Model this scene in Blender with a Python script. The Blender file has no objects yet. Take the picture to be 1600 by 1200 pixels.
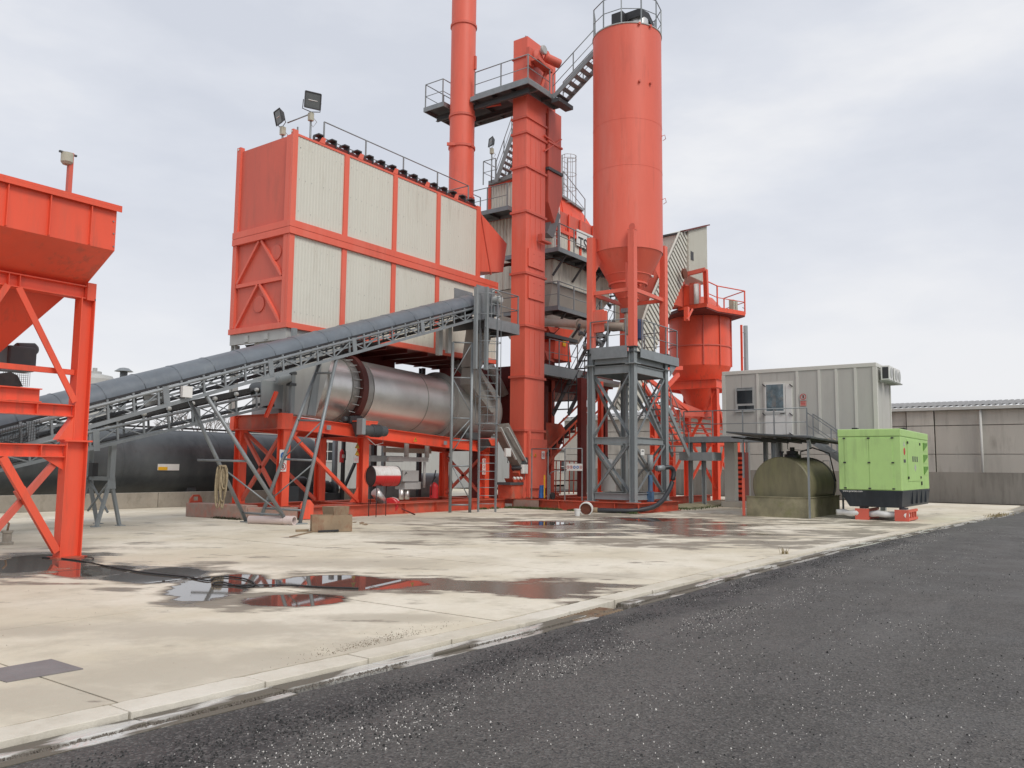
import bpy, math, random
from mathutils import Vector, Matrix, Quaternion, noise
random.seed(7)
S = bpy.context.scene
COL = S.collection
# ------------------------------------------------------------------ camera
CAM = Vector((0, 0, 1.6))
F = 1290.0
def _axes():
    v1 = Vector((942, 139, F)); v2 = Vector((-1784, 112, F))
    x = v1.normalized(); y = (v2 - x*v2.dot(x)).normalized(); z = x.cross(y)
    return x, y, z
AX = _axes()                      # world axes written in camera space (x right, y down, z forward)
def c2w(c): return Vector((AX[0].dot(c), AX[1].dot(c), AX[2].dot(c)))
right, down, fwd = c2w(Vector((1,0,0))), c2w(Vector((0,1,0))), c2w(Vector((0,0,1)))
cd = bpy.data.cameras.new('camera'); cam = bpy.data.objects.new('camera', cd); COL.objects.link(cam)
m = Matrix((right, -down, -fwd)).transposed().to_4x4(); m.translation = CAM
cam.matrix_world = m
cd.sensor_width = 36; cd.lens = 36*F/1600; cd.clip_end = 2000; cd.clip_start = .1
S.camera = cam
S.render.resolution_x = 1024; S.render.resolution_y = 768
# ------------------------------------------------------------------ light
W = bpy.data.worlds.new('World'); S.world = W; W.use_nodes = True
nt = W.node_tree; nt.nodes.clear()
def wn(t, **k):
    n = nt.nodes.new(t)
    for a, b in k.items(): setattr(n, a, b)
    return n
out = wn('ShaderNodeOutputWorld'); bg = wn('ShaderNodeBackground')
sky = wn('ShaderNodeTexSky', sky_type='NISHITA', sun_disc=False)
SUN_EL = math.radians(46); SUN_AZ = math.atan2(-1.0, -0.35)      # direction the sun stands in, in the XY plane
sky.sun_elevation = SUN_EL; sky.sun_rotation = math.pi/2 - SUN_AZ
geo = wn('ShaderNodeTexCoord'); mp = wn('ShaderNodeMapping'); mp.inputs['Scale'].default_value = (1.3, 1.3, 3.6)
n1 = wn('ShaderNodeTexNoise'); n1.inputs['Scale'].default_value = 1.6; n1.inputs['Detail'].default_value = 6; n1.inputs['Roughness'].default_value = .55
cr = wn('ShaderNodeValToRGB')
cr.color_ramp.elements[0].position = .36; cr.color_ramp.elements[0].color = (.555,.58,.64,1)
cr.color_ramp.elements[1].position = .64; cr.color_ramp.elements[1].color = (.73,.735,.755,1)
e = cr.color_ramp.elements.new(.5); e.color = (.625,.645,.695,1)
sep = wn('ShaderNodeSeparateXYZ')
gr = wn('ShaderNodeMapRange'); gr.inputs['From Min'].default_value = 0; gr.inputs['From Max'].default_value = .32
gr.inputs['To Min'].default_value = .85; gr.inputs['To Max'].default_value = 0
mixh = wn('ShaderNodeMix', data_type='RGBA'); mixh.inputs['B'].default_value = (.71,.705,.72,1)
mul = wn('ShaderNodeMix', data_type='RGBA', blend_type='MIX'); mul.inputs['Factor'].default_value = .93
scl = wn('ShaderNodeMix', data_type='RGBA', blend_type='MULTIPLY'); scl.inputs['Factor'].default_value = 1; scl.inputs['B'].default_value = (.10,.10,.10,1)
L = nt.links.new
L(geo.outputs['Generated'], mp.inputs['Vector']); L(mp.outputs[0], n1.inputs['Vector']); L(n1.outputs['Fac'], cr.inputs[0])
L(geo.outputs['Generated'], sep.inputs[0]); L(sep.outputs['Z'], gr.inputs['Value'])
L(gr.outputs[0], mixh.inputs['Factor']); L(cr.outputs[0], mixh.inputs['A'])
L(sky.outputs[0], scl.inputs['A']); L(scl.outputs['Result'], mul.inputs['A']); L(mixh.outputs['Result'], mul.inputs['B'])
L(mul.outputs['Result'], bg.inputs['Color']); bg.inputs['Strength'].default_value = 1.0
L(bg.outputs[0], out.inputs[0])
sd = bpy.data.lights.new('sun', 'SUN'); sd.energy = 1.5; sd.angle = math.radians(22); sd.color = (1, .95, .87)
so = bpy.data.objects.new('sun', sd); COL.objects.link(so)
sv = Vector((math.cos(SUN_AZ)*math.cos(SUN_EL), math.sin(SUN_AZ)*math.cos(SUN_EL), math.sin(SUN_EL)))
so.rotation_euler = sv.to_track_quat('Z', 'Y').to_euler(); so.location = (0, -20, 30)
S.view_settings.view_transform = 'Standard'; S.view_settings.look = 'None'
S.view_settings.exposure = 0.30; S.view_settings.gamma = 1
S.render.engine = 'CYCLES'
# ------------------------------------------------------------------ helpers
def at(px, py, X=None, Y=None, Z=None):
    """the point of a real plane (X, Y or Z = constant, metres) that was measured at a photograph pixel"""
    d = c2w(Vector((px-800, py-600, F)))
    t = X/d.x if X is not None else (Y/d.y if Y is not None else (Z-CAM.z)/d.z)
    return CAM + d*t
def V(*a): return Vector(a)
class MB:
    def __init__(s): s.v = []; s.f = []; s.s = []
    def add(s, vs, fs, sm=False):
        o = len(s.v); s.v += [Vector(v) for v in vs]
        for f in fs: s.f.append([i+o for i in f]); s.s.append(sm)
        return s
    def hexa(s, p):      # 8 pts: bottom 4 ccw, top 4 ccw
        return s.add(p, [(3,2,1,0),(4,5,6,7),(0,1,5,4),(1,2,6,5),(2,3,7,6),(3,0,4,7)])
    def box(s, a, b):
        x0,x1 = sorted((a[0],b[0])); y0,y1 = sorted((a[1],b[1])); z0,z1 = sorted((a[2],b[2]))
        return s.hexa([(x0,y0,z0),(x1,y0,z0),(x1,y1,z0),(x0,y1,z0),(x0,y0,z1),(x1,y0,z1),(x1,y1,z1),(x0,y1,z1)])
    def frame(s, a, b, up):
        a = Vector(a); b = Vector(b); d = (b-a).normalized(); up = Vector(up)
        if abs(d.dot(up.normalized())) > .98: up = Vector((1,0,0)) if abs(d.x) < .9 else Vector((0,1,0))
        sd = d.cross(up).normalized(); u = sd.cross(d).normalized()
        return a, b, sd, u
    def bar(s, a, b, w, h, up=(0,0,1), ou=0, os=0):
        a, b, sd, u = s.frame(a, b, up); a = a+u*ou+sd*os; b = b+u*ou+sd*os
        p = []
        for q in (a, b):
            p += [q-sd*w/2-u*h/2, q+sd*w/2-u*h/2, q+sd*w/2+u*h/2, q-sd*w/2+u*h/2]
        return s.add(p, [(0,1,2,3)[::-1],(4,5,6,7),(0,1,5,4),(1,2,6,5),(2,3,7,6),(3,0,4,7)])
    def ibar(s, a, b, w, h, up=(0,0,1), t=.014):     # I section: flanges top and bottom along up
        s.bar(a, b, w, t, up, ou=h/2-t/2); s.bar(a, b, w, t, up, ou=-h/2+t/2)
        return s.bar(a, b, t, h-2*t, up)
    def angle(s, a, b, w, h, up=(0,0,1), t=.012):
        s.bar(a, b, w, t, up, ou=-h/2+t/2); return s.bar(a, b, t, h-t, up, ou=t/2, os=w/2-t/2)
    def tube(s, a, b, r, n=10, r2=None, cap=True):
        a, b, sd, u = s.frame(a, b, (0,0,1)); r2 = r if r2 is None else r2
        A = [a+(sd*math.cos(k*2*math.pi/n)+u*math.sin(k*2*math.pi/n))*r for k in range(n)]
        B = [b+(sd*math.cos(k*2*math.pi/n)+u*math.sin(k*2*math.pi/n))*r2 for k in range(n)]
        s.add(A+B, [(k,(k+1)%n,n+(k+1)%n,n+k) for k in range(n)], True)
        if cap:
            o = len(s.v)-2*n
            s.f.append([o+k for k in range(n)][::-1]); s.s.append(False)
            s.f.append([o+n+k for k in range(n)]); s.s.append(False)
        return s
    def poly(s, pts, r, n=8):
        pts = [Vector(p) for p in pts]
        rings = []
        for i, p in enumerate(pts):
            d = ((pts[min(i+1,len(pts)-1)]-p).normalized()+(p-pts[max(i-1,0)]).normalized()).normalized()
            up = Vector((0,0,1)) if abs(d.z) < .9 else Vector((1,0,0))
            sd = d.cross(up).normalized(); u = sd.cross(d).normalized()
            rings.append([p+(sd*math.cos(k*2*math.pi/n)+u*math.sin(k*2*math.pi/n))*r for k in range(n)])
        vs = [v for g in rings for v in g]; fs = []
        for i in range(len(pts)-1):
            for k in range(n): fs.append((i*n+k, i*n+(k+1)%n, (i+1)*n+(k+1)%n, (i+1)*n+k))
        s.add(vs, fs, True)
        o = len(s.v)-len(vs)
        s.f.append([o+k for k in range(n)][::-1]); s.s.append(False)
        s.f.append([o+len(vs)-n+k for k in range(n)]); s.s.append(False)
        return s
    def lathe(s, c, prof, n=40, axis=(0,0,1), cap=True, a0=0, a1=2*math.pi):
        c = Vector(c); ax = Vector(axis).normalized()
        sd = ax.cross(Vector((0,0,1))) if abs(ax.z) < .9 else Vector((1,0,0)); sd.normalize(); u = ax.cross(sd).normalized()
        full = abs(a1-a0-2*math.pi) < 1e-6; m = n if full else n+1
        vs = []; fs = []
        for r, h in prof:
            for k in range(m):
                t = a0+(a1-a0)*k/n; vs.append(c+ax*h+(sd*math.cos(t)+u*math.sin(t))*r)
        for i in range(len(prof)-1):
            for k in range(n):
                k2 = (k+1) % m
                fs.append((i*m+k, i*m+k2, (i+1)*m+k2, (i+1)*m+k))
        # split profile where it kinks so that edges stay crisp
        o0 = len(s.v)
        for i in range(len(prof)-1):
            seg = vs[i*m:(i+1)*m]+vs[(i+1)*m:(i+2)*m]
            s.add(seg, [(k,(k+1)%m,m+(k+1)%m,m+k) for k in range(n)], True)
        if cap and full:
            if prof[0][0] > 1e-4: s.add(vs[:m], [tuple(range(m))[::-1]])
            if prof[-1][0] > 1e-4: s.add(vs[-m:], [tuple(range(m))])
        return s
    def prism(s, pts, off):      # polygon pts extruded by vector off
        n = len(pts); off = Vector(off); P = [Vector(p) for p in pts]
        s.add(P+[p+off for p in P], [tuple(range(n))[::-1], tuple(range(n,2*n))]+[(k,(k+1)%n,n+(k+1)%n,n+k) for k in range(n)])
        return s
    def corr(s, o, u, v, nrm, pitch=.1, dep=.02, duty=.5):
        """trapezoid sheet from corner o along u; ribs run along v"""
        o=Vector(o); u=Vector(u); v=Vector(v); nrm=Vector(nrm).normalized(); Lu=u.length; ud=u.normalized()
        k = max(1, int(round(Lu/pitch))); p = Lu/k; pr = []
        for i in range(k):
            x = i*p; pr += [(x,0),(x+p*(.5-duty/2)*.6,0),(x+p*(.5-duty/2)*1.2,dep),(x+p*(.5+duty/2),dep),(x+p*(.5+duty/2)+p*.1,0)]
        pr.append((Lu,0))
        vs = []
        for x, d in pr: vs += [o+ud*x+nrm*d, o+ud*x+nrm*d+v]
        s.add(vs, [(2*i,2*i+2,2*i+3,2*i+1) for i in range(len(pr)-1)])
        return s
    def build(s, name, mat, parent=None, bevel=0):
        me = bpy.data.meshes.new(name)
        off = root_of(parent) if parent else Vector((0,0,0))
        if parent is None and s.v:
            lo = Vector((min(v.x for v in s.v), min(v.y for v in s.v), min(v.z for v in s.v)))
            hi = Vector((max(v.x for v in s.v), max(v.y for v in s.v), max(v.z for v in s.v)))
            off = Vector(((lo.x+hi.x)/2, (lo.y+hi.y)/2, lo.z))
        me.from_pydata([v-off for v in s.v], [], s.f)
        me.polygons.foreach_set('use_smooth', s.s)
        me.materials.append(mat); me.update()
        ob = bpy.data.objects.new(name, me); COL.objects.link(ob)
        if parent: ob.parent = parent
        else: ob.location = off
        if bevel:
            b = ob.modifiers.new('bevel', 'BEVEL'); b.width = bevel; b.segments = 2; b.limit_method = 'ANGLE'
        return ob
def root_of(o):
    p = Vector((0,0,0))
    while o: p += o.location; o = o.parent
    return p
def tag(o, label=None, cat=None, group=None, kind=None):
    if label: o['label'] = label
    if cat: o['category'] = cat
    if group: o['group'] = group
    if kind: o['kind'] = kind
    return o
def thing(name, loc, label, cat, group=None):
    o = bpy.data.objects.new(name, None); COL.objects.link(o); o.location = loc
    o.empty_display_size = .2
    return tag(o, label, cat, group)
def copy_tree(o, parent=None):
    c = o.copy(); COL.objects.link(c)
    if parent: c.parent = parent
    for ch in list(o.children): copy_tree(ch, c)
    return c
def box(name, a, b, mat, parent=None, bevel=0): return MB().box(a,b).build(name, mat, parent, bevel)
def text(name, body, size, mat, parent, origin, xdir, zdir, thick=.004):
    cu = bpy.data.curves.new('t', 'FONT'); cu.body = body; cu.size = size; cu.extrude = thick; cu.offset = .012*size; cu.align_x = 'CENTER'; cu.align_y = 'CENTER'
    ob = bpy.data.objects.new('t', cu); COL.objects.link(ob); bpy.context.view_layer.update()
    me = bpy.data.meshes.new_from_object(ob.evaluated_get(bpy.context.evaluated_depsgraph_get()))
    bpy.data.objects.remove(ob)
    x = Vector(xdir).normalized(); z = Vector(zdir).normalized(); n = x.cross(z)
    M = Matrix((x, z, n)).transposed().to_4x4(); off = root_of(parent)
    M.translation = Vector(origin)-off; me.transform(M)
    me.materials.clear(); me.materials.append(mat)
    o = bpy.data.objects.new(name, me); COL.objects.link(o); o.parent = parent
    return o
# ------------------------------------------------------------------ materials
def lin(r, g, b): return tuple(((c/255)/12.92 if c/255 < .04045 else ((c/255+.055)/1.055)**2.4) for c in (r,g,b))+(1,)
def mat(name, col, rough=.5, metal=0, var=.12, scale=1.5, dirt=None, dirt_amt=.35, dirt_scale=1.2, bump=.0, bscale=30, streak=False, spec=.5, rvar=.1, grime=None):
    M = bpy.data.materials.new(name); M.use_nodes = True; t = M.node_tree; n = t.nodes; l = t.links.new
    b = n['Principled BSDF']; b.inputs['Metallic'].default_value = metal; b.inputs['Specular IOR Level'].default_value = spec
    g = n.new('ShaderNodeNewGeometry')
    mp = n.new('ShaderNodeMapping'); mp.inputs['Scale'].default_value = (scale, scale, scale*(.25 if streak else 1))
    l(g.outputs['Position'], mp.inputs['Vector'])
    a = n.new('ShaderNodeTexNoise'); a.inputs['Scale'].default_value = 1; a.inputs['Detail'].default_value = 7; a.inputs['Roughness'].default_value = .62
    l(mp.outputs[0], a.inputs['Vector'])
    mr = n.new('ShaderNodeMapRange'); mr.inputs['From Min'].default_value = .3; mr.inputs['From Max'].default_value = .7
    mr.inputs['To Min'].default_value = 1-var; mr.inputs['To Max'].default_value = 1+var
    l(a.outputs['Fac'], mr.inputs['Value'])
    vm = n.new('ShaderNodeVectorMath'); vm.operation = 'SCALE'; vm.inputs[0].default_value = col[:3]; l(mr.outputs[0], vm.inputs['Scale'])
    src = vm.outputs[0]
    if dirt:
        mp2 = n.new('ShaderNodeMapping'); mp2.inputs['Scale'].default_value = (dirt_scale*3, dirt_scale*3, dirt_scale*(.5 if streak else 2)); mp2.inputs['Location'].default_value = (3,7,1)
        l(g.outputs['Position'], mp2.inputs['Vector'])
        d = n.new('ShaderNodeTexNoise'); d.inputs['Scale'].default_value = 1; d.inputs['Detail'].default_value = 8; d.inputs['Roughness'].default_value = .7
        l(mp2.outputs[0], d.inputs['Vector'])
        r2 = n.new('ShaderNodeMapRange'); r2.inputs['From Min'].default_value = .5; r2.inputs['From Max'].default_value = .78; r2.inputs['To Max'].default_value = dirt_amt
        l(d.outputs['Fac'], r2.inputs['Value'])
        mx = n.new('ShaderNodeMix'); mx.data_type = 'RGBA'; mx.inputs['B'].default_value = dirt
        l(r2.outputs[0], mx.inputs['Factor']); l(src, mx.inputs['A']); src = mx.outputs['Result']
    if grime:
        gcol, gamt, gsc, lo, hi = grime
        mp3 = n.new('ShaderNodeMapping'); mp3.inputs['Scale'].default_value = (gsc, gsc, gsc*.09); mp3.inputs['Location'].default_value = (11,3,5)
        l(g.outputs['Position'], mp3.inputs['Vector'])
        d3 = n.new('ShaderNodeTexNoise'); d3.inputs['Scale'].default_value = 1; d3.inputs['Detail'].default_value = 6; d3.inputs['Roughness'].default_value = .65
        l(mp3.outputs[0], d3.inputs['Vector'])
        d4 = n.new('ShaderNodeTexNoise'); d4.inputs['Scale'].default_value = .8; d4.inputs['Detail'].default_value = 4; l(g.outputs['Position'], d4.inputs['Vector'])
        ad = n.new('ShaderNodeMath'); ad.operation = 'MULTIPLY_ADD'; ad.inputs[1].default_value = .6; l(d4.outputs['Fac'], ad.inputs[0]); l(d3.outputs['Fac'], ad.inputs[2])
        r3 = n.new('ShaderNodeMapRange'); r3.inputs['From Min'].default_value = lo; r3.inputs['From Max'].default_value = hi; r3.inputs['To Max'].default_value = gamt
        l(ad.outputs[0], r3.inputs['Value'])
        mx3 = n.new('ShaderNodeMix'); mx3.data_type = 'RGBA'; mx3.inputs['B'].default_value = gcol
        l(r3.outputs[0], mx3.inputs['Factor']); l(src, mx3.inputs['A']); src = mx3.outputs['Result']
    l(src, b.inputs['Base Color'])
    rr = n.new('ShaderNodeMapRange'); rr.inputs['To Min'].default_value = max(.02, rough-rvar); rr.inputs['To Max'].default_value = min(1, rough+rvar)
    l(a.outputs['Fac'], rr.inputs['Value']); l(rr.outputs[0], b.inputs['Roughness'])
    if bump:
        bn = n.new('ShaderNodeTexNoise'); bn.inputs['Scale'].default_value = bscale; bn.inputs['Detail'].default_value = 4
        l(g.outputs['Position'], bn.inputs['Vector'])
        bp = n.new('ShaderNodeBump'); bp.inputs['Strength'].default_value = bump; bp.inputs['Distance'].default_value = .02
        l(bn.outputs['Fac'], bp.inputs['Height']); l(bp.outputs[0], b.inputs['Normal'])
    return M
ORANGE = (.80, .098, .046, 1)
M = {}
M['orange'] = mat('orange_paint', ORANGE, .45, var=.09, scale=1.2, dirt=(.50,.12,.075,1), dirt_amt=.4, streak=True, grime=((.20,.09,.06,1),.55,7,.86,1.15), bump=.06, bscale=3)
M['orange_glare_faded'] = mat('sky_glare_and_faded_orange_paint', (.74,.135,.085,1), .48, var=.08, scale=.5, dirt=(.74,.26,.20,1), dirt_amt=.45, dirt_scale=.35, streak=True, grime=((.36,.085,.055,1),.35,6,.86,1.15), bump=.06, bscale=2)  # base orange paled to paint in sky glare; patches and streaks are fading and grime
M['orange_dull'] = mat('weathered_orange_paint', (.62,.12,.08,1), .55, var=.10, scale=.7, dirt=(.30,.10,.07,1), dirt_amt=.45, streak=True)
M['orange_dirty'] = mat('dirty_orange_base_paint', (.52,.085,.045,1), .6, var=.2, scale=2.2, dirt=(.20,.16,.12,1), dirt_amt=.85, dirt_scale=.9)
M['dust_concrete'] = mat('paint_worn_concrete', (.34,.24,.20,1), .85, var=.2, scale=2.2, dirt=(.55,.10,.06,1), dirt_amt=.7, bump=.3)
M['cream'] = mat('cream_sheet', (.62,.615,.545,1), .5, var=.025, scale=.8, dirt=(.52,.50,.42,1), dirt_amt=.3, streak=True, grime=((.33,.29,.22,1),.45,6,.88,1.2))
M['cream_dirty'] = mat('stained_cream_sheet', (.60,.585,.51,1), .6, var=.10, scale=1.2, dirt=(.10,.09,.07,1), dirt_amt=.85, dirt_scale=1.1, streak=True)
M['galv'] = mat('galvanised_steel', (.25,.272,.285,1), .5, metal=.35, var=.14, scale=2.5, dirt=(.16,.17,.17,1), dirt_amt=.5)
M['greypaint'] = mat('grey_paint', (.25,.275,.285,1), .5, var=.1, scale=1.5, dirt=(.10,.10,.10,1), dirt_amt=.4, streak=True)
M['greydark'] = mat('dark_grey_steel', (.065,.072,.078,1), .55, var=.15, scale=2, dirt=(.12,.11,.10,1), dirt_amt=.4)
M['lightgrey'] = mat('light_grey_paint', (.42,.43,.42,1), .5, var=.06, scale=1.5, dirt=(.25,.24,.22,1), dirt_amt=.4, streak=True)
M['cover'] = mat('conveyor_cover_sheet', (.14,.162,.185,1), .42, metal=.25, var=.16, scale=1.2, dirt=(.24,.26,.27,1), dirt_amt=.4)
M['black'] = mat('black_rubber', (.022,.022,.023,1), .65, var=.2, scale=4, dirt=(.08,.075,.07,1), dirt_amt=.4)
M['blacksteel'] = mat('black_steel', (.03,.03,.033,1), .5, var=.2, scale=2)
M['steel'] = mat('brushed_steel', (.74,.73,.71,1), .38, metal=.82, var=.08, scale=1.1, dirt=(.52,.49,.45,1), dirt_amt=.4, dirt_scale=.5, bump=.22, bscale=1.3, rvar=.10)
M['band'] = mat('dull_steel_band', (.36,.35,.33,1), .5, metal=.7, var=.12, scale=2)
M['ringred'] = mat('dark_red_ring', (.09,.022,.018,1), .6, var=.2, scale=3)
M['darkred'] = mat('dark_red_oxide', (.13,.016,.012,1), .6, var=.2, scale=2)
M['white'] = mat('white_paint', (.70,.70,.68,1), .45, var=.04, scale=2, dirt=(.45,.43,.4,1), dirt_amt=.3)
M['red'] = mat('signal_red', (.55,.025,.03,1), .4, var=.1, scale=3)
M['yellow'] = mat('signal_yellow', (.75,.42,.02,1), .5, var=.08, scale=5)
M['blue'] = mat('signal_blue', (.03,.14,.42,1), .5, var=.1, scale=5)
M['pumpblue'] = mat('faded_blue', (.06,.13,.24,1), .5, var=.2, scale=5, dirt=(.15,.14,.13,1), dirt_amt=.6)
M['hood'] = mat('grey_hood_paint', (.27,.265,.25,1), .5, var=.1, scale=2, dirt=(.17,.15,.13,1), dirt_amt=.5, streak=True)
M['chute'] = mat('dusty_chute_steel', (.20,.185,.165,1), .6, var=.15, scale=3, dirt=(.10,.085,.07,1), dirt_amt=.6)
M['navyblue'] = mat('dark_navy', (.015,.03,.09,1), .4, var=.1)
M['glass'] = mat('dark_window_glass', (.025,.03,.035,1), .08, var=.2, scale=1, spec=.8)
M['curtain'] = mat('patterned_door_glass', (.12,.17,.20,1), .25, var=.5, scale=4, dirt=(.30,.22,.16,1), dirt_amt=.8)
M['green'] = mat('lime_green_paint', (.42,.64,.23,1), .42, var=.04, scale=1.5, dirt=(.34,.48,.22,1), dirt_amt=.4, grime=((.22,.30,.14,1),.5,7,.84,1.15), bump=.04, bscale=4)
M['navy'] = mat('blue_black_base_paint', (.022,.03,.04,1), .45, var=.2, scale=2, dirt=(.08,.09,.10,1), dirt_amt=.5, streak=True)
M['mosssteel'] = mat('mossy_olive_steel', (.19,.175,.105,1), .6, var=.3, scale=1.6, dirt=(.29,.29,.13,1), dirt_amt=.8, dirt_scale=.7, streak=True)
M['mossbasin'] = mat('mossy_steel_basin', (.25,.23,.15,1), .8, var=.3, scale=2, dirt=(.15,.165,.06,1), dirt_amt=.9, dirt_scale=.8, bump=.3)
M['tankblack'] = mat('bitumen_tank_sheet', (.085,.097,.104,1), .42, var=.4, scale=.35, dirt=(.17,.185,.19,1), dirt_amt=.6, dirt_scale=.3, metal=.3, grime=((.035,.04,.045,1),.6,1.5,.82,1.1))
M['concretewall'] = mat('concrete_wall', (.48,.455,.405,1), .9, var=.12, scale=.5, dirt=(.28,.265,.245,1), dirt_amt=.6, dirt_scale=.35, streak=True, bump=.25, grime=((.22,.20,.17,1),.6,3,.84,1.1))
M['wallstained'] = mat('stained_concrete_wall', (.215,.205,.185,1), .9, var=.22, scale=.6, dirt=(.12,.115,.10,1), dirt_amt=.8, dirt_scale=.5, streak=True, bump=.3, grime=((.10,.09,.08,1),.7,3,.8,1.1))
M['lowwall'] = mat('low_wall_concrete', (.32,.295,.25,1), .9, var=.18, scale=1, dirt=(.16,.145,.11,1), dirt_amt=.7, bump=.3)
M['roofcement'] = mat('fibre_cement_roof', (.27,.27,.27,1), .9, var=.15, scale=1)
M['gutter'] = mat('pale_gutter_sheet', (.50,.50,.47,1), .5, var=.05, scale=1)
M['rust'] = mat('rusty_galvanised_plate', (.27,.20,.13,1), .75, var=.2, scale=2, dirt=(.20,.05,.02,1), dirt_amt=1.0, dirt_scale=.8)
M['rustdark'] = mat('dark_rust', (.15,.05,.03,1), .8, var=.3, scale=8)
M['pvc'] = mat('pale_pink_plastic_pipe', (.62,.52,.50,1), .4, var=.04, scale=3)
M['rope'] = mat('tan_rope', (.30,.245,.16,1), .9, var=.3, scale=14, bump=.5)
M['beige'] = mat('beige_pipe_paint', (.40,.35,.29,1), .5, var=.08, scale=2, dirt=(.25,.2,.16,1), dirt_amt=.4)
M['panelgrey'] = mat('cabin_panel', (.47,.465,.435,1), .5, var=.025, scale=.8, dirt=(.36,.35,.32,1), dirt_amt=.45, streak=True, grime=((.30,.28,.25,1),.22,8,.88,1.2))
M['trim'] = mat('cabin_trim', (.60,.595,.55,1), .45, var=.03, scale=1.5)
M['bark'] = mat('bare_twigs', (.17,.14,.125,1), .95, var=.3, scale=6)
M['weed'] = mat('low_weeds', (.07,.095,.03,1), .9, var=.5, scale=9)
M['drygrass'] = mat('dry_grass', (.30,.24,.13,1), .9, var=.3, scale=9)
M['pebble'] = mat('white_gravel', (.62,.60,.57,1), .8, var=.2, scale=40)
M['darkstone'] = mat('dark_grit', (.03,.03,.03,1), .8, var=.3, scale=40)
M['rubber'] = mat('dark_hose', (.028,.03,.036,1), .45, var=.2, scale=5)
M['lampglass'] = mat('floodlight_glass', (.07,.075,.07,1), .12, var=.3, scale=5, spec=.8)
M['lamphousing'] = mat('aged_lamp_housing', (.45,.45,.36,1), .6, var=.1, scale=8)

# ground materials --------------------------------------------------------
def blobs_mask(t, g, blobs, power=None):
    n = t.nodes; l = t.links.new; prev = None
    for (px, py, hw, hh) in blobs:
        c = at(px, py, Z=0)
        rgt = (at(px+hw, py, Z=0)-at(px-hw, py, Z=0)); a = rgt.length/2
        dep = (at(px, py-hh, Z=0)-at(px, py+hh, Z=0)); b = dep.length/2
        mp = n.new('ShaderNodeMapping'); mp.vector_type = 'TEXTURE'
        mp.inputs['Location'].default_value = (c.x, c.y, 0)
        mp.inputs['Rotation'].default_value = (0, 0, math.atan2(rgt.y, rgt.x)); mp.inputs['Scale'].default_value = (a*1.5, b*1.5, 1e3)
        l(g, mp.inputs['Vector'])
        gt = n.new('ShaderNodeTexGradient'); gt.gradient_type = 'SPHERICAL'; l(mp.outputs[0], gt.inputs[0])
        if prev is None: prev = gt.outputs['Fac']
        else:
            mx = n.new('ShaderNodeMath'); mx.operation = 'MAXIMUM'; l(prev, mx.inputs[0]); l(gt.outputs['Fac'], mx.inputs[1]); prev = mx.outputs[0]
    return prev
WATER = [(515,907,85,9),(400,912,55,8),(345,914,70,20),(460,938,80,9),(560,912,110,9),(250,898,70,12),(350,907,50,10),
         (50,880,90,13),(150,892,60,8),(850,818,50,3),(1010,812,40,3)]
FILM = [(620,912,120,10),(720,915,130,10),(840,919,130,15),(880,820,110,7),(1020,814,110,7),(1090,822,90,5),(860,835,120,4),(1090,832,100,5),(50,882,110,20),(170,892,60,12),(280,900,60,10)]
SOFT = [(80,1090,160,34),(250,1050,200,36),(330,985,260,18),(600,1010,140,18),(420,1030,130,22),(90,850,90,8),(200,825,90,8),(560,880,200,8),(620,965,130,8),(930,900,90,6),(640,812,140,7),(500,1050,160,20),(700,835,160,8),(60,985,120,12)]
DAMP = [(500,910,200,24),(400,930,140,24),(740,918,280,22),(920,926,180,18),(60,880,160,34),(280,898,130,20),(880,824,260,16),(1060,820,200,18),(960,845,220,8),(1150,838,190,12),(780,832,160,7),
        (1200,852,120,8),(1300,815,90,8),(1120,808,90,12),(860,842,140,7),(1060,852,110,6),(1240,843,150,7),(1330,832,120,8),(1400,820,100,8),(680,848,120,4),(940,806,160,8),(760,812,120,6)]
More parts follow.
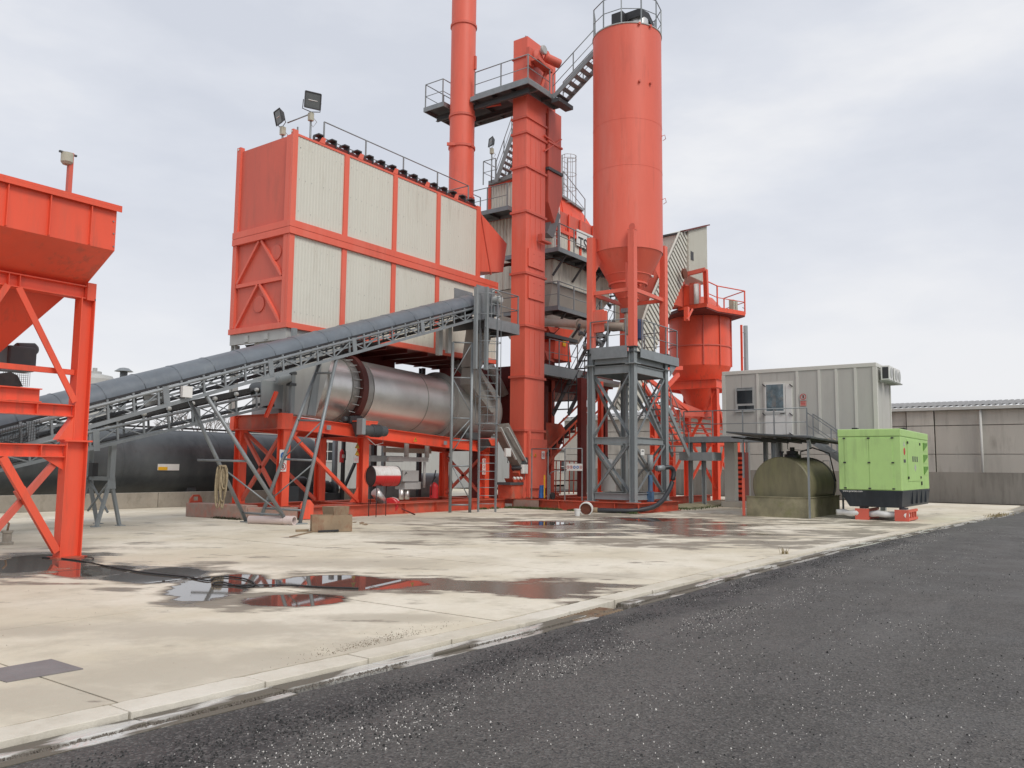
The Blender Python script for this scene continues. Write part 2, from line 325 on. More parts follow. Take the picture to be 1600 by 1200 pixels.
def concrete_mat(name, base, water=True):
    Mt = bpy.data.materials.new(name); Mt.use_nodes = True; t = Mt.node_tree; n = t.nodes; l = t.links.new
    b = n['Principled BSDF']; g = n.new('ShaderNodeNewGeometry').outputs['Position']
    def noise_(sc, det=8, ro=.6, loc=(0,0,0), s=(1,1,1)):
        mp = n.new('ShaderNodeMapping'); mp.inputs['Scale'].default_value = s; mp.inputs['Location'].default_value = loc; l(g, mp.inputs[0])
        x = n.new('ShaderNodeTexNoise'); x.inputs['Scale'].default_value = sc; x.inputs['Detail'].default_value = det; x.inputs['Roughness'].default_value = ro; l(mp.outputs[0], x.inputs['Vector']); return x.outputs['Fac']
    def mr(v, a, b_, c, d, smooth=True):
        x = n.new('ShaderNodeMapRange'); x.interpolation_type = 'SMOOTHSTEP' if smooth else 'LINEAR'
        for i, q in zip(('From Min','From Max','To Min','To Max'), (a,b_,c,d)): x.inputs[i].default_value = q
        l(v, x.inputs['Value']); return x.outputs[0]
    def mix(f, a, c):
        x = n.new('ShaderNodeMix'); x.data_type = 'RGBA'
        l(f, x.inputs['Factor'])
        for s_, q in (('A',a),('B',c)):
            if isinstance(q, tuple): x.inputs[s_].default_value = q
            else: l(q, x.inputs[s_])
        return x.outputs['Result']
    def math_(op, a, c):
        x = n.new('ShaderNodeMath'); x.operation = op
        for i, q in enumerate((a,c)):
            if isinstance(q, (int,float)): x.inputs[i].default_value = q
            else: l(q, x.inputs[i])
        return x.outputs[0]
    c = mix(mr(noise_(.35,5), .35, .65, 0, 1), base, (base[0]*.80, base[1]*.77, base[2]*.70, 1))
    c = mix(mr(noise_(1.3,9,.7,(4,2,0)), .48, .70, 0, .75), c, (base[0]*.62, base[1]*.60, base[2]*.55, 1))
    c = mix(mr(noise_(9,6,.7,(1,9,0)), .35, .75, 0, .22), c, (base[0]*.6, base[1]*.58, base[2]*.52, 1))
    c = mix(mr(noise_(120,3,.6), .35, .75, 0, .22), c, (base[0]*1.15, base[1]*1.15, base[2]*1.15, 1))
    rough = None
    if water:
        dm = blobs_mask(t, g, DAMP); w = blobs_mask(t, g, WATER); sm_ = blobs_mask(t, g, SOFT)
        def noise_d(sc, det, ro, loc, sx, sy):
            mp = n.new('ShaderNodeMapping'); mp.vector_type = 'TEXTURE'; mp.inputs['Location'].default_value = loc; mp.inputs['Rotation'].default_value = (0,0,math.radians(-54)); mp.inputs['Scale'].default_value = (sx,sy,1); l(g, mp.inputs[0])
            x = n.new('ShaderNodeTexNoise'); x.inputs['Scale'].default_value = sc; x.inputs['Detail'].default_value = det; x.inputs['Roughness'].default_value = ro; l(mp.outputs[0], x.inputs['Vector']); return x.outputs['Fac']
        nn = noise_d(1.0, 8, .6, (2,5,0), 1.5, .75); n2 = noise_d(3.4, 6, .65, (8,1,0), 1.6, .8)
        dsum = math_('ADD', math_('MULTIPLY', dm, .85), math_('ADD', math_('MULTIPLY', math_('SUBTRACT', nn, .56), 3.0), math_('MULTIPLY', math_('SUBTRACT', n2, .5), 1.1)))
        damp = mr(dsum, .14, .52, 0, 1)
        n3 = noise_(3.2, 8, .7, (5,5,0))
        soft = mr(math_('ADD', sm_, math_('ADD', math_('MULTIPLY', math_('SUBTRACT', nn, .5), 1.1), math_('MULTIPLY', math_('SUBTRACT', n3, .5), .9))), .1, .75, 0, .8)
        c = mix(soft, c, (base[0]*.62, base[1]*.60, base[2]*.57, 1))
        c = mix(damp, c, (base[0]*.36, base[1]*.34, base[2]*.32, 1))
        wsum = math_('ADD', w, math_('ADD', math_('MULTIPLY', math_('SUBTRACT', nn, .5), .75), math_('MULTIPLY', math_('SUBTRACT', n2, .5), .22)))
        fl = blobs_mask(t, g, FILM)
        film = mr(math_('ADD', fl, math_('ADD', math_('MULTIPLY', math_('SUBTRACT', nn, .53), 2.0), math_('MULTIPLY', math_('SUBTRACT', n2, .5), .8))), .16, .40, 0, 1)
        c = mix(film, c, (base[0]*.27, base[1]*.25, base[2]*.235, 1))
        rim = mr(wsum, .18, .36, 0, 1)
        c = mix(rim, c, (base[0]*.26, base[1]*.24, base[2]*.22, 1))
        wet = mr(wsum, .30, .36, 0, 1)
        c = mix(wet, c, (.10,.088,.075,1))
        r = mr(wet, 0, 1, .88, .03, False)
        r = math_('SUBTRACT', r, math_('MULTIPLY', math_('MULTIPLY', damp, .25), math_('SUBTRACT', 1, wet)))
        r = math_('MULTIPLY', r, math_('SUBTRACT', 1, math_('MULTIPLY', film, .70)))
        l(r, b.inputs['Roughness'])
        wet = math_('MAXIMUM', wet, math_('MULTIPLY', film, .75))
        h = math_('MULTIPLY', math_('ADD', noise_(60,5,.6), math_('MULTIPLY', noise_(6,5,.6), 1.5)), math_('SUBTRACT', 1, wet))
        ior = mr(wet, 0, 1, 1.45, 1.6, False); l(ior, b.inputs['IOR'])
    else:
        b.inputs['Roughness'].default_value = .88; h = noise_(60,5,.6)
    bp = n.new('ShaderNodeBump'); bp.inputs['Strength'].default_value = .28; bp.inputs['Distance'].default_value = .012; l(h, bp.inputs['Height']); l(bp.outputs[0], b.inputs['Normal'])
    l(c, b.inputs['Base Color'])
    return Mt
M['slab'] = concrete_mat('yard_concrete', (.71,.665,.565,1))
M['kerb'] = concrete_mat('kerb_concrete', (.66,.625,.55,1), False)
def gutter_mat():
    Mt = mat('wet_gutter_concrete', (.56,.55,.52,1), .6, var=.1, scale=2, bump=.2)
    t = Mt.node_tree; n = t.nodes; l = t.links.new; b = n['Principled BSDF']
    g = n.new('ShaderNodeNewGeometry').outputs['Position']
    mp = n.new('ShaderNodeMapping'); mp.inputs['Scale'].default_value = (.9,3.2,1); l(g, mp.inputs[0])
    x = n.new('ShaderNodeTexNoise'); x.inputs['Scale'].default_value = 1.1; x.inputs['Detail'].default_value = 8; l(mp.outputs[0], x.inputs['Vector'])
    r = n.new('ShaderNodeMapRange'); r.inputs['From Min'].default_value = .47; r.inputs['From Max'].default_value = .53; l(x.outputs['Fac'], r.inputs['Value'])
    mx = n.new('ShaderNodeMix'); mx.data_type = 'RGBA'; mx.inputs['B'].default_value = (.13,.115,.09,1)
    old = b.inputs['Base Color'].links[0].from_socket; l(old, mx.inputs['A']); l(r.outputs[0], mx.inputs['Factor']); l(mx.outputs['Result'], b.inputs['Base Color'])
    r2 = n.new('ShaderNodeMapRange'); r2.inputs['To Min'].default_value = .16; r2.inputs['To Max'].default_value = .75; l(r.outputs[0], r2.inputs['Value']); l(r2.outputs[0], b.inputs['Roughness'])
    return Mt
M['gutterslab'] = gutter_mat()
def asphalt_mat():
    Mt = bpy.data.materials.new('asphalt'); Mt.use_nodes = True; t = Mt.node_tree; n = t.nodes; l = t.links.new
    b = n['Principled BSDF']; g = n.new('ShaderNodeNewGeometry').outputs['Position']
    def noise_(sc, det=8, ro=.6, s=(1,1,1)):
        mp = n.new('ShaderNodeMapping'); mp.inputs['Scale'].default_value = s; l(g, mp.inputs[0])
        x = n.new('ShaderNodeTexNoise'); x.inputs['Scale'].default_value = sc; x.inputs['Detail'].default_value = det; x.inputs['Roughness'].default_value = ro; l(mp.outputs[0], x.inputs['Vector']); return x.outputs['Fac']
    def mr(v, a, b_, c, d):
        x = n.new('ShaderNodeMapRange'); x.interpolation_type = 'SMOOTHSTEP'
        for i, q in zip(('From Min','From Max','To Min','To Max'), (a,b_,c,d)): x.inputs[i].default_value = q
        l(v, x.inputs['Value']); return x.outputs[0]
    def mix(f, a, c):
        x = n.new('ShaderNodeMix'); x.data_type = 'RGBA'; l(f, x.inputs['Factor'])
        for s_, q in (('A',a),('B',c)):
            if isinstance(q, tuple): x.inputs[s_].default_value = q
            else: l(q, x.inputs[s_])
        return x.outputs['Result']
    c = mix(mr(noise_(.5,5,.6,(.4,1.6,1)), .35, .65, 0, 1), (.072,.068,.063,1), (.098,.092,.085,1))
    c = mix(mr(noise_(.9,6,.7,(.35,2.2,1)), .54, .70, 0, .65), c, (.034,.032,.032,1))
    sy = n.new('ShaderNodeSeparateXYZ'); l(g, sy.inputs[0])
    ya = n.new('ShaderNodeMath'); ya.operation = 'MULTIPLY_ADD'; ya.inputs[1].default_value = 1.6; l(noise_(.7,5,.6), ya.inputs[0]); l(sy.outputs['Y'], ya.inputs[2])
    yb_ = n.new('ShaderNodeMath'); yb_.operation = 'SUBTRACT'; yb_.inputs[1].default_value = 5.1; l(ya.outputs[0], yb_.inputs[0])
    yc = n.new('ShaderNodeMath'); yc.operation = 'ABSOLUTE'; l(yb_.outputs[0], yc.inputs[0])
    c = mix(mr(yc.outputs[0], .1, .5, .8, 0), c, (.030,.028,.028,1))
    c = mix(mr(noise_(26,4,.7), .5, .75, 0, .6), c, (.125,.117,.112,1))
    vo = n.new('ShaderNodeTexVoronoi'); vo.inputs['Scale'].default_value = 70; l(g, vo.inputs['Vector'])
    sp = n.new('ShaderNodeSeparateColor'); l(vo.outputs['Color'], sp.inputs[0])
    c = mix(mr(sp.outputs[0], .55, 1, 0, .75), c, (.16,.152,.145,1))
    c = mix(mr(sp.outputs[1], .62, 1, 0, .85), c, (.03,.03,.031,1))
    l(c, b.inputs['Base Color'])
    l(mr(noise_(1.2,5), .3, .7, .62, .85), b.inputs['Roughness'])
    bp = n.new('ShaderNodeBump'); bp.inputs['Strength'].default_value = .85; bp.inputs['Distance'].default_value = .009; l(vo.outputs['Distance'], bp.inputs['Height'])
    bp2 = n.new('ShaderNodeBump'); bp2.inputs['Strength'].default_value = .4; bp2.inputs['Distance'].default_value = .03; l(noise_(14,6,.7), bp2.inputs['Height']); l(bp.outputs[0], bp2.inputs['Normal'])
    l(bp2.outputs[0], b.inputs['Normal'])
    return Mt
M['asphalt'] = asphalt_mat()
M['soil'] = mat('soil', (.12,.10,.08,1), .95, var=.3, scale=.4)
# ================================================================== GROUND
tag(box('ground', (-600,-600,-.6), (900,900,-.16), M['soil']), kind='structure', label='bare ground around the plant')
# asphalt road: Y below the gutter, widening at its far end
kx = [-12,0,2.26,3.5,5,7,12,18,26,30.5,35.5,38,40]                            # kerb course, outer edge of the kerb
ky = [5.36,5.3,5.25,5.18,5.09,5.0,4.98,4.88,4.38,4.05,3.66,3.5,3.45]
def kerb_y(x):
    if x <= kx[0]: return ky[0]
    for i in range(len(kx)-1):
        if x <= kx[i+1]: return ky[i]+(ky[i+1]-ky[i])*(x-kx[i])/(kx[i+1]-kx[i])
    return ky[-1]
mb = MB(); xs = [-12+.5*i for i in range(105)]
pts = [(x, kerb_y(x)-.325+.012*noise.noise(Vector((x*1.7,0,0)))*2, -.03) for x in xs]
mb.prism([(x,y,-.12) for x,y,z in pts][::-1] + [(-12,-45,-.12),(47.6,-45,-.12),(47.6,2.9,-.12)], (0,0,.09))
tag(mb.build('road', M['asphalt']), 'dark grey asphalt road strewn with white gravel', kind='structure')
# concrete yard: slabs with recessed joints
yard = box('concrete_yard', (-12,2.9,-.15), (47.7,60,-.03), M['lowwall']); tag(yard, 'pale concrete yard under the plant', kind='structure')
yard_cut = yard
me = yard.data
bpy.data.objects.remove(yard)
mb = MB(); inner = [(x, kerb_y(x)+.02) for x in xs]
mb.prism([(x,y,-.15) for x,y in inner] + [(47.7,3.2,-.15),(47.7,60,-.15),(-12,60,-.15)], (0,0,.11))
yard = mb.build('concrete_yard', M['lowwall']); tag(yard, 'pale concrete yard under the plant', kind='structure')
GX = [3.09+3.96*i for i in range(-4,12)]; GY = [4.7, 8.7, 12.7, 16.7, 20.7, 24.7, 28.4, 34, 40, 50, 60]
for i in range(len(GX)-1):
    for j in range(len(GY)-1):
        x0, x1, y0, y1 = GX[i]+.010, min(GX[i+1],47.6)-.010, GY[j]+.010, GY[j+1]-.010
        dz = random.uniform(-.003,.003); mb = MB()
        if j == 0:
            n = 6; bot = [(x0+(x1-x0)*k/n, kerb_y(x0+(x1-x0)*k/n)+.30, -.04) for k in range(n+1)]
            mb.prism(bot+[(x1,y1,-.04),(x0,y1,-.04)], (0,0,.04+dz))
        else: mb.box((x0,y0,-.04),(x1,y1,dz))
        mb.build('slab', M['slab'], yard)
# kerb stones and gutter slabs
kerb = thing('kerb', (10,5.3,-.05), 'pale concrete kerb along the yard edge', None); kerb['kind'] = 'structure'; del_c = None
gut = thing('gutter', (10,5,-.05), 'wet concrete gutter between kerb and asphalt', None); gut['kind'] = 'structure'
x = -8.0; k = 0
while x < 40:
    Lk = 1.0+random.uniform(-.02,.02)
    a, b_ = x+.006, x+Lk-.006; r = lambda: random.uniform(-.006,.006)
    ya, yb = kerb_y(a), kerb_y(b_); h = .004+random.uniform(-.003,.004)
    ra, rb = r(), r()
    nk = 14; w_ = .27; j = lambda q=1: random.gauss(0,.0045)*q
    o1 = [(a+(b_-a)*i/nk, ya+(yb-ya)*i/nk+j()-(0 if 0 < i < nk else -.012), -.12) for i in range(nk+1)]
    o2_ = [(b_-(b_-a)*i/nk, yb-(yb-ya)*i/nk+w_+j(1.2)-(.01 if i in (0,nk) else 0), -.12) for i in range(nk+1)]
    MB().prism(o1+o2_, (0,0,.12+h)).build('kerb_stone', M['kerb'], kerb, .005)
    if not (7.7 < x+.5 < 8.7):
        MB().hexa([(a,ya-.205,-.14),(b_,yb-.205,-.14),(b_,yb-.012,-.14),(a,ya-.012,-.14),(a,ya-.205,-.020+h/3),(b_,yb-.205,-.020+h/3),(b_,yb-.014,-.030),(a,ya-.014,-.030)]).build('gutter_slab', M['gutterslab'], gut, .008)
    if random.random() < .82: MB().hexa([(a-.006,ya-.345,-.14),(b_+.006,yb-.345,-.14),(b_+.006,yb-.26,-.14),(a-.006,ya-.26,-.14),(a-.006,ya-.345+r()*2.5,-.025),(b_+.006,yb-.345+r()*2.5,-.025),(b_+.006,yb-.262+r()*2,-.027),(a-.006,ya-.262+r()*2,-.027)]).build('edge_strip', M['gutterslab'], gut)
    x += Lk; k += 1
grate = thing('drain_grate', (8.2,4.95,-.07), 'rusty drain grate set in the gutter', 'drain grate')
for i in range(14):
    box('bar', (7.72+i*.068,4.66,-.06),(7.75+i*.068,4.98,-.026), M['rust'], grate)
box('frame', (7.70,4.64,-.11),(8.70,4.98,-.08), M['greydark'], grate)
# grey square cover at bottom left
c = [at(0,1045,Z=0), at(82,1032,Z=0), at(130,1047,Z=0), at(12,1068,Z=0)]
d = (at(-60,1045,Z=0)-c[1])
P = [at(-40,1052,Z=0), at(10,1067,Z=0), at(130,1046,Z=0), at(80,1031,Z=0)]
mb = MB(); mb.prism([(p.x,p.y,.0) for p in P], (0,0,.008)); tag(mb.build('manhole_cover', mat('grey_cover_plate', (.20,.185,.185,1), .7, var=.12, scale=3, bump=.3)), 'flat grey inspection cover set in the concrete yard', 'manhole cover')
# gravel scattered on asphalt
def scatter(name, n, m_, size, fn, label, seed, z=-.03):
    rnd = random.Random(seed); mb = MB(); k = 0
    while k < n:
        x, y, ok = fn(rnd)
        if not ok: continue
        s = size*rnd.uniform(.45,1.3)*(1.7 if rnd.random() < .03 else 1)
        a = rnd.uniform(0,6.28); p = []
        for q in range(4): p.append((x+s*rnd.uniform(.5,1)*math.cos(a+q*1.57), y+s*rnd.uniform(.5,1)*math.sin(a+q*1.57), z-.001))
        t = [(x+(v[0]-x)*.6, y+(v[1]-y)*.6, z+s*rnd.uniform(.6,1)) for v in p]
        mb.add(p+t, [(4,5,6,7),(0,1,5,4),(1,2,6,5),(2,3,7,6),(3,0,4,7)]); k += 1
    return tag(mb.build(name, m_), label, kind='stuff')
def on_road(r):
    u = r.random(); x = 1.0+26*u**1.7; y = kerb_y(x)-.4-r.random()**.9*9*(.25+u)
    if r.random() < .3: y = 3.7+r.gauss(0,.22)-.04*x*0
    dens = noise.noise(Vector((x*.5, y*1.4, 0)))+.35*noise.noise(Vector((x*2.2,y*3,5)))
    return x, y, dens > -.08+.3*r.random()-.15
scatter('gravel', 7500, M['pebble'], .0056, on_road, 'small white stones scattered on the asphalt', 3)
scatter('grit', 4500, M['darkstone'], .009, on_road, 'dark loose grit on the asphalt', 11)
def on_band(r):
    x = 2+24*r.random()**1.4; y = 4.3+r.gauss(0,.15)+.12*noise.noise(Vector((x*.6,0,9))); return x, y, noise.noise(Vector((x*1.5,y*3,4))) > -.1
scatter('grit', 5000, M['darkstone'], .008, on_band, 'band of coarse black grit running along the road', 17)
def on_edge(r):
    x = 1.5+26*r.random()**1.6; y = kerb_y(x)-.235+r.gauss(0,.022); return x, y, noise.noise(Vector((x*.8,0,3))) > -.25
scatter('gutter_grit', 5000, mat('brown_grit', (.16,.14,.12,1), .9, var=.4, scale=50), .008, on_edge, 'grit lying along the gutter edge', 5, z=-.03)
def on_yard(r):
    c_ = at(600,1003,Z=0); x = c_.x+r.gauss(0,.45); y = c_.y+r.gauss(0,.13)
    if r.random() < .25: x = 3+14*r.random(); y = 5.6+10*r.random()
    return x, y, y > 5.45
scatter('yard_grit', 900, mat('brown_crumbs', (.22,.18,.13,1), .9, var=.4, scale=50), .0042, on_yard, 'loose crumbs of stone on the concrete yard', 9, z=.003)
# ================================================================== builders
def railing(parent, pts, h=1.1, m=None, r=.02, sp=1.3, mids=(.5,), ends=True, toe=False, name='railing'):
    m = m or M['galv']; pts = [Vector(p) for p in pts]; up = Vector((0,0,h))
    mb = MB(); mb.poly([p+up for p in pts], r, 6)
    for f in mids: mb.poly([p+up*f for p in pts], r*.75, 6)
    if toe:
        for a, b in zip(pts, pts[1:]): mb.bar(a+V(0,0,.07), b+V(0,0,.07), .006, .12)
    rl = mb.build(name, m, parent)
    for i, (a, b) in enumerate(zip(pts, pts[1:])):
        n = max(1, round((b-a).length/sp))
        for k in range(n+(1 if i == len(pts)-2 else 0)):
            q = a+(b-a)*k/n
            MB().bar(q-V(0,0,.04), q+up, r*1.9, r*1.9, up=(b-a)).build('post', m, rl)
    return rl
def deck(parent, x0, y0, x1, y1, z, m=None, th=.16, grid=True, name='deck'):
    m = m or M['greydark']; mb = MB()
    mb.box((x0,y0,z-.03),(x1,y1,z))
    d = mb.build(name, m, parent); mb = MB()
    mb.box((x0-.008,y0-.008,z-th),(x1+.008,y0+.03,z+.04)); mb.box((x0-.008,y1-.03,z-th),(x1+.008,y1+.008,z+.04))
    mb.box((x0-.008,y0+.03,z-th),(x0+.03,y1-.03,z+.04)); mb.box((x1-.03,y0+.03,z-th),(x1+.008,y1-.03,z+.04))
    mb.build('edge_channel', M['galv'], d)
    if grid:
        n = max(1, int(max(x1-x0, y1-y0)/.9))
        for k in range(1, n):
            if x1-x0 > y1-y0: q = x0+(x1-x0)*k/n; MB().box((q-.04,y0+.031,z-th),(q+.04,y1-.031,z-.031)).build('joist', m, d)
            else: q = y0+(y1-y0)*k/n; MB().box((x0+.031,q-.04,z-th),(x1-.031,q+.04,z-.031)).build('joist', m, d)
    return d
def stair(name, a, b, side, w, label, cat='stairs', n=None, m=None, rail=True, rails=(0,1), group=None):
    """a bottom, b top (left stringer foot points), side unit vector across"""
    a = Vector(a); b = Vector(b); side = Vector(side).normalized(); m = m or M['galv']
    t = thing(name, a, label, cat, group)
    for k in (0,1): MB().bar(a+side*w*k, b+side*w*k, .05, .2).build('stringer', m, t)
    n = n or max(3, int(abs(b.z-a.z)/.22)); run = Vector((b.x-a.x, b.y-a.y, 0)).normalized()
    for i in range(n):
        c = a+(b-a)*(i+.6)/n
        MB().bar(c+side*.03, c+side*(w-.03), .24, .035, up=(0,0,1)).build('tread', m, t)
    if rail:
        for k in rails: railing(t, [a+side*w*k, b+side*w*k], 1.0, m, .02, sp=1.1)
    return t
def ladder(parent, a, b, side, w, m, r=.03, pitch=.28, cage=None, out=None, nm='rail', cz=2.2):
    a = Vector(a); b = Vector(b); side = Vector(side).normalized()
    for k in (0,1): MB().bar(a+side*w*k, b+side*w*k, r*1.6, r*1.6).build(nm, m, parent)
    n = int((b-a).length/pitch)
    for i in range(1, n):
        c = a+(b-a)*i/n; MB().tube(c+side*.01, c+side*(w-.01), .013, 6).build('rung', m, parent)
    if cage:
        out = Vector(out).normalized(); c0 = a+side*w/2; zs = []; z = a.z+cz
        while z < b.z-.05: zs.append(z); z += cage
        zs.append(b.z-.02); R = w*.72
        hp = [(-w/2,0)]+[(-R*math.cos(t), R*.55+R*math.sin(t)) for t in [math.pi*k/8 for k in range(9)]]+[(w/2,0)]
        for z in zs:
            MB().poly([Vector((c0.x,c0.y,z))+side*u+out*v for u, v in hp], .014, 5).build('hoop', m, parent)
        for k in (1,3,5,7,9):
            u, v = hp[k]; MB().bar(Vector((c0.x,c0.y,zs[0]))+side*u+out*v, Vector((c0.x,c0.y,zs[-1]))+side*u+out*v, .022, .01).build('cage_bar', m, parent)
def sign(name, p, xdir, zdir, w, h, mats, label, cat='sign', group=None, parent=None):
    """plate with a column or row of pictograms; mats = list of (plate colour, symbol kind, symbol colour)"""
    p = Vector(p); x = Vector(xdir).normalized(); z = Vector(zdir).normalized(); n = x.cross(z).normalized()
    t = thing(name, p, label, cat, group)
    k = len(mats); vert = h >= w
    for i, (pc, sym, sc) in enumerate(mats):
        cw, ch = (w, h/k) if vert else (w/k, h)
        c = p + (z*(h/2-ch*(i+.5)) if vert else x*(-w/2+cw*(i+.5)))
        s = min(cw, ch)
        mb = MB()
        if sym == 'tri':
            pts = [c+x*-.46*s+z*-.38*s, c+x*.46*s+z*-.38*s, c+z*.44*s]; mb.prism(pts, n*.012); o = mb.build('plate', M[pc], t)
            pts = [c+x*-.36*s+z*-.31*s, c+x*.36*s+z*-.31*s, c+z*.32*s]
            q = MB()
            for a_, b_ in zip(pts, pts[1:]+pts[:1]): q.bar(a_+n*.014, b_+n*.014, .006, .05*s, up=(b_-a_).cross(n))
            q.prism([c+x*-.06*s+z*-.2*s+n*.012, c+x*.06*s+z*-.2*s+n*.012, c+x*.02*s+z*.12*s+n*.012, c+x*-.05*s+z*.12*s+n*.012], n*.004); q.build('symbol', M[sc], t)
            continue
        mb.prism([c-x*cw*.49-z*ch*.49, c+x*cw*.49-z*ch*.49, c+x*cw*.49+z*ch*.49, c-x*cw*.49+z*ch*.49], n*.012); mb.build('plate', M[pc], t)
        q = MB(); N = 20
        ring = lambda r: [c+n*.0125+x*r*s*math.cos(6.2832*j/N)+z*r*s*math.sin(6.2832*j/N) for j in range(N)]
        if sym == 'disc': q.prism(ring(.4), n*.003); q.build('symbol', M[sc], t); q = MB(); q.prism([v+n*.004 for v in ring(.17)], n*.003); q.build('symbol', M['white'], t)
        if sym == 'ban':
            a_, b_ = ring(.42), ring(.33)
            q.add(a_+b_+[v+n*.003 for v in a_]+[v+n*.003 for v in b_], [(2*N+j, 2*N+(j+1)%N, 3*N+(j+1)%N, 3*N+j) for j in range(N)])
            q.bar(c+n*.015+(x*-.28+z*.28)*s, c+n*.015+(x*.28-z*.28)*s, .003, .05*s, up=(x+z)); q.build('symbol', M[sc], t)
            q = MB(); q.prism([c+n*.0125+x*-.08*s+z*-.22*s, c+n*.0125+x*.1*s+z*-.22*s, c+n*.0125+x*.12*s+z*.2*s, c+n*.0125+x*-.06*s+z*.22*s], n*.002); q.build('symbol', M['blacksteel'], t)
        if sym == 'text':
            for j in range(3): q.bar(c+n*.014+z*(.2-.2*j)*ch-x*.35*cw, c+n*.014+z*(.2-.2*j)*ch+x*.35*cw, .003, .05*ch, up=z)
            q.build('symbol', M[sc], t)
    return t
XP = (1,0,0); YM = (0,-1,0); ZP = (0,0,1); YP = (0,1,0)
# ================================================================== FAR BACKGROUND
hall = thing('warehouse', (52,0,0), 'long pale concrete warehouse with corrugated roof behind the boundary wall', 'warehouse')
HZ = 5.02
ysp = [33, 25.2, 17.4, 9.6, 8.15, 1.8, -6, -14, -22]
for i in range(len(ysp)-1):
    y1, y0 = ysp[i]-.03, ysp[i+1]+.03
    pil = (y1-y0) < 2
    for a, b_ in ((0,2.55),(2.56,4.15),(4.17,HZ)):
        box('panel', (52-(.12 if pil else 0),y0,a+.01),(52.3,y1,b_-.01), M['concretewall'], hall)
box('backing_wall', (52.31,-22,0),(80,33,HZ), M['concretewall'], hall)
MB().box((51.7,-22,HZ+.003),(52.3,33,HZ+.17)).build('gutter', M['gutter'], hall)
MB().corr((51.75,33,HZ+.18),(0,-55,0),(9,0,.9),(0,0,1),.32,.08).build('roof', M['roofcement'], hall)
dp = at(1532,650,X=51.9).y
MB().tube((51.85,dp,0),(51.85,dp,HZ),.07,10).build('downpipe', M['gutter'], hall)
bw = thing('boundary_wall', (48,5,0), 'stained grey concrete boundary wall in front of the warehouse', 'wall')
for i in range(9):
    y1 = 30-5.5*i; box('panel', (48,y1-5.48,0),(48.2,y1,1.56), M['wallstained'], bw)
# buildings far left behind the yard
def far_building(x0,y0,x1,y1,h,label,wins,name='building',wallm='concretewall'):
    t = thing(name, (x0,y0,0), label, 'building')
    box('wall', (x0,y0,0),(x1,y1,h), M[wallm], t)
    box('roof', (x0-.2,y0-.2,h+.003),(x1+.2,y1+.2,h+.15), M['roofcement'], t)
    for (wx, wz, ww, wh) in wins:
        f = box('window_frame', (wx-.06,y0-.05,wz-.06),(wx+ww+.06,y0-.004,wz+wh+.06), M['white'], t)
        nx = max(1, round(ww/.8))
        for i in range(nx):
            for j in range(2): box('pane', (wx+ww*i/nx+.03,y0-.062,wz+wh*j/2+.03),(wx+ww*(i+1)/nx-.03,y0-.052,wz+wh*(j+1)/2-.03), M['glass'], f)
    return t
p0 = at(452,700,Y=40); p1 = at(800,700,Y=40)
w0 = at(500,690,Y=40); w1 = at(522,720,Y=40)
far_building(p0.x,40,p1.x,46,4.1,'low pale workshop with gridded windows seen through the red dryer frame',[(w0.x,w1.z,w1.x-w0.x,w0.z-w1.z),(w0.x+3.2,w1.z,1.6,w0.z-w1.z)],wallm='lightgrey')
p0 = at(860,700,Y=42); far_building(p0.x,42,p0.x+12,50,3.2,'low grey building with a flat roof far behind the bucket elevator',[(p0.x+1.5,1.2,1.6,1.0)])
def small_tank():
    c = at(147,600,Y=45); r = 1.0; t = thing('water_tank', (c.x,45,0), 'upright pale cylindrical tank on the skyline above the conveyor', 'tank')
    zt = at(147,584,Y=45).z
    MB().lathe((c.x,45,0),[(r,0),(r,zt-.3),(r*.9,zt-.12),(.35,zt)],24).build('shell', M['lightgrey'], t)
    MB().lathe((c.x,45,zt),[(.35,0),(.35,.12),(.12,.14),(.12,.32)],14).build('lid', M['lightgrey'], t)
    MB().tube((c.x-1.0,44.6,0),(c.x-1.0,44.6,zt+.1),.06,8).build('pipe', M['lightgrey'], t)
small_tank()
c = at(193,590,Y=45); t = thing('vent_cowl', (c.x,45,0), 'small capped roof vent pipe beside the upright pale tank', 'vent')
zt = at(193,581,Y=45).z
MB().tube((c.x,45,0),(c.x,45,zt),.2,12).build('pipe', M['galv'], t); MB().lathe((c.x,45,zt),[(.5,.02),(.25,.2),(.05,.24)],16).build('cap', M['galv'], t)
# bare trees on the horizon
def bare_tree(px, Y, h, label, seed):
    rnd = random.Random(seed); b = at(px, 700, Y=Y); t = thing('bare_tree', (b.x,Y,0), label, 'tree', 'bare trees far behind the bitumen tank')
    tr = MB(); tw = MB()
    tr.tube((b.x,Y,0),(b.x,Y,h*.4),.12,6,.08)
    def grow(p, d, ln, r, dep):
        q = p+d*ln; (tr if dep > 2 else tw).tube(p, q, r, 4, r*.6, cap=False)
        if dep == 0: return
        for _ in range(3 if dep > 1 else 4):
            dd = (d+Vector((rnd.uniform(-.75,.75),rnd.uniform(-.75,.75),rnd.uniform(-.1,.5)))).normalized()
            grow(p+d*ln*rnd.uniform(.5,1), dd, ln*rnd.uniform(.6,.85), r*.6, dep-1)
    grow(Vector((b.x,Y,h*.35)), Vector((0,0,1)), h*.22, .07, 4)
    tr.build('trunk', M['bark'], t); tw.build('crown', M['bark'], t)
for i, (px, Y, h) in enumerate(((262,62,6.6),(285,60,7.0),(308,61,6.7),(330,59,6.9),(352,60,6.3),(478,64,6.3),(893,75,8.2),(905,74,7.6))):
    bare_tree(px, Y, h, ['bare leafless tree, %s of the six on the skyline above the black tank' % w for w in ('first','second','third','fourth','fifth','sixth')][i] if i < 6 else ('bare leafless tree, left of two behind the bucket elevator' if i == 6 else 'bare leafless tree, right of two behind the bucket elevator'), 20+i)
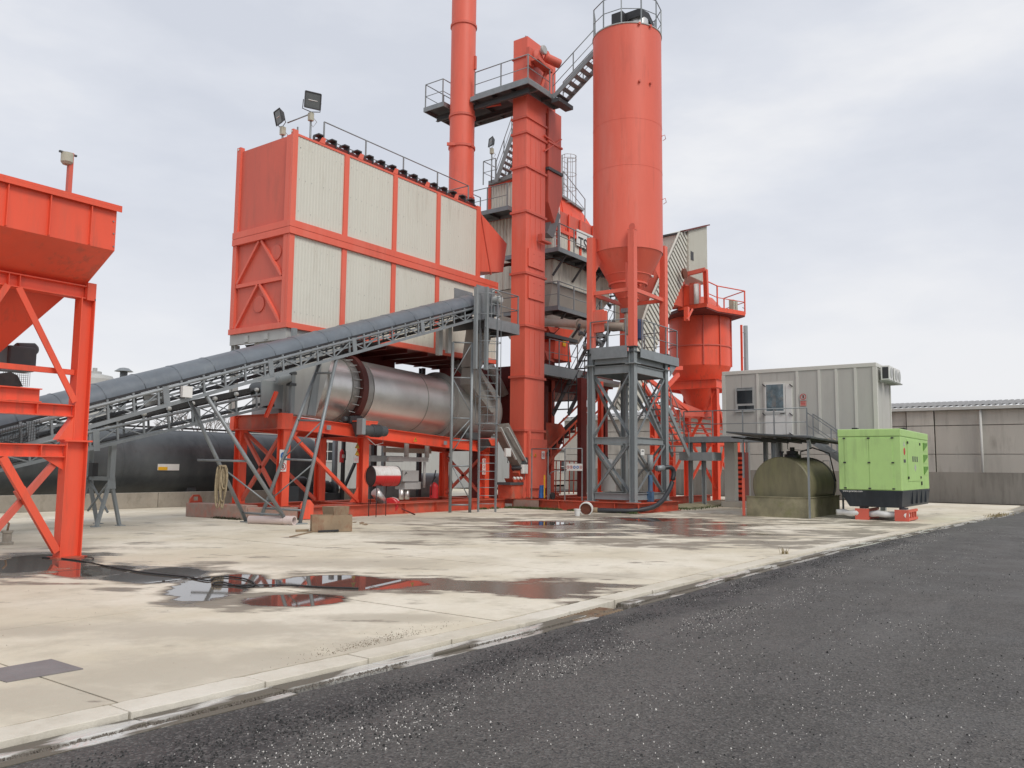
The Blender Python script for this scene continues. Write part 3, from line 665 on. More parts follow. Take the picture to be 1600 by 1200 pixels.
# ================================================================== BITUMEN TANK + LOW WALL
lw = thing('low_wall', (10,28.4,0), 'low weathered concrete wall in front of the black tank', 'wall')
for i in range(9): box('section', (1+3.2*i,28.25,0),(1+3.2*i+3.18,28.5,.55), M['lowwall'], lw, .015)
bt = thing('bitumen_tank', (12,30.2,0), 'long black horizontal bitumen tank behind the conveyors', 'tank')
R = 1.30; cz = 1.62
xe = at(478,735,Y=30.2).x
MB().lathe((0,30.2,cz),[(R,0),(R,5),(R,5.02),(R,xe-.3)],56,axis=(1,0,0)).build('shell', M['tankblack'], bt)
MB().lathe((xe-.3,30.2,cz),[(R,0),(R*.96,.2),(R*.8,.36),(R*.45,.45),(0.001,.48)],56,axis=(1,0,0)).build('dished_end', M['tankblack'], bt)
for i in range(6): box('saddle', (2+4.2*i,29.3,0),(2.4+4.2*i,31.1,.75), M['greydark'], bt)
for x_ in (4,8,12,16,20): MB().lathe((x_,30.2,cz),[(R+.006,0),(R+.006,.05)],56,axis=(1,0,0)).build('seam_band', M['tankblack'], bt)
box('top_rail', (14,30.1,cz+R+.05),(xe-.5,30.22,cz+R+.12), M['blacksteel'], bt)
for x_ in (15,18.5,22): box('rail_bracket', (x_,30.12,cz+R-.05),(x_+.08,30.2,cz+R+.05), M['blacksteel'], bt)
p = at(263,730,Y=28.92)
sg = thing('tank_placard', p, 'small white and yellow placard on the black tank', 'sign')
MB().box((p.x-.44,28.90,p.z-.12),(p.x+.44,28.91,p.z+.12)).build('plate', M['white'], sg)
MB().box((p.x-.42,28.888,p.z-.11),(p.x-.05,28.899,p.z+.01)).build('yellow_field', M['yellow'], sg)
# pump group and pipework between tank and dryer
def pump(px, py, Y, label, s=1.0):
    c = at(px,py,Y=Y); t = thing('pump', (c.x,Y,0), label, 'pump')
    MB().lathe((c.x-.4*s,Y,c.z),[(.16*s,0),(.24*s,.05*s),(.24*s,.5*s),(.18*s,.6*s)],16,axis=(1,0,0)).build('motor', M['blacksteel'], t)
    MB().lathe((c.x+.3*s,Y,c.z-.1),[(.1,0),(.3*s,.04),(.3*s,.18*s),(.1,.25*s)],18,axis=(1,0,0)).build('casing', M['greydark'], t)
    box('base', (c.x-.5*s,Y-.3,0),(c.x+.6*s,Y+.3,c.z-.26*s), M['greydark'], t)
pump(508,760,26,'black pump with motor on a dark base behind the dryer frame')
pump(472,752,26.6,'pale valve and pump casing beside the rounded end of the black tank',.8)
def pipe(name, pts, r, m_, label, cat='pipe', n=12): return tag(MB().poly(pts, r, n).build(name, M[m_]), label, cat)
a = at(521,790,Y=27); pipe('pipe', [(a.x,27,0),(a.x,27,3.2)], .12, 'galv', 'thick grey standpipe in front of the workshop window')
a = at(534,790,Y=25.5); pipe('pipe', [(a.x,25.5,0),(a.x,25.5,3.4)], .09, 'blacksteel', 'black upright pipe behind the dryer frame with a fire extinguisher on it')
p = at(534,711,Y=25.3); fe = thing('fire_extinguisher', (p.x,25.3,p.z-.3), 'red fire extinguisher hung on the black upright pipe', 'fire extinguisher')
MB().lathe((p.x,25.3,p.z-.3),[(.09,0),(.09,.42),(.05,.5),(.03,.54)],14).build('cylinder', M['red'], fe); MB().poly([(p.x,25.3,p.z+.25),(p.x+.12,25.2,p.z+.15),(p.x+.12,25.2,p.z-.2)],.015,6).build('hose', M['black'], fe); box('label_band', (p.x-.06,25.2,p.z-.12),(p.x+.06,25.214,p.z+.02), M['white'], fe)
a = at(545,745,Y=25.6); b_ = at(534,790,Y=25.6); tag(MB().bar((b_.x,25.6,.5),(a.x+.6,25.6,2.2),.1,.1).build('prop', M['blacksteel']), 'black slanting steel prop beside the upright pipe', 'prop')
# ================================================================== BASE FRAME
bf = thing('base_frame', (20,19.4,0), 'weathered orange steel base frame under dryer, elevator and silo stand', 'base frame')
H = .36
def bbeam(a, b, m_='orange_dirty', nm='beam'):
    MB().ibar((a[0],a[1],H/2),(b[0],b[1],H/2),.26,H-.004,t=.02).build(nm, M[m_], bf)
MB().hexa([(14.75,23.0,0),(14.95,20.3,0),(15.35,20.3,0),(15.15,23.0,0),(14.75,23.0,.42),(14.95,20.3,.42),(15.35,20.3,.42),(15.15,23.0,.42)]).build('ground_beam', M['dust_concrete'], bf, .02)
MB().hexa([(14.98,20.28,0),(16.0,19.35,0),(16.3,19.6,0),(15.3,20.5,0),(14.98,20.28,.36),(16.0,19.35,.36),(16.3,19.6,.36),(15.3,20.5,.36)]).build('ground_beam', M['dust_concrete'], bf, .02)
bbeam((16.15,19.5),(26.4,19.5)); bbeam((15.3,22.5),(35,22.5)); bbeam((26.7,19.35),(26.7,13.9)); bbeam((26.58,13.75),(29.9,13.75))
bbeam((29.75,13.9),(29.75,22.3)); bbeam((16.1,20.2),(26.5,20.2)); bbeam((19.4,19.65),(19.4,22.35)); bbeam((25.9,19.65),(25.9,22.35)); bbeam((29.9,16),(38.5,16)); bbeam((29.9,20.2),(36,20.2))
for x in (17.5,20.6,22.2,24.2): MB().box((x,19.37,.03),(x+.012,19.489,.33)).build('stiffener', M['orange_dirty'], bf)
for y in (18.3,17.1,15.9,14.7): MB().box((26.57,y,.03),(26.689,y+.012,.33)).build('stiffener', M['orange_dirty'], bf)
box('web_plate', (26.562,18.0,.03),(26.568,19.2,.33), M['dust_concrete'], bf)
def lug(x, y, z, label):
    t = thing('lifting_lug', (x,y,z), label, 'lifting lug')
    pr = [(x-.22,y,z),(x+.22,y,z),(x+.2,y,z+.12),(x+.1,y,z+.24),(x-.1,y,z+.24),(x-.2,y,z+.12)]
    hole = [(x+.07*math.cos(k),y,z+.12+.07*math.sin(k)) for k in [6.2832*i/8 for i in range(8)]]
    mb = MB(); mb.prism(pr[:2]+[(x+.2,y,z+.06),(x-.2,y,z+.06)], (0,.06,0)); mb.prism([(x-.2,y,z+.06),(x-.09,y,z+.06),(x-.09,y,z+.17),(x-.1,y,z+.24),(x-.2,y,z+.12)], (0,.06,0)); mb.prism([(x+.09,y,z+.06),(x+.2,y,z+.06),(x+.2,y,z+.12),(x+.1,y,z+.24),(x+.09,y,z+.17)], (0,.06,0)); mb.prism([(x-.1,y,z+.18),(x+.1,y,z+.18),(x+.1,y,z+.24),(x-.1,y,z+.24)], (0,.06,0))
    mb.build('eye_plate', M['orange_dirty'], t)
lug(15.0,22.85,.42,'rounded lifting lug on the far end of the ground beam')
t = thing('end_lug', (16.1,19.3,0), 'orange lifting plate standing at the near corner of the base frame', 'lifting plate')
MB().prism([(16.1,19.32,.02),(16.45,19.15,.02),(16.45,19.15,.45),(16.35,19.2,.58),(16.2,19.27,.58),(16.1,19.32,.45)],(.05,.08,0)).build('plate', M['orange'], t)
# ================================================================== DRYER
df = thing('steel_trestle', (16.1,20.2,.36), 'orange steel frame carrying the silver dryer drum', 'frame')
YF, YR = 20.2, 22.3; DX = (16.12, 19.38, 25.95)
zt = lambda x: 3.08-(x-16.1)*.052          # bottom-sloped beam top
zb = lambda x: zt(x)-.40
for y in (YF, YR):
    MB().ibar((15.9,y,(zt(15.9)+zb(15.9))/2),(26.3,y,(zt(26.3)+zb(26.3))/2),.24,.40,t=.02).build('beam', M['orange'], df)
    for i, x in enumerate(DX):
        MB().ibar((x,y,.37),(x,y,zb(x)-.003),.26,.30,up=(0,1,0) if i else (0,1,0),t=.018).build('column', M['orange'], df)
        MB().box((x-.2,y-.2,.362),(x+.2,y+.2,.385)).build('base_plate', M['orange_dirty'], df)
MB().ibar((15.98,20.1,2.9),(15.98,22.42,2.9),.24,.46,up=(0,0,1),t=.02).build('beam', M['orange_dirty'], df)
MB().box((15.84,19.98,2.66),(16.25,20.18,3.14)).build('corner_plate', M['orange'], df); MB().box((15.84,22.32,2.66),(16.25,22.52,3.14)).build('corner_plate', M['orange'], df)
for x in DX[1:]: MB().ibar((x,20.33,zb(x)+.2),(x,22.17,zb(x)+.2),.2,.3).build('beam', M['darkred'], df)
for a, b_ in (((16.15,20.33,2.55),(16.15,22.17,.5)),((16.15,22.17,2.55),(16.15,20.33,.5)),((25.95,20.33,2.0),(25.95,22.17,.5)),((25.95,22.17,2.0),(25.95,20.33,.5)),
             ((16.3,YF,2.6),(19.2,YF,.42)),((16.3,YR,2.6),(19.2,YR,.42))):
    MB().bar(a,b_,.10,.10,up=(0,1,0)).build('brace', M['orange'] if a[1] == YF and b_[1] == YF else M['orange_dull'], df)
for (x,s) in ((19.2,-1),(16.3,1)):
    MB().prism([(x,YF-.02,.40 if s < 0 else 2.2),(x+.35*s,YF-.02,.40 if s < 0 else 2.62),(x,YF-.02,.9 if s < 0 else 2.62)],(0,.03,0)).build('gusset', M['orange'], df)
for px in (518,): 
    p = at(514,668,Y=20.07); box('marker_plate', (p.x-.09,20.07,p.z-.07),(p.x+.09,20.075,p.z+.07), M['greypaint'], df)
p = at(696,692,Y=20.07); box('marker_plate', (p.x-.09,20.07,p.z-.07),(p.x+.09,20.075,p.z+.07), M['greypaint'], df)
# yellow-orange roller pedestals projecting at two columns
for x in (18.98, 25.6):
    z = zt(x)+.10
    MB().prism([(x-.3,20.06,z-.02),(x+.38,20.06,z-.02),(x+.38,19.75,z+.02),(x+.38,19.62,z-.12)][:0] or [(x-.32,20.06,z+.02),(x-.22,19.55,z+.02),(x+.42,19.55,z+.02),(x+.42,20.06,z+.02)],(0,0,-.03)).build('bracket_top', M['orange'], df)
    MB().prism([(x-.22,19.56,z-.012),(x+.42,19.56,z-.012),(x+.34,19.56,z-.26),(x-.02,19.56,z-.26)],(0,.02,0)).build('bracket_face', M['orange'], df)
    MB().prism([(x-.32,20.05,z-.03),(x-.22,19.6,z-.03),(x-.02,19.6,z-.26),(x-.1,20.05,z-.5)],(.02,0,0)).build('bracket_side', M['greydark'], df)
drum = thing('dryer_drum', (19,21.25,3), 'large horizontal brushed steel dryer drum with dark red riding ring', 'dryer drum')
YC = 21.25; RD = 1.13
axis = Vector((1,0,-.045)).normalized(); O = Vector((17.4,YC,4.22))
def dl(nm, prof, m_, n=72): return MB().lathe(O, prof, n, axis=axis).build(nm, M[m_], drum)
tX = [at(520,600,Y=20.3).x, at(562,600,Y=20.2).x, at(575,600,Y=20.2).x]
s0, s1 = tX[1]-O.x, tX[2]-O.x
dl('end_shell', [(.95,.05),(.95,.45),(RD-.07,.46),(RD-.07,s0-.32)], 'steel')
dl('shell_band', [(RD-.03,s0-.31),(RD-.03,s0-.02)], 'band')
dl('riding_ring', [(RD-.05,s0),(RD+.13,s0),(RD+.13,s0+.24),(RD-.05,s0+.24)], 'ringred')
dl('shell_band', [(RD-.03,s0+.26),(RD-.03,s0+.62)], 'band')
s9 = at(706,620,Y=20.3).x-O.x
dl('shell', [(RD,s0+.63),(RD,(s0+s9)/2),(RD,s9)], 'steel')
dl('seam', [(RD+.006,(s0+s9)/2+.9),(RD+.006,(s0+s9)/2+.95)], 'band')
dl('hood_flange', [(RD+.02,s9+.002),(RD+.2,s9+.01),(RD+.2,s9+.08),(RD+.1,s9+.1)], 'hood')
h1 = at(770,640,Y=20.4).x-O.x
dl('end_hood', [(RD+.12,s9+.1),(RD+.14,h1),(RD*.98,h1+.32),(RD*.7,h1+.5),(RD*.3,h1+.58)], 'hood')
dl('hood_rib', [(RD+.13,h1-.9),(RD+.17,h1-.9),(RD+.17,h1-.84),(RD+.13,h1-.84)], 'hood')
for k in range(20):       # rod ties beside the ring
    a_ = 6.2832*k/26; u = Vector((0,math.cos(a_),math.sin(a_)))
    MB().bar(O+axis*(s0-.28)+u*(RD+.02), O+axis*(s0-.01)+u*(RD+.07), .03,.02).build('ring_tie', M['lightgrey'], drum)
# grey inlet housing
ib = thing('dryer_inlet', (16.4,20.4,3.1), 'grey sheet steel inlet housing at the left end of the drum', 'housing')
xi0 = 16.33
mb = MB(); mb.prism([(xi0+.1,20.25,3.12),(17.35,20.25,3.12),(17.95,20.25,5.0),(17.95,20.25,5.5),(xi0+.1,20.25,5.5)],(0,2.0,0)); mb.build('body', M['lightgrey'], ib, .01)
MB().bar((xi0+.02,20.2,3.12),(xi0+.02,20.2,5.78),.12,.14).build('corner_post', M['greypaint'], ib)
MB().prism([(16.98,20.235,3.15),(17.3,20.235,3.15),(17.55,20.235,5.3),(17.42,20.235,5.3)],(0,-.03,0)).build('folded_flange', M['greypaint'], ib)
for z in (4.0,4.35): box('hinge_block', (xi0-.12,20.12,z),(xi0+.12,20.3,z+.08), M['greydark'], ib)
# motor + roller at first ring
mt = thing('roller_drive', (19.7,19.7,2.9), 'dark grey geared motor below the riding ring', 'motor')
p = at(592,676,Y=19.6)
MB().lathe((p.x-.75,19.55,p.z+.05),[(.12,0),(.17,.05),(.17,.32),(.20,.33),(.20,.75),(.17,.8),(.17,.98),(.1,1.0)],20,axis=(1,0,0)).build('motor', M['greydark'], mt)
MB().box((p.x-.92,19.42,p.z-.1),(p.x-.76,19.7,p.z+.42)).build('gearbox', M['greypaint'], mt, .02)
for k in range(7): MB().lathe((p.x-.38+k*.05,19.55,p.z+.05),[(.212,0),(.212,.015)],20,axis=(1,0,0)).build('cooling_fin', M['greydark'], mt)
MB().poly([(p.x+.1,19.5,p.z-.12),(p.x+.05,19.45,p.z-.35),(p.x-.25,19.5,p.z-.42),(p.x-.5,19.6,p.z-.2)],.012,6).build('cable', M['lightgrey'], mt)
MB().lathe((19.05,20.35,zt(19.2)+.14),[(.2,0),(.2,.28)],20,axis=(1,0,0)).build('roller', M['blacksteel'], mt); 
rb = thing('roller_block', (19,20,2.9), 'dark roller bearing on the orange beam at the ring', 'bearing')
MB().box((18.6,20.0,zt(18.7)+.01),(18.95,20.4,zt(18.7)+.26)).build('block', M['blacksteel'], rb, .03); MB().tube((18.45,20.2,zt(18.7)+.15),(18.62,20.2,zt(18.7)+.15),.09,14).build('shaft_cap', M['greydark'], rb)
rb2 = thing('roller_block', (25.0,20,2.6), 'dark roller bearing at the far right end of the drum', 'bearing')
MB().box((24.9,19.98,zt(25)+.01),(25.3,20.4,zt(25)+.3)).build('block', M['greydark'], rb2, .03); MB().lathe((24.6,20.2,zt(25)+.15),[(.15,0),(.15,.3)],16,axis=(1,0,0)).build('shaft_cap', M['greydark'], rb2)
# discharge chute towards elevator boot
dc = thing('discharge_chute', (26.2,20,1), 'grey inclined discharge chute from the drum to the elevator boot', 'chute')
A_ = at(790,655,Y=19.3); B_ = at(828,722,Y=19.3)
MB().bar(at(783,668,Y=19.4),at(812,724,Y=19.3),.55,.45,up=(0,1,0)).build('chute_body', M['chute'], dc, .01)
MB().bar(at(793,668,Y=19.0),at(822,722,Y=18.97),.05,.10,up=(0,1,0)).build('side_rib', M['lightgrey'], dc); MB().bar(at(782,668,Y=19.1),at(806,718,Y=19.0),.05,.08,up=(0,1,0)).build('side_rib', M['lightgrey'], dc); MB().bar(at(808,735,Y=19.2),at(822,768,Y=19.2),.3,.3,up=(0,1,0)).build('lower_leg', M['orange_dirty'], dc)
MB().bar(at(811,723,Y=19.2),at(816,731,Y=19.2),.6,.5,up=(0,1,0)).build('flange', M['greydark'], dc)
MB().prism([(26.55,19.25,1.15),(27.0,19.05,1.15),(27.15,19.0,.7),(27.0,19.05,.42),(26.85,19.1,.42)],(0,.4,0)).build('boot_inlet', M['orange_dirty'], dc)
for px, py, s in ((795,707,.16),(821,733,.18)):
    p = at(px,py,Y=18.9); t = thing('junction_box', p, 'white electrical box %s' % ('on the discharge chute' if px == 795 else 'on the foot of the bucket elevator'), 'junction box')
    box('case', (p.x-s,18.9,p.z-s),(p.x+s,19.0,p.z+s), M['white'], t, .01); MB().tube((p.x,18.95,p.z-s),(p.x,18.95,p.z-s-.25),.015,6).build('conduit', M['greydark'], t); box('cover', (p.x-s*.8,18.888,p.z-s*.8),(p.x+s*.8,18.899,p.z+s*.8), M['white'], t)
# steep pipes between filter underside and hood
pipe('duct', [at(712,566,Y=21.0), at(735,590,Y=20.9), at(752,612,Y=20.8)], .17, 'hood', 'short grey slanting duct above the right part of the drum', 'duct')
pipe('duct', [at(765,572,Y=21.4), at(780,600,Y=21.3), at(788,618,Y=21.2)], .2, 'hood', 'second grey slanting duct, next to the bucket elevator', 'duct')
# long feed chute from the conveyor head down to the drum
fc = thing('feed_chute', at(755,560,Y=19.2), 'grey funnel chute dropping from the conveyor head to the drum', 'chute')
q = [at(748,500,Y=19.0), at(775,505,Y=19.0), at(752,575,Y=19.3), at(738,572,Y=19.3)]
mb = MB(); mb.prism([(v.x,v.y,v.z) for v in q],(0,.55,0)); mb.build('funnel', M['hood'], fc)
q = [at(738,574,Y=19.4), at(752,577,Y=19.4), at(782,640,Y=19.6), at(768,645,Y=19.6), at(735,600,Y=19.6)]
MB().prism(q,(0,.5,0)).build('lower_chute', M['hood'], fc)
q = [at(748,582,Y=19.3), at(753,582,Y=19.3), at(781,622,Y=19.4), at(774,627,Y=19.4)]
MB().prism(q,(0,-.04,0)).build('cover_strip', M['band'], fc)
# burner side pipes, tanks under the drum
ob_ = thing('metering_box', at(634,740,Y=21.2), 'pale galvanised metering box on two legs under the drum', 'box')
a = at(621,735,Y=21.2); b_ = at(645,752,Y=21.2); MB().box((a.x,20.9,b_.z),(b_.x,21.5,a.z)).build('upper_case', M['lightgrey'], ob_, .01)
a = at(625,752,Y=21.2); b_ = at(650,764,Y=21.2); MB().box((a.x,20.95,b_.z),(b_.x,21.45,a.z-.02)).build('lower_case', M['lightgrey'], ob_, .01)
for px in (627,636): c = at(px,770,Y=21.1); MB().tube((c.x,21.1,.38),(c.x,21.1,b_.z),.09,12).build('leg_pipe', M['steel'], ob_)
p = at(634,740,Y=20.89); MB().poly([(p.x-.06,20.88,p.z-.05),(p.x,20.87,p.z+.06),(p.x+.05,20.88,p.z)],.012,5).build('handle', M['blacksteel'], ob_)
sb_ = thing('pipe_rack', at(640,718,Y=20.8), 'pale horizontal beam and hanging pipes under the drum', 'pipe rack')
a = at(606,717,Y=20.8); b_ = at(668,718,Y=20.8); MB().bar(a, (b_.x,b_.y,a.z), .1,.16).build('beam', M['lightgrey'], sb_)
for px in (635,667): c = at(px,710,Y=20.8); MB().tube((c.x,20.8,a.z+.08),(c.x,20.8,2.65),.09,12).build('hanger_pipe', M['lightgrey'], sb_)
c = at(663,740,Y=20.8); MB().tube((c.x,20.8,a.z-.09),(c.x,20.8,.8),.05,10).build('drop_pipe', M['lightgrey'], sb_)
a = at(562,716,Y=21.9); MB().bar((a.x,21.9,a.z),(a.x+2.2,21.9,a.z),.1,.22).build('rear_beam', M['greypaint'], sb_)
a = at(600,703,Y=22.0); MB().bar((a.x,22,a.z),(a.x+2.6,22,a.z),.1,.18).build('rear_beam', M['beige'], sb_)
for px in (583,654): c = at(px,760,Y=22.9); MB().bar((c.x,22.9,.0),(c.x,22.9,2.7),.16,.16).build('black_post', M['blacksteel'], sb_)
for px in (570,598): c = at(px,760,Y=23.2); MB().bar((c.x,23.2,.0),(c.x,23.2,2.9),.16,.1).build('grey_post', M['greypaint'], sb_)
c = at(575,700,Y=25); box('pale_door', (c.x,25,.3),(c.x+.35,25.06,3.0), M['white'], sb_)
dk = thing('mixer_tank', at(640,772,Y=24), 'dark blue-grey horizontal vessel low behind the base frame', 'tank'); c = at(640,772,Y=24.3)
MB().lathe((c.x-2.4,24.3,.75),[(.2,0),(.55,.12),(.55,4.6),(.2,4.75)],28,axis=(1,0,0)).build('shell', M['greypaint'], dk); box('cradle', (c.x-2,24.0,0),(c.x+2,24.6,.3), M['greydark'], dk)
oc = thing('gas_bottle_cart', at(676,775,Y=21.2), 'dark red wheeled extinguisher bottle standing behind the base beam', 'extinguisher'); c = at(678,775,Y=21.2)
MB().lathe((c.x,21.2,.38),[(.17,0),(.17,.45),(.11,.55),(.04,.6)],18).build('bottle', M['red'], oc); MB().poly([(c.x-.05,21.1,1.2),(c.x-.28,21.05,1.0),(c.x-.33,21.05,.5)],.025,8).build('hose', M['black'], oc); MB().bar((c.x,21.3,.9),(c.x+.2,21.3,1.45),.03,.03).build('handle', M['blacksteel'], oc)
# oil barrel lying on a stand in front of the base frame
br = thing('oil_barrel', at(593,742,Y=18.9), 'red and white oil barrel lying on its side on a thin stand', 'barrel')
c = at(582,744,Y=18.9); a_ax = Vector((.92,-.2,0)).normalized(); Oc = Vector((c.x,19.0,c.z))
MB().lathe(Oc,[(.31,-.02),(.33,0),(.33,.01)],28,axis=a_ax,cap=False).build('rim', M['black'], br)
MB().lathe(Oc,[(.305,.012),(.305,.02)],28,axis=a_ax).build('bottom_plate', mat('sooty_plate', (.045,.035,.035,1), .6, var=.3, scale=6), br)
def barrel_mat():
    Mt = mat('barrel_paint', (.62,.60,.58,1), .4, var=.05, scale=4, dirt=(.25,.10,.05,1), dirt_amt=.7, dirt_scale=2)
    t = Mt.node_tree; n = t.nodes; l = t.links.new; b = n['Principled BSDF']; g = n.new('ShaderNodeNewGeometry').outputs['Position']
    s = n.new('ShaderNodeSeparateXYZ'); l(g, s.inputs[0]); r = n.new('ShaderNodeMapRange'); r.inputs['From Min'].default_value = Oc.z+.05; r.inputs['From Max'].default_value = Oc.z+.0; l(s.outputs['Z'], r.inputs['Value'])
    mx = n.new('ShaderNodeMix'); mx.data_type = 'RGBA'; mx.inputs['B'].default_value = (.5,.02,.02,1); old = b.inputs['Base Color'].links[0].from_socket; l(old, mx.inputs['A']); l(r.outputs[0], mx.inputs['Factor']); l(mx.outputs['Result'], b.inputs['Base Color']); return Mt
MB().lathe(Oc,[(.318,.02),(.318,.36),(.33,.38),(.318,.40),(.318,.68),(.33,.70),(.318,.72),(.318,.95)],28,axis=a_ax,cap=False).build('drum_shell', barrel_mat(), br)
MB().lathe(Oc,[(.33,.95),(.33,.98),(.3,.98)],28,axis=a_ax).build('rim', M['greydark'], br)
bs = thing('barrel_stand', (Oc.x,18.9,0), 'thin dark rod stand under the red and white barrel', 'stand')
for dx, dy in ((-.05,-.25),(.15,.28),(.75,.12),(.55,.62)):
    MB().tube((Oc.x+dx,18.9+dy,0),(Oc.x+dx,18.9+dy,Oc.z-.28),.014,6).build('leg', M['blacksteel'], bs)
MB().bar((Oc.x-.05,18.65,Oc.z-.30),(Oc.x+.75,19.02,Oc.z-.30),.04,.03).build('cross_rail', M['blacksteel'], bs); MB().bar((Oc.x+.15,19.18,Oc.z-.30),(Oc.x+.55,19.52,Oc.z-.30),.04,.03).build('cross_rail', M['blacksteel'], bs)
t = thing('steel_elbow', at(592,775,Y=19.9), 'short bright steel elbow duct behind the barrel', 'duct'); MB().poly([at(586,768,Y=19.9), at(592,776,Y=19.9), at(600,788,Y=19.9)],.16,14).build('elbow', M['steel'], t); MB().lathe(at(600,788,Y=19.9),[(.19,-.03),(.19,.03)],16,axis=(.6,0,-.8)).build('flange', M['band'], t)
rb_ = thing('red_bucket', (at(618,802,Z=0).x,at(618,802,Z=0).y,0), 'small red and white tub lying against the base frame', 'bucket'); c = at(617,803,Z=0)
MB().lathe((c.x-.15,c.y+.1,.27),[(.24,0),(.27,.02),(.27,.42),(.24,.44)],20,axis=(.86,.5,0)).build('body', M['red'], rb_); MB().lathe((c.x-.15+.25,c.y+.1+.15,.27),[(.273,0),(.273,.12)],20,axis=(.86,.5,0)).build('white_band', M['white'], rb_)
tag(MB().tube(at(628,795,Z=0.25), at(648,804,Z=0.02), .025, 8).build('iron_rod', M['darkred']), 'dark red iron rod leaning on the tub by the base frame', 'rod')
# ================================================================== FILTER HOUSE
fh = thing('filter_house', (16.3,20.5,5.82), 'large bag filter house with cream sheet panels in an orange frame', 'filter house')
FX, FY, FZ, FT = 16.3, 20.5, 5.82, 12.04; FB = 23.35
PXs = [16.3, at(540,300,Y=FY).x, at(617,300,Y=FY).x, at(684.5,330,Y=FY).x, at(746,380,Y=FY).x]
FE = 27.0
ZM0, ZM1 = 8.80, 9.24
o_ = M['orange_glare_faded']
for i, x in enumerate(PXs):
    w = .10
    x0, x1 = (x-.06, x+.14) if i == 0 else (x-w, x+w)
    if i == 4: x1 = x+.14
    top = FT+(.14 if i in (0,4) else 0)
    box('post', (x0,FY-.05,ZM1+.005),(x1,FY+.06,top), o_, fh)
    box('post', (x0,FY-.05,6.005),(x1,FY+.06,ZM0-.005), o_, fh)
for nm, z0, z1 in (('mid_beam',ZM0,ZM0+.21),('mid_beam',ZM0+.225,ZM1),('bottom_beam',FZ,6.0)):
    xe_ = FE if nm != 'x' else PXs[-1]
    box(nm, (FX-.10,FY-.10,z0),(xe_,FY+.07,z1), o_, fh)
    box('end_'+nm, (FX-.10,FY+.072,z0),(FX+.06,FB,z1), o_, fh)
box('top_beam', (FX+.15,FY-.03,FT-.02),(PXs[-1],FY+.06,FT+.05), o_, fh)
for i in range(4):
    x0, x1 = PXs[i]+.10+(.04 if i == 0 else 0), PXs[i+1]-.10
    for z0, z1 in ((ZM1+.005,FT-.02),(6.0,ZM0-.005)):
        mb = MB(); mb.corr((x0,FY+.0,z0),(x1-x0,0,0),(0,0,z1-z0),(0,-1,0),.125,.007); o = mb.build('cladding_panel', M['cream'], fh)
        # rows of rivets
        rv = MB()
        for zz in (z0+.35, (z0+z1)/2, z1-.35):
            k = x0+.12
            while k < x1-.1: rv.box((k,FY-.018,zz+random.uniform(-.01,.01)),(k+.014,FY-.0125,zz+.014)); k += random.choice((.25,.25,.5))
        rv.build('rivet_row', M['galv'], fh)['kind'] = 'stuff'
mb = MB(); mb.corr((PXs[4]+.16,FY,6.0),(FE-PXs[4]-.16,0,0),(0,0,ZM0-6.005),(0,-1,0),.11,.03); mb.build('cladding_panel', M['cream'], fh)
# end wall
ex = FX
box('corner_post', (ex-.06,FB-.2,FZ+.2),(ex+.1,FB,ZM0-.005), o_, fh); box('corner_post', (ex-.06,FB-.2,ZM1+.005),(ex+.1,FB,FT+.14), o_, fh)
box('corner_post', (ex-.064,FY+.062,6.005),(ex+.02,FY+.24,ZM0-.005), o_, fh); box('corner_post', (ex-.064,FY+.062,ZM1+.005),(ex+.02,FY+.26,FT-.02), o_, fh)
box('end_panel', (ex+.02,FY+.26,ZM1+.005),(ex+.05,FB-.21,FT), M['orange_dull'], fh)
box('end_panel', (ex+.04,FY+.24,6.005),(ex+.07,FB-.21,ZM0-.005), M['orange_dull'], fh)
ym = (FY+.24+FB-.2)/2; y0_, y1_ = FY+.26, FB-.22
MB().bar((ex,y0_,7.42),(ex,y1_,7.42),.08,.12).build('cross_member', o_, fh)
for (z0, z1) in ((6.02,7.34),(7.5,8.78)):
    MB().bar((ex,y1_-.05,z0),(ex,ym+.06,z1),.08,.11,up=(1,0,0)).build('brace', o_, fh); MB().bar((ex,y0_+.05,z0),(ex,ym-.06,z1),.08,.11,up=(1,0,0)).build('brace', o_, fh)
MB().lathe((ex+.035,ym+.0,6.72),[(.27,0),(.27,.03),(.22,.035)],24,axis=(-1,0,0)).build('inspection_hatch', M['orange_dull'], fh)
MB().lathe((ex+.035,y0_+.42,8.3),[(.25,0),(.25,.03),(.2,.035)],24,axis=(-1,0,0)).build('inspection_hatch', M['orange_dull'], fh)
for y, z in ((FY+.03,FT+.07),(FB-.08,FT+.07)): MB().lathe((ex-.065,y,z),[(.04,0),(.04,.01)],10,axis=(-1,0,0)).build('lifting_eye', M['white'], fh)
# body core / roof / underside
box('roof', (FX+.12,FY+.07,FT-.12),(PXs[-1]+.1,FB,FT-.03), M['orange_dull'], fh)
box('rear_wall', (FX+.1,FB-.05,FZ+.2),(FE,FB-.001,FT-.125), M['orange_dull'], fh)
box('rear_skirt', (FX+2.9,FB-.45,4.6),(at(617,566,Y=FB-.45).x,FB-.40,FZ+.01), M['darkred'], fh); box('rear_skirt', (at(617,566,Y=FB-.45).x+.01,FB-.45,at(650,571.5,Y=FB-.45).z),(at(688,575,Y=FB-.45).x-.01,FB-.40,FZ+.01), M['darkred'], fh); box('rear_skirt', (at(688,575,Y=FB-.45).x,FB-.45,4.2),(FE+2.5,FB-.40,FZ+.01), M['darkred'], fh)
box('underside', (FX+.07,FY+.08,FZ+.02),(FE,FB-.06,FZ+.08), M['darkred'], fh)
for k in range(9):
    x = 17.4+k*1.1; MB().ibar((x,FY+.08,FZ-.06),(x,FB-.06,FZ-.06),.14,.155).build('floor_joist', M['darkred'], fh)
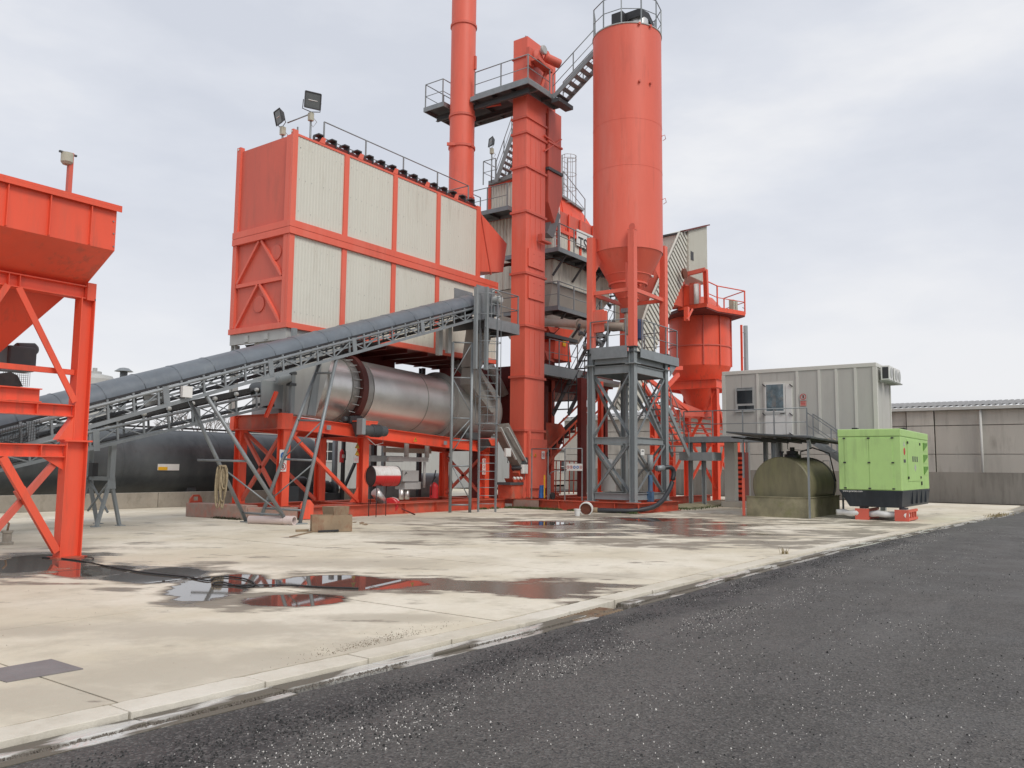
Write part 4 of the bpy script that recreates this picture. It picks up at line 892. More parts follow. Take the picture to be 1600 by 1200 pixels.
# rear lower cladding skirt and grey subframe at left end
gs = thing('filter_subframe', (16.3,20.6,3.1), 'grey steel subframe and hopper below the left end of the filter house', 'subframe')
box('beam', (FX-.02,FY+.0,FZ-.34),(FX+.12,FB,FZ-.005), M['lightgrey'], gs); 
for y in (21.35,22.35): box('stiffener', (FX-.06,y,FZ-.30),(FX-.022,y+.18,FZ-.1), M['lightgrey'], gs)
for y in (FY+.05, FB-.25): MB().ibar((FX+.1,y+.1,3.15),(FX+.1,y+.1,FZ-.345),.2,.2,up=(0,1,0)).build('leg', M['lightgrey'], gs)
for y in (FB-.15,): MB().ibar((25.5,y,3.0),(25.5,y,FZ-.15),.2,.2,up=(0,1,0)).build('leg', M['greydark'], gs)
a = at(448,514,Y=FY+.02); MB().prism([(FX+.13,FY+.02,FZ-.01),(at(545,560,Y=FY).x,FY+.02,FZ-.01),(17.9,FY+.02,4.9),(FX+.13,FY+.02,4.9)],(0,.04,0)).build('side_plate', M['lightgrey'], gs)
MB().prism([(FX+.35,FY+.3,FZ-.3),(FX+.35,FB-.3,FZ-.3),(FX+1.0,FB-1.0,4.2),(FX+1.0,FY+1.0,4.2)],(.03,0,0)).build('hopper_plate', M['greydark'], gs)
box('hopper_back', (FX+1.1,FY+.3,4.6),(FX+1.2,FB-.3,FZ-.15), M['greydark'], gs)
# transition duct at right end
td = thing('transition_duct', (25.6,20.6,9.2), 'orange tapering exhaust duct between filter house and elevator', 'duct')
q = [at(750,322,Y=FY+.05), at(792,381,Y=FY+.05), at(786,424,Y=FY+.05), at(768,425,Y=FY+.05)]
mb = MB(); xb = PXs[4]+.15; zbt = ZM1+.1
pts = [(xb,FY+.05,at(750,331,Y=FY+.05).z),(q[1].x,FY+.05,q[1].z),(q[2].x,FY+.05,at(786,425,Y=FY+.05).z),(xb,FY+.05,at(747,424,Y=FY+.05).z)]
mb.prism(pts,(0,2.2,0)); mb.build('duct_body', o_, td)
MB().bar((xb+.05,FY+.03,pts[0][2]),(at(768,424,Y=FY).x,FY+.03,pts[3][2]+.02),.03,.05,up=(0,1,0)).build('seam_rib', M['orange_dull'], td)
# roof collector and brackets
rc = MB(); rc.bar((PXs[0]+1.0,FY+.12,FT+.12),(PXs[-1]-.05,FY+.12,FT+.12),.1,.16); rc.build('roof_collector', M['darkred'], fh)
nb = 15
for k in range(nb):
    x = PXs[0]+1.12+(PXs[-1]-.3-PXs[0]-1.12)*k/(nb-1); z = FT+.2
    mb = MB(); mb.box((x-.10,FY+.02,z+.14),(x+.12,FY+.3,z+.18)); mb.box((x+.09,FY+.02,z-.1),(x+.12,FY+.3,z+.14)); mb.box((x-.12,FY+.2,z-.1),(x-.09,FY+.3,z+.14)); mb.build('valve_bracket', M['greydark'], fh)
    if k % 3 == 0: MB().prism([(x-.1,FY-.04,FT+.05),(x+.12,FY-.04,FT+.05),(x+.16,FY-.04,FT+.26),(x+.02,FY-.04,FT+.26)],(0,.04,0)).build('valve_lug', o_, fh)
rr = at(506,215,Y=21.1)
railing(fh, [(rr.x,21.1,FT),(PXs[-1]+.1,21.1,FT),(PXs[-1]+.1,22.9,FT)], 1.15, M['greypaint'], .022, sp=1.75)
q_ = at(465,205,Y=21.9); MB().bar((q_.x,21.9,FT),(q_.x,21.9,FT+1.0),.04,.04).build('rail_post', M['greypaint'], fh)
# ================================================================== FLOODLIGHTS
def floodlight(p, facing, size, label, base_z, tilt=.5):
    """p = centre of the lamp head; facing = horizontal direction of the glass"""
    p = Vector(p); t = thing('floodlight', (p.x,p.y,base_z), label, 'floodlight', 'floodlights on the plant')
    f = (Vector(facing).normalized()*math.cos(tilt)-Vector((0,0,1))*math.sin(tilt)).normalized(); sd = f.cross(Vector((0,0,1))).normalized(); u = sd.cross(f).normalized(); s = size
    def pt(a,b,c): return p+sd*a*s+u*b*s+f*c*s
    mb = MB(); mb.hexa([pt(-.5,-.5,.1),pt(.5,-.5,.1),pt(.28,-.28,-.28),pt(-.28,-.28,-.28),pt(-.5,.5,.1),pt(.5,.5,.1),pt(.28,.28,-.28),pt(-.28,.28,-.28)]); mb.build('housing', M['greydark'], t, .01)
    mb = MB()
    for a,b in (((-.5,-.5),(.5,-.5)),((.5,-.5),(.5,.5)),((.5,.5),(-.5,.5)),((-.5,.5),(-.5,-.5))): mb.bar(pt(a[0],a[1],.13),pt(b[0],b[1],.13),.07*s,.06*s,up=f)
    mb.build('bezel', M['blacksteel'], t)
    MB().hexa([pt(-.46,-.46,.105),pt(.46,-.46,.105),pt(.46,-.46,.12),pt(-.46,-.46,.12),pt(-.46,.46,.105),pt(.46,.46,.105),pt(.46,.46,.12),pt(-.46,.46,.12)]).build('glass', M['lampglass'], t)
    MB().tube(pt(-.3,0,.13),pt(.3,0,.13),.03*s,8).build('lamp_tube', M['white'], t)
    MB().poly([pt(-.56,0,0),pt(-.56,-.55,-.1),pt(0,-.66,-.12),pt(.56,-.55,-.1),pt(.56,0,0)],.03*s,6).build('yoke', M['greydark'], t)
    b = pt(0,-.66,-.12); MB().box((b.x-.08,b.y-.08,b.z-.32),(b.x+.08,b.y+.08,b.z-.03)).build('ballast_box', M['lamphousing'], t, .02)
    MB().tube((b.x,b.y,base_z),(b.x,b.y,b.z-.3),.035,8).build('pole', M['galv'], t)
    MB().poly([b+V(0,0,-.1), b+V(.18,-.1,-.32), b+V(.1,0,-.5), b+V(.0,.02,-.35)],.012,5).build('cable', M['lightgrey'], t)
    return t
p = at(488,158,Y=21.5); floodlight(p, (-.45,-1,0), .54, 'large square floodlight, front-facing, on the corner of the filter house roof', FT, .1)
p = at(437,183,Y=22.3); floodlight(p, (-1,.25,0), .46, 'narrow side-on floodlight at the left end of the filter house roof', FT, .25)
tag(MB().poly([at(449,192,Y=22.2), at(485,178,Y=21.6)],.022,6).build('conduit_rail', M['greypaint']), 'thin grey rail linking the two roof floodlights', 'rail')
# ================================================================== CHIMNEY
ch = thing('chimney', (26.35,21.95,5.8), 'tall orange round chimney stack cut off by the top of the picture', 'chimney')
CC = Vector((26.4,22.0,0)); RC = .535
zj = [at(724,y,X=26.1).z for y in (430,305,226,178,36,-60)]
zs_ = [9.3]+zj[1:]
for a, b_ in zip(zs_, zs_[1:]): MB().lathe(CC,[(RC,a+.01),(RC,b_-.01)],48).build('stack_section', M['orange_glare_faded'], ch)
for z in zj[1:]: MB().lathe(CC,[(RC,z-.06),(RC+.045,z-.05),(RC+.045,z+.05),(RC,z+.06)],48).build('flange_ring', M['orange_dull'], ch)
for py, px in ((226,707),(306,746)):
    z = at(724,py,X=26.1).z; MB().bar((CC.x-.75,CC.y+.2,z),(CC.x-.1,CC.y-.6,z),.1,.12).build('clamp_bracket', M['orange_dull'], ch)
p = at(741,93,X=26.3); box('inspection_plate', (CC.x+.1,CC.y-RC-.06,p.z-.3),(CC.x+.2,CC.y-RC+.05,p.z+.3), M['orange_dull'], ch)
# ================================================================== BUCKET ELEVATOR
be = thing('bucket_elevator', (27,19,.36), 'tall square orange bucket elevator column with bolted flanges', 'bucket elevator')
EX0, EX1, EY0, EY1 = 27.0, 28.42, 19.02, 19.74
ET = at(821,57,X=EX0).z
ys_ = [780, 672, 588, 508, 426, 330, 260, 207, 183, 88, 57]
zz = [.36]+[at(818,y,X=EX0).z for y in ys_[1:]]
zz[-1] = ET
for i, (a, b_) in enumerate(zip(zz, zz[1:])):
    box('casing_section', (EX0,EY0,a+.006),(EX1,EY1,b_-.006), M['orange_glare_faded'], be, .006)
    if 0 < i < len(zz)-2 or i == 1:
        box('flange', (EX0-.06,EY0-.06,a-.045),(EX1+.06,EY1+.06,a+.045), M['orange_dull'], be)
    if i in (2,3,4,5,6):     # pressed ribs on the wide face
        n = 3
        for k in range(n):
            x = EX0+.3+k*.38; box('pressed_rib', (x,EY0-.012,a+.15),(x+.03,EY0-.001,b_-.15), M['orange_glare_faded'], be)
hd = []
for (y0, y1) in ((386,420),(430,470)):
    a = at(822,y0,Y=EY0); b_ = at(846,y1,Y=EY0); z1 = a.z; z0 = at(822,y1-5,Y=EY0).z
    o = box('inspection_door', (a.x+.12,EY0-.06,z0),(EX1-.1,EY0-.012,z1), M['orange_glare_faded'], be, .008)
    for dx in (.35,.8):
        for dz in (.25,.7): box('door_bolt', (a.x+.12+dx,EY0-.075,z0+(z1-z0)*dz),(a.x+.15+dx,EY0-.061,z0+(z1-z0)*dz+.04), M['orange_dull'], o)
z1 = at(824,672,Y=EY0).z
o = box('boot_door', (EX0+.32,EY0-.10,.75),(EX1+.05,EY0-.02,z1-.35), M['orange_glare_faded'], be, .01)
box('boot_door_lid', (EX0+.32,EY0-.125,z1-.75),(EX1+.05,EY0-.101,z1-.35), M['orange_dull'], be)
box('boot_rail', (EX0+.18,EY0-.14,.40),(EX0+.26,EY0-.02,z1-.05), M['orange_glare_faded'], be)
for k in range(5): MB().tube((EX0+.15+k*.12,EY0-.02,.40),(EX0+.15+k*.12,EY0-.08,.40),.02,6).build('foot_bolt', M['rust'], be)
box('boot_casing', (26.0,20.3,.37),(26.95,21.0,2.7), M['darkred'], be); box('boot_shelf', (EX0-.9,EY0+.0,.9),(EX0-.01,EY1,1.0), M['greydark'], be); box('boot_box', (EX0-.75,EY0+.05,.37),(EX0-.01,EY1,.895), M['orange_dirty'], be)
for k in range(3): MB().tube((EX0-.7+k*.22,EY0+.0,1.18),(EX0-.7+k*.22,EY0-.1,1.16),.05,8).build('pipe_end', M['white'], be)
for k in range(7):    # bolts under flanges on two
    pass
p = at(856,372,Y=EY0); q_ = at(838,373,Y=EY0); tag(box('cable_bracket', (q_.x,EY0-.3,q_.z-.12),(EX1+.05,EY0-.08,q_.z-.05), M['orange_dull'], be)); box('cable_bracket_arm', (q_.x,EY0-.3,q_.z-.05),(q_.x+.08,EY0-.062,q_.z+.18), M['orange_dull'], be)
# head + drive
zh = at(820,88,X=EX0).z
box('head_flange', (EX0-.05,EY0-.05,zh-.03),(EX1+.3,EY1+.05,zh+.03), M['orange_dull'], be)
mb = MB(); mb.prism([(EX1,EY0,16.8),(EX1+.75,EY0,16.8),(EX1+.75,EY0,zh+.4),(EX1+.2,EY0,ET),(EX1,EY0,ET)],(0,EY1-EY0,0)); mb.build('head_casing', M['orange_glare_faded'], be)
MB().tube((EX0+.3,EY0+.3,ET),(EX0+.3,EY0+.3,ET+.22),.03,8).build('vent_stub', M['galv'], be)
dv = thing('head_drive', (28.2,18.6,zh-.6), 'red-orange geared motor drive mounted high on the elevator head', 'motor')
dz = at(846,92,Y=18.7).z; dx_ = at(843,92,Y=18.7).x
MB().lathe((dx_,18.95,dz),[(.34,0),(.36,.1),(.36,.22),(.2,.3)],24,axis=(0,-1,0)).build('gear_case', M['orange_dull'], dv)
MB().lathe((dx_+.25,18.6,dz+.1),[(.12,0),(.19,.06),(.19,.7),(.15,.74)],20,axis=Vector((.75,-.5,-.25))).build('motor_body', M['orange_dull'], dv)
MB().lathe((dx_+.1,18.62,dz+.33),[(.17,0),(.2,.03),(.2,.1),(.17,.13)],20,axis=(0,-1,0)).build('backstop', M['lightgrey'], dv)
MB().bar((dx_-.45,18.62,dz-.25),(dx_+.65,18.62,dz-.42),.35,.14).build('mount', M['orange_dull'], dv); MB().bar((dx_+.2,18.8,dz-1.4),(dx_+.5,18.7,dz-.4),.12,.12).build('torque_arm', M['orange_dull'], dv)
MB().box((dx_-.55,18.85,dz-.5),(dx_-.2,19.0,dz+.3)).build('bearing_plate', M['orange_dull'], dv)
p = at(829,96,Y=18.95); box('limit_box', (p.x-.1,18.9,p.z-.18),(p.x+.12,19.0,p.z+.25), M['lamphousing'], dv)
# discharge leg of elevator to tower
dl_ = thing('discharge_pipe', (29.3,19.2,12), 'square orange discharge chute beside the elevator leading down to the mixing tower', 'chute')
xa = EX1+.03
X0_, X1_ = EX1+.12, at(877,200,Y=18.95).x
box('upright_duct', (X0_,18.95,at(866,270,Y=18.95).z),(X1_,19.75,17.0), M['orange_dull'], dl_)
zf = at(866,268,Y=18.95).z
box('flange', (X0_-.07,18.88,zf-.06),(X1_+.07,19.82,zf+.06), M['greydark'], dl_)
zk = at(872,305,Y=18.95).z
MB().prism([(X0_,18.95,zf-.07),(X1_+.05,18.95,zf-.07),(X1_+.1,18.95,zk),(X0_+.5,18.95,zk-1.3),(X0_,18.95,zk-.5)],(0,.8,0)).build('bent_foot', M['orange_dull'], dl_)
MB().bar(at(866,332,Y=19.2), at(854,368,Y=19.4), .5,.4,up=(0,1,0)).build('grey_outlet', M['greypaint'], dl_)
for a, b_ in (((851,212),(877,232)),((851,236),(877,218))): MB().bar(at(*a,Y=18.98), at(*b_,Y=18.92), .05,.08,up=(0,1,0)).build('tie_bar', M['orange_glare_faded'], dl_)
z = at(877,232,Y=18.93).z; box('tie_flange', (X0_-.05,18.90,z-.04),(X1_+.06,19.8,z+.04), M['orange_glare_faded'], dl_)
# ================================================================== HEAD PLATFORM
hp = thing('access_platform', (26.4,18.4,17.2), 'high grey railed service platform between elevator head and chimney', 'platform')
PZ = 17.22
deck(hp, 26.2, 18.4, EX0-.02, 21.4, PZ); deck(hp, EX0-.01, 18.4, 28.9, EY0-.08, PZ); 
deck(hp, 25.85, 22.6, 28.4, 23.75, PZ); deck(hp, 26.95, 20.0, 28.4, 22.58, PZ)
MB().ibar((26.55,18.6,PZ-.28),(26.55,23.6,PZ-.28),.14,.22).build('bearer', M['greydark'], hp)
MB().ibar((27.6,19.8,PZ-.28),(27.6,23.6,PZ-.28),.14,.22).build('bearer', M['greydark'], hp)
railing(hp, [(26.25,21.2,PZ),(26.25,18.45,PZ),(27.85,18.45,PZ)], 1.1, M['greypaint'], .022, sp=1.4, toe=True)
railing(hp, [(26.9,22.7,PZ),(25.9,22.7,PZ),(25.9,23.7,PZ),(28.3,23.7,PZ)], 1.1, M['greypaint'], .022, sp=1.2)
MB().bar((26.95,21.6,PZ-.1),(27.3,20.6,PZ-.05),.12,.1).build('clamp_arm', M['orange_dull'], hp)
# stairs to silo top
SZ = at(921,62,X=27.5).z-.1
st = stair('silo_stairs', (27.95,18.35,PZ-.12), (27.95,16.35,SZ-.25), (1,0,0), .8, 'grey open-tread stair climbing from the elevator platform to the silo top', n=7, m=M['greypaint'])
box('landing', (27.9,18.0,PZ-.36),(29.0,18.39,PZ-.2), M['greydark'], st)
# ================================================================== CEMENT SILO
si = thing('filler_silo', (28.3,15.03,6.05), 'large round orange filler silo with conical bottom', 'silo')
SC = Vector((28.3,15.03,0)); RS = 1.36
ZB = at(921,400,X=27.5).z; ZC = at(978,487,X=28.3).z
seams = [ZB, at(975,262,X=27.35).z, at(975,190,X=27.35).z, SZ]
MB().lathe(SC,[(RS,ZB),(RS,SZ)],72,cap=False).build('shell', M['orange_dull'] if 0 else M['orange_glare_faded'], si)
for z in seams[1:3]: MB().lathe(SC,[(RS,z-.012),(RS+.006,z-.01),(RS+.006,z+.01),(RS,z+.012)],72,cap=False).build('weld_seam', M['orange_glare_faded'], si)
MB().lathe(SC,[(RS-.002,SZ),(RS+.03,SZ+.01),(RS+.03,SZ+.05),(RS-.05,SZ+.06),(.05,SZ+.12)],72,cap=False).build('top_plate', M['lightgrey'], si)
rc = lambda z: .14+(RS-.02-.14)*(z-ZC)/(ZB-ZC)
MB().lathe(SC,[(rc(ZC),ZC),(rc(ZB),ZB)],60,cap=True).build('cone', M['orange_glare_faded'], si)
for z, d in ((ZC+(ZB-ZC)*.47,.05),(ZC+(ZB-ZC)*.62,.01),(ZC+(ZB-ZC)*.22,.012)): MB().lathe(SC,[(rc(z),z-.4*d-.012),(rc(z)+d+.006,z-.4*d-.01),(rc(z)+d+.006,z+.4*d+.01),(rc(z),z+.4*d+.012)],60,cap=False).build('cone_ring', M['orange_glare_faded'], si)
for px, py in ((954,420),(1010,421),(986,442),(970,467)):
    p = at(px,py,X=27.6); rr_ = rc(p.z); a_ = math.atan2(p.y-SC.y, p.x-SC.x); a_ = math.pi*1.22 if px < 980 else math.pi*1.38
    if px == 1010: a_ = math.pi*1.62
    q = SC+Vector((math.cos(a_)*(rr_+.0),math.sin(a_)*rr_,p.z)); MB().tube(q, q+Vector((math.cos(a_)*.1,math.sin(a_)*.1,-.04)), .045, 10).build('aeration_nozzle', M['white'] if px != 986 else M['orange_glare_faded'], si)
DZ = 6.04
LG = [(27.0,14.15),(27.0,15.92),(29.62,14.15),(29.62,15.92)]
lt = at(997,358,X=27.0).z
for i, (x, y) in enumerate(LG):
    tt = lt if i == 0 else lt-.04
    MB().box((x-.13,y-.13,DZ+.03),(x+.13,y+.13,tt)).build('leg', M['orange_glare_faded'], si, .006)
    MB().box((x-.2,y-.2,DZ+.005),(x+.2,y+.2,DZ+.028)).build('foot_plate', M['greydark'], si)
    d = (SC-Vector((x,y,0))).normalized()
    MB().prism([(x+d.x*.1,y+d.y*.1,8.95),(x+d.x*.1,y+d.y*.1,tt-.02),(x+d.x*.32,y+d.y*.32,tt-.02),(x+d.x*.45,y+d.y*.45,9.6)],(.02*d.y,-.02*d.x,0)).build('gusset', M['orange_glare_faded'], si)
p = at(1001,357,X=27.0); MB().box((27.0-.13,14.01,lt),(27.13,14.3,lt+.02)).build('leg_cap', M['orange_dull'], si); MB().lathe((26.99,14.15,lt+.14),[(.05,0),(.13,0),(.13,.02),(.05,.02)],16,axis=(-1,0,0)).build('lifting_eye', M['orange_dull'], si)
zr = at(997,450,X=27.0).z
for a, b_ in (((27.0,14.3),(27.0,15.78)),((27.15,14.15),(29.48,14.15)),((29.62,14.3),(29.62,15.78)),((27.15,15.92),(29.48,15.92))):
    MB().box((min(a[0],b_[0])-.05,min(a[1],b_[1])-.05,zr-.07),(max(a[0],b_[0])+.05,max(a[1],b_[1])+.05,zr+.07)).build('ring_beam', M['orange_glare_faded'], si)
p = at(979,410,X=27.35); MB().box((27.25,14.5,8.0),(27.33,14.58,at(979,410,X=27.3).z)).build('filling_pipe', M['orange_glare_faded'], si)
MB().box((26.95,15.35,at(932,520,X=27).z),(27.0,15.78,at(932,485,X=27).z)).build('side_plate', M['orange_glare_faded'], si)
MB().box((26.9,15.22,at(940,506,X=27).z),(27.0,15.78,at(940,487,X=27).z)).build('switch_cabinet', M['orange_glare_faded'], si)
# small step irons / hooks on shell
for px, py in ((1026,218),(1027,316)):
    p = at(px,py,X=28.9); a_ = math.radians(-72); q = SC+Vector((math.cos(a_)*RS,math.sin(a_)*RS,p.z)); MB().poly([q, q+V(.06,-.1,.05), q+V(.1,-.12,-.1), q+V(.02,-.04,-.18)],.014,5).build('hook', M['orange_dull'], si)
for a_ in (-132,-112):
    for z in (SZ-.02, at(990,130,X=27.4).z):
        q = SC+Vector((math.cos(math.radians(a_))*RS,math.sin(math.radians(a_))*RS,z)); MB().tube(q, q+Vector((math.cos(math.radians(a_))*.09,math.sin(math.radians(a_))*.09,0)),.05,10).build('lug_stub', M['orange_dull'], si)
# railing on top, polygonal
rp = []
for k in range(11):
    a_ = math.radians(100+k*33); rp.append(SC+Vector((math.cos(a_)*(RS+.0),math.sin(a_)*(RS+.0),SZ+.05)))
railing(si, rp, 1.15, M['galv'], .022, sp=5)
tf = thing('silo_top_filter', (28.3,15,SZ+.1), 'dark hooded vent filter on top of the large silo', 'filter')
p = at(993,42,X=28.1)
MB().lathe((28.25,14.5,SZ+.08),[(.4,0),(.4,.55),(.3,.62)],24).build('drum', M['steel'], tf)
MB().prism([(27.75,14.9,SZ+.55),(27.75,14.9,SZ+.85),(28.5,14.9,SZ+1.0),(28.95,14.9,SZ+.75),(28.95,14.9,SZ+.5),(28.5,14.9,SZ+.7)],(0,-.75,0)).build('hood', M['blacksteel'], tf)
MB().box((27.5,14.8,SZ+.2),(27.9,15.3,SZ+.85)).build('fan_box', M['blacksteel'], tf, .02)
t = thing('pressure_relief_cap', (27.6,15.6,SZ+.08), 'small pale dome valve on top of the silo', 'valve'); MB().lathe((27.6,15.75,SZ+.08),[(.22,0),(.24,.1),(.14,.24),(.02,.28)],20).build('dome', M['white'], t)
# ================================================================== SILO STAND
ss = thing('silo_stand', (28.3,15,.36), 'grey steel stand with crossed braces under the large silo', 'stand')
g_ = M['greypaint']
for (x, y) in LG:
    MB().ibar((x,y,.37),(x,y,DZ-.01),.23,.23,up=(0,1,0),t=.018).build('column', g_, ss)
    box('base_plate', (x-.2,y-.2,.362),(x+.2,y+.2,.385), g_, ss); box('splice_plate', (x-.22,y-.22,5.42),(x+.22,y+.22,5.45), g_, ss)
def hb(a, b_, z, h=.24, w=.12, m_=g_): MB().ibar((a[0],a[1],z),(b_[0],b_[1],z),w,h,t=.018).build('beam', m_, ss)
A_, B_, C_, D_ = LG
for z in (2.62,.56):
    hb((A_[0],A_[1]+.16),(B_[0],B_[1]-.16),z); hb((A_[0]+.16,A_[1]),(C_[0]-.16,C_[1]),z); hb((B_[0]+.16,B_[1]),(D_[0]-.16,D_[1]),z); hb((C_[0],C_[1]+.16),(D_[0],D_[1]-.16),z)
for z, h in ((5.25,.30),(5.66,.36)):
    hb((A_[0]-.02,A_[1]+.16),(B_[0]-.02,B_[1]-.16),z,h); hb((A_[0]+.16,A_[1]-.02),(C_[0]-.16,C_[1]-.02),z,h); hb((B_[0]+.16,B_[1]),(D_[0]-.16,D_[1]),z,h); hb((C_[0],C_[1]+.16),(D_[0],D_[1]-.16),z,h)
def xb(p, q, z0, z1):
    s = .05; d = (Vector((q[0],q[1],0))-Vector((p[0],p[1],0))).normalized()*.14; n = Vector((d.y,-d.x,0)).normalized()
    P = Vector((p[0],p[1],0))+d; Q = Vector((q[0],q[1],0))-d
    MB().angle(P+V(0,0,z0)+n*.03,Q+V(0,0,z1)+n*.03,.09,.09).build('brace', M['galv'], ss); MB().angle(P+V(0,0,z1)-n*.06,Q+V(0,0,z0)-n*.06,.09,.09).build('brace', M['galv'], ss)
for p_, q_ in ((A_,B_),(A_,C_),(B_,D_),(C_,D_)):
    xb(p_,q_,2.78,5.05); xb(p_,q_,.72,2.48)
box('deck_plate', (26.9,14.0,5.86),(30.4,16.2,5.9), M['greydark'], ss)
box('fascia', (26.78,14.28,5.66),(26.81,15.8,6.1), M['galv'], ss); box('fascia', (27.15,13.90,5.66),(30.45,13.93,6.0), M['galv'], ss); box('fascia', (30.42,13.94,5.66),(30.45,16.2,6.0), M['galv'], ss)
MB().prism([(29.8,13.98,5.66),(30.4,13.98,5.66),(29.8,13.98,5.2)],(0,.02,0)).build('corner_gusset', M['galv'], ss)
railing(ss, [(26.82,15.85,5.95),(26.82,14.35,5.95)], 1.15, M['galv'], .022, sp=.8)
railing(ss, [(27.35,13.95,5.95),(30.4,13.95,5.95),(30.4,15.4,5.95)], 1.15, M['galv'], .022, sp=.9)
MB().tube((28.2,14.9,.4),(28.2,14.9,5.85),.06,10).build('riser_pipe', M['galv'], ss)
p = at(1004,707,Y=13.99); t = thing('paper_notice', p, 'small white notice fixed to the near grey column of the silo stand', 'sign'); box('sheet', (p.x-.16,13.975,p.z-.1),(p.x+.12,13.985,p.z+.12), M['white'], t); box('print', (p.x-.1,13.969,p.z+.03),(p.x+.06,13.974,p.z+.07), M['greydark'], t)
# silo outlet machinery, screw pipe, blue motor
scv = thing('screw_conveyor', (28,15.5,7), 'long beige screw conveyor pipe from the silo outlet to the mixing tower', 'screw conveyor')
a = at(852,503,Y=19.6); b_ = Vector((28.2,15.1,7.05))
MB().tube(a, b_, .17, 20).build('tube', M['beige'], scv)
for f in (.45,): q = a+(b_-a)*f; d = (b_-a).normalized(); MB().tube(q-d*.05,q+d*.05,.23,20).build('flange', M['beige'], scv)
MB().lathe((28.3,15.0,6.75),[(.14,0),(.2,.3),(.2,.65),(.13,.95)],18).build('inlet', M['beige'], scv)
MB().lathe((28.5,14.7,6.55),[(.18,0),(.2,.04),(.2,.7),(.14,.8)],18).build('blue_motor', M['navyblue'], scv)
box('valve_body', (28.1,14.8,7.62),(28.5,15.25,7.78), M['galv'], scv)
ms = thing('valve_cluster', (28,16,6.1), 'dark cluster of valves and cables behind the silo outlet railing', 'valves')
rnd = random.Random(4)
for k in range(16):
    c = Vector((27.6+rnd.uniform(-.3,.9),16.3+rnd.uniform(-.5,.6),6.3+rnd.uniform(0,1.0))); d = Vector((rnd.uniform(-1,1),rnd.uniform(-1,1),rnd.uniform(-.6,.6))).normalized()
    MB().tube(c-d*.15,c+d*.18,rnd.uniform(.04,.11),10).build('valve', M['greydark'] if k % 3 else M['galv'], ms)
for k in range(8):
    c = Vector((27.5+rnd.uniform(0,.8),16.2+rnd.uniform(-.5,.5),6.4+rnd.uniform(0,.8))); MB().poly([c, c+V(rnd.uniform(-.3,.3),-.2,.3), c+V(rnd.uniform(-.4,.4),-.1,-.1), c+V(.1,.1,-.4)],.018,5).build('cable', M['black'], ms)
# black hose, buckets, wheel
hs = thing('suction_hose', (27,13.6,0), 'thick dark hose curving down from the silo stand to the ground', 'hose')
hpts = [(28.6,13.75,1.62),(28.85,13.55,1.64),(29.0,13.5,1.45),(28.8,13.5,1.0),(28.2,13.45,.6),(27.6,13.4,.36),(27.1,13.5,.2),(26.5,13.9,.1),(26.2,14.4,.09),(25.95,15.1,.09)]
def smooth(pts, n=5):
    pts = [Vector(p) for p in pts]; out_ = []
    for i in range(len(pts)-1):
        p0_, p1_, p2_, p3_ = pts[max(i-1,0)], pts[i], pts[i+1], pts[min(i+2,len(pts)-1)]
        for k in range(n):
            t_ = k/n; out_.append(.5*((2*p1_)+(-p0_+p2_)*t_+(2*p0_-5*p1_+4*p2_-p3_)*t_*t_+(-p0_+3*p1_-3*p2_+p3_)*t_**3))
    return out_+[pts[-1]]
MB().poly(smooth(hpts), .085, 14).build('hose_body', M['rubber'], hs)
MB().tube((28.35,13.9,1.6),(28.62,13.72,1.62),.11,14).build('coupling', M['galv'], hs); MB().tube((25.98,15.05,.09),(25.9,15.25,.09),.1,12).build('end_coupling', M['rust'], hs)
vp = thing('vibrator_pump', (28.1,14.1,.5), 'small blue pump between the silo stand columns', 'pump'); MB().lathe((28.15,14.05,.75),[(.09,0),(.09,.6)],16).build('body', M['pumpblue'], vp); MB().tube((28.15,14.05,1.55),(28.15,14.05,2.1),.11,12).build('riser', M['greypaint'], vp); box('foot', (28.05,13.95,.37),(28.25,14.15,.74), M['pumpblue'], vp)
c = at(916,804,Z=0); t = thing('cable_drum', (c.x,c.y,0), 'small rusty wheel with white rim leaning against the base frame', 'wheel')
MB().lathe((c.x,c.y,.2),[(.2,-.02),(.2,.04)],24,axis=(.9,.3,.15)).build('disc', M['rustdark'], t); MB().lathe((c.x,c.y,.2),[(.2,-.07),(.235,-.065),(.235,.06),(.2,.065)],24,axis=(.9,.3,.15),cap=False).build('rim', M['white'], t)
c = at(902,806,Z=0); t = thing('plastic_bucket', (c.x,c.y,0), 'small white plastic bucket by the base frame', 'bucket'); MB().lathe((c.x,c.y,0),[(.085,0),(.105,.2),(.115,.2),(.115,.23),(.10,.23),(.08,.03)],20).build('tub', M['white'], t)
# sack truck and fence rails between elevator and silo stand
gr_ = thing('guard_fence', (26.85,17.3,.36), 'thin grey guard railing between elevator boot and silo stand', 'railing')
railing(gr_, [(26.8,18.5,.37),(26.8,16.2,.37)], 1.95, M['galv'], .018, sp=.7, mids=())
pp = at(898,730,X=26.78)
sign('safety_sign_board', (26.77,pp.y,pp.z), (0,-1,0), ZP, .70,.27, [('white','ban','red'),('white','ban','red'),('white','disc','blue'),('white','disc','blue'),('white','ban','red')], 'long white board of five red and blue safety pictograms on the guard railing')
t = thing('sack_truck', (27.2,18.0,.37), 'yellow and blue hand truck standing behind the guard railing', 'hand truck')
MB().bar((27.1,18.1,.4),(27.1,18.1,1.3),.04,.04).build('frame_tube', M['yellow'], t); MB().bar((27.1,17.85,.4),(27.1,17.85,1.3),.04,.04).build('frame_tube', M['galv'], t); MB().lathe((27.1,17.75,.5),[(.14,0),(.14,.07)],18,axis=(0,-1,0)).build('wheel', M['black'], t); MB().lathe((27.2,18.3,.4),[(.12,0),(.08,.5)],12).build('blue_bag', M['blue'], t); MB().poly([(27.1,17.9,1.3),(27.1,17.75,1.42),(27.1,17.4,1.5)],.018,6).build('handle', M['galv'], t)
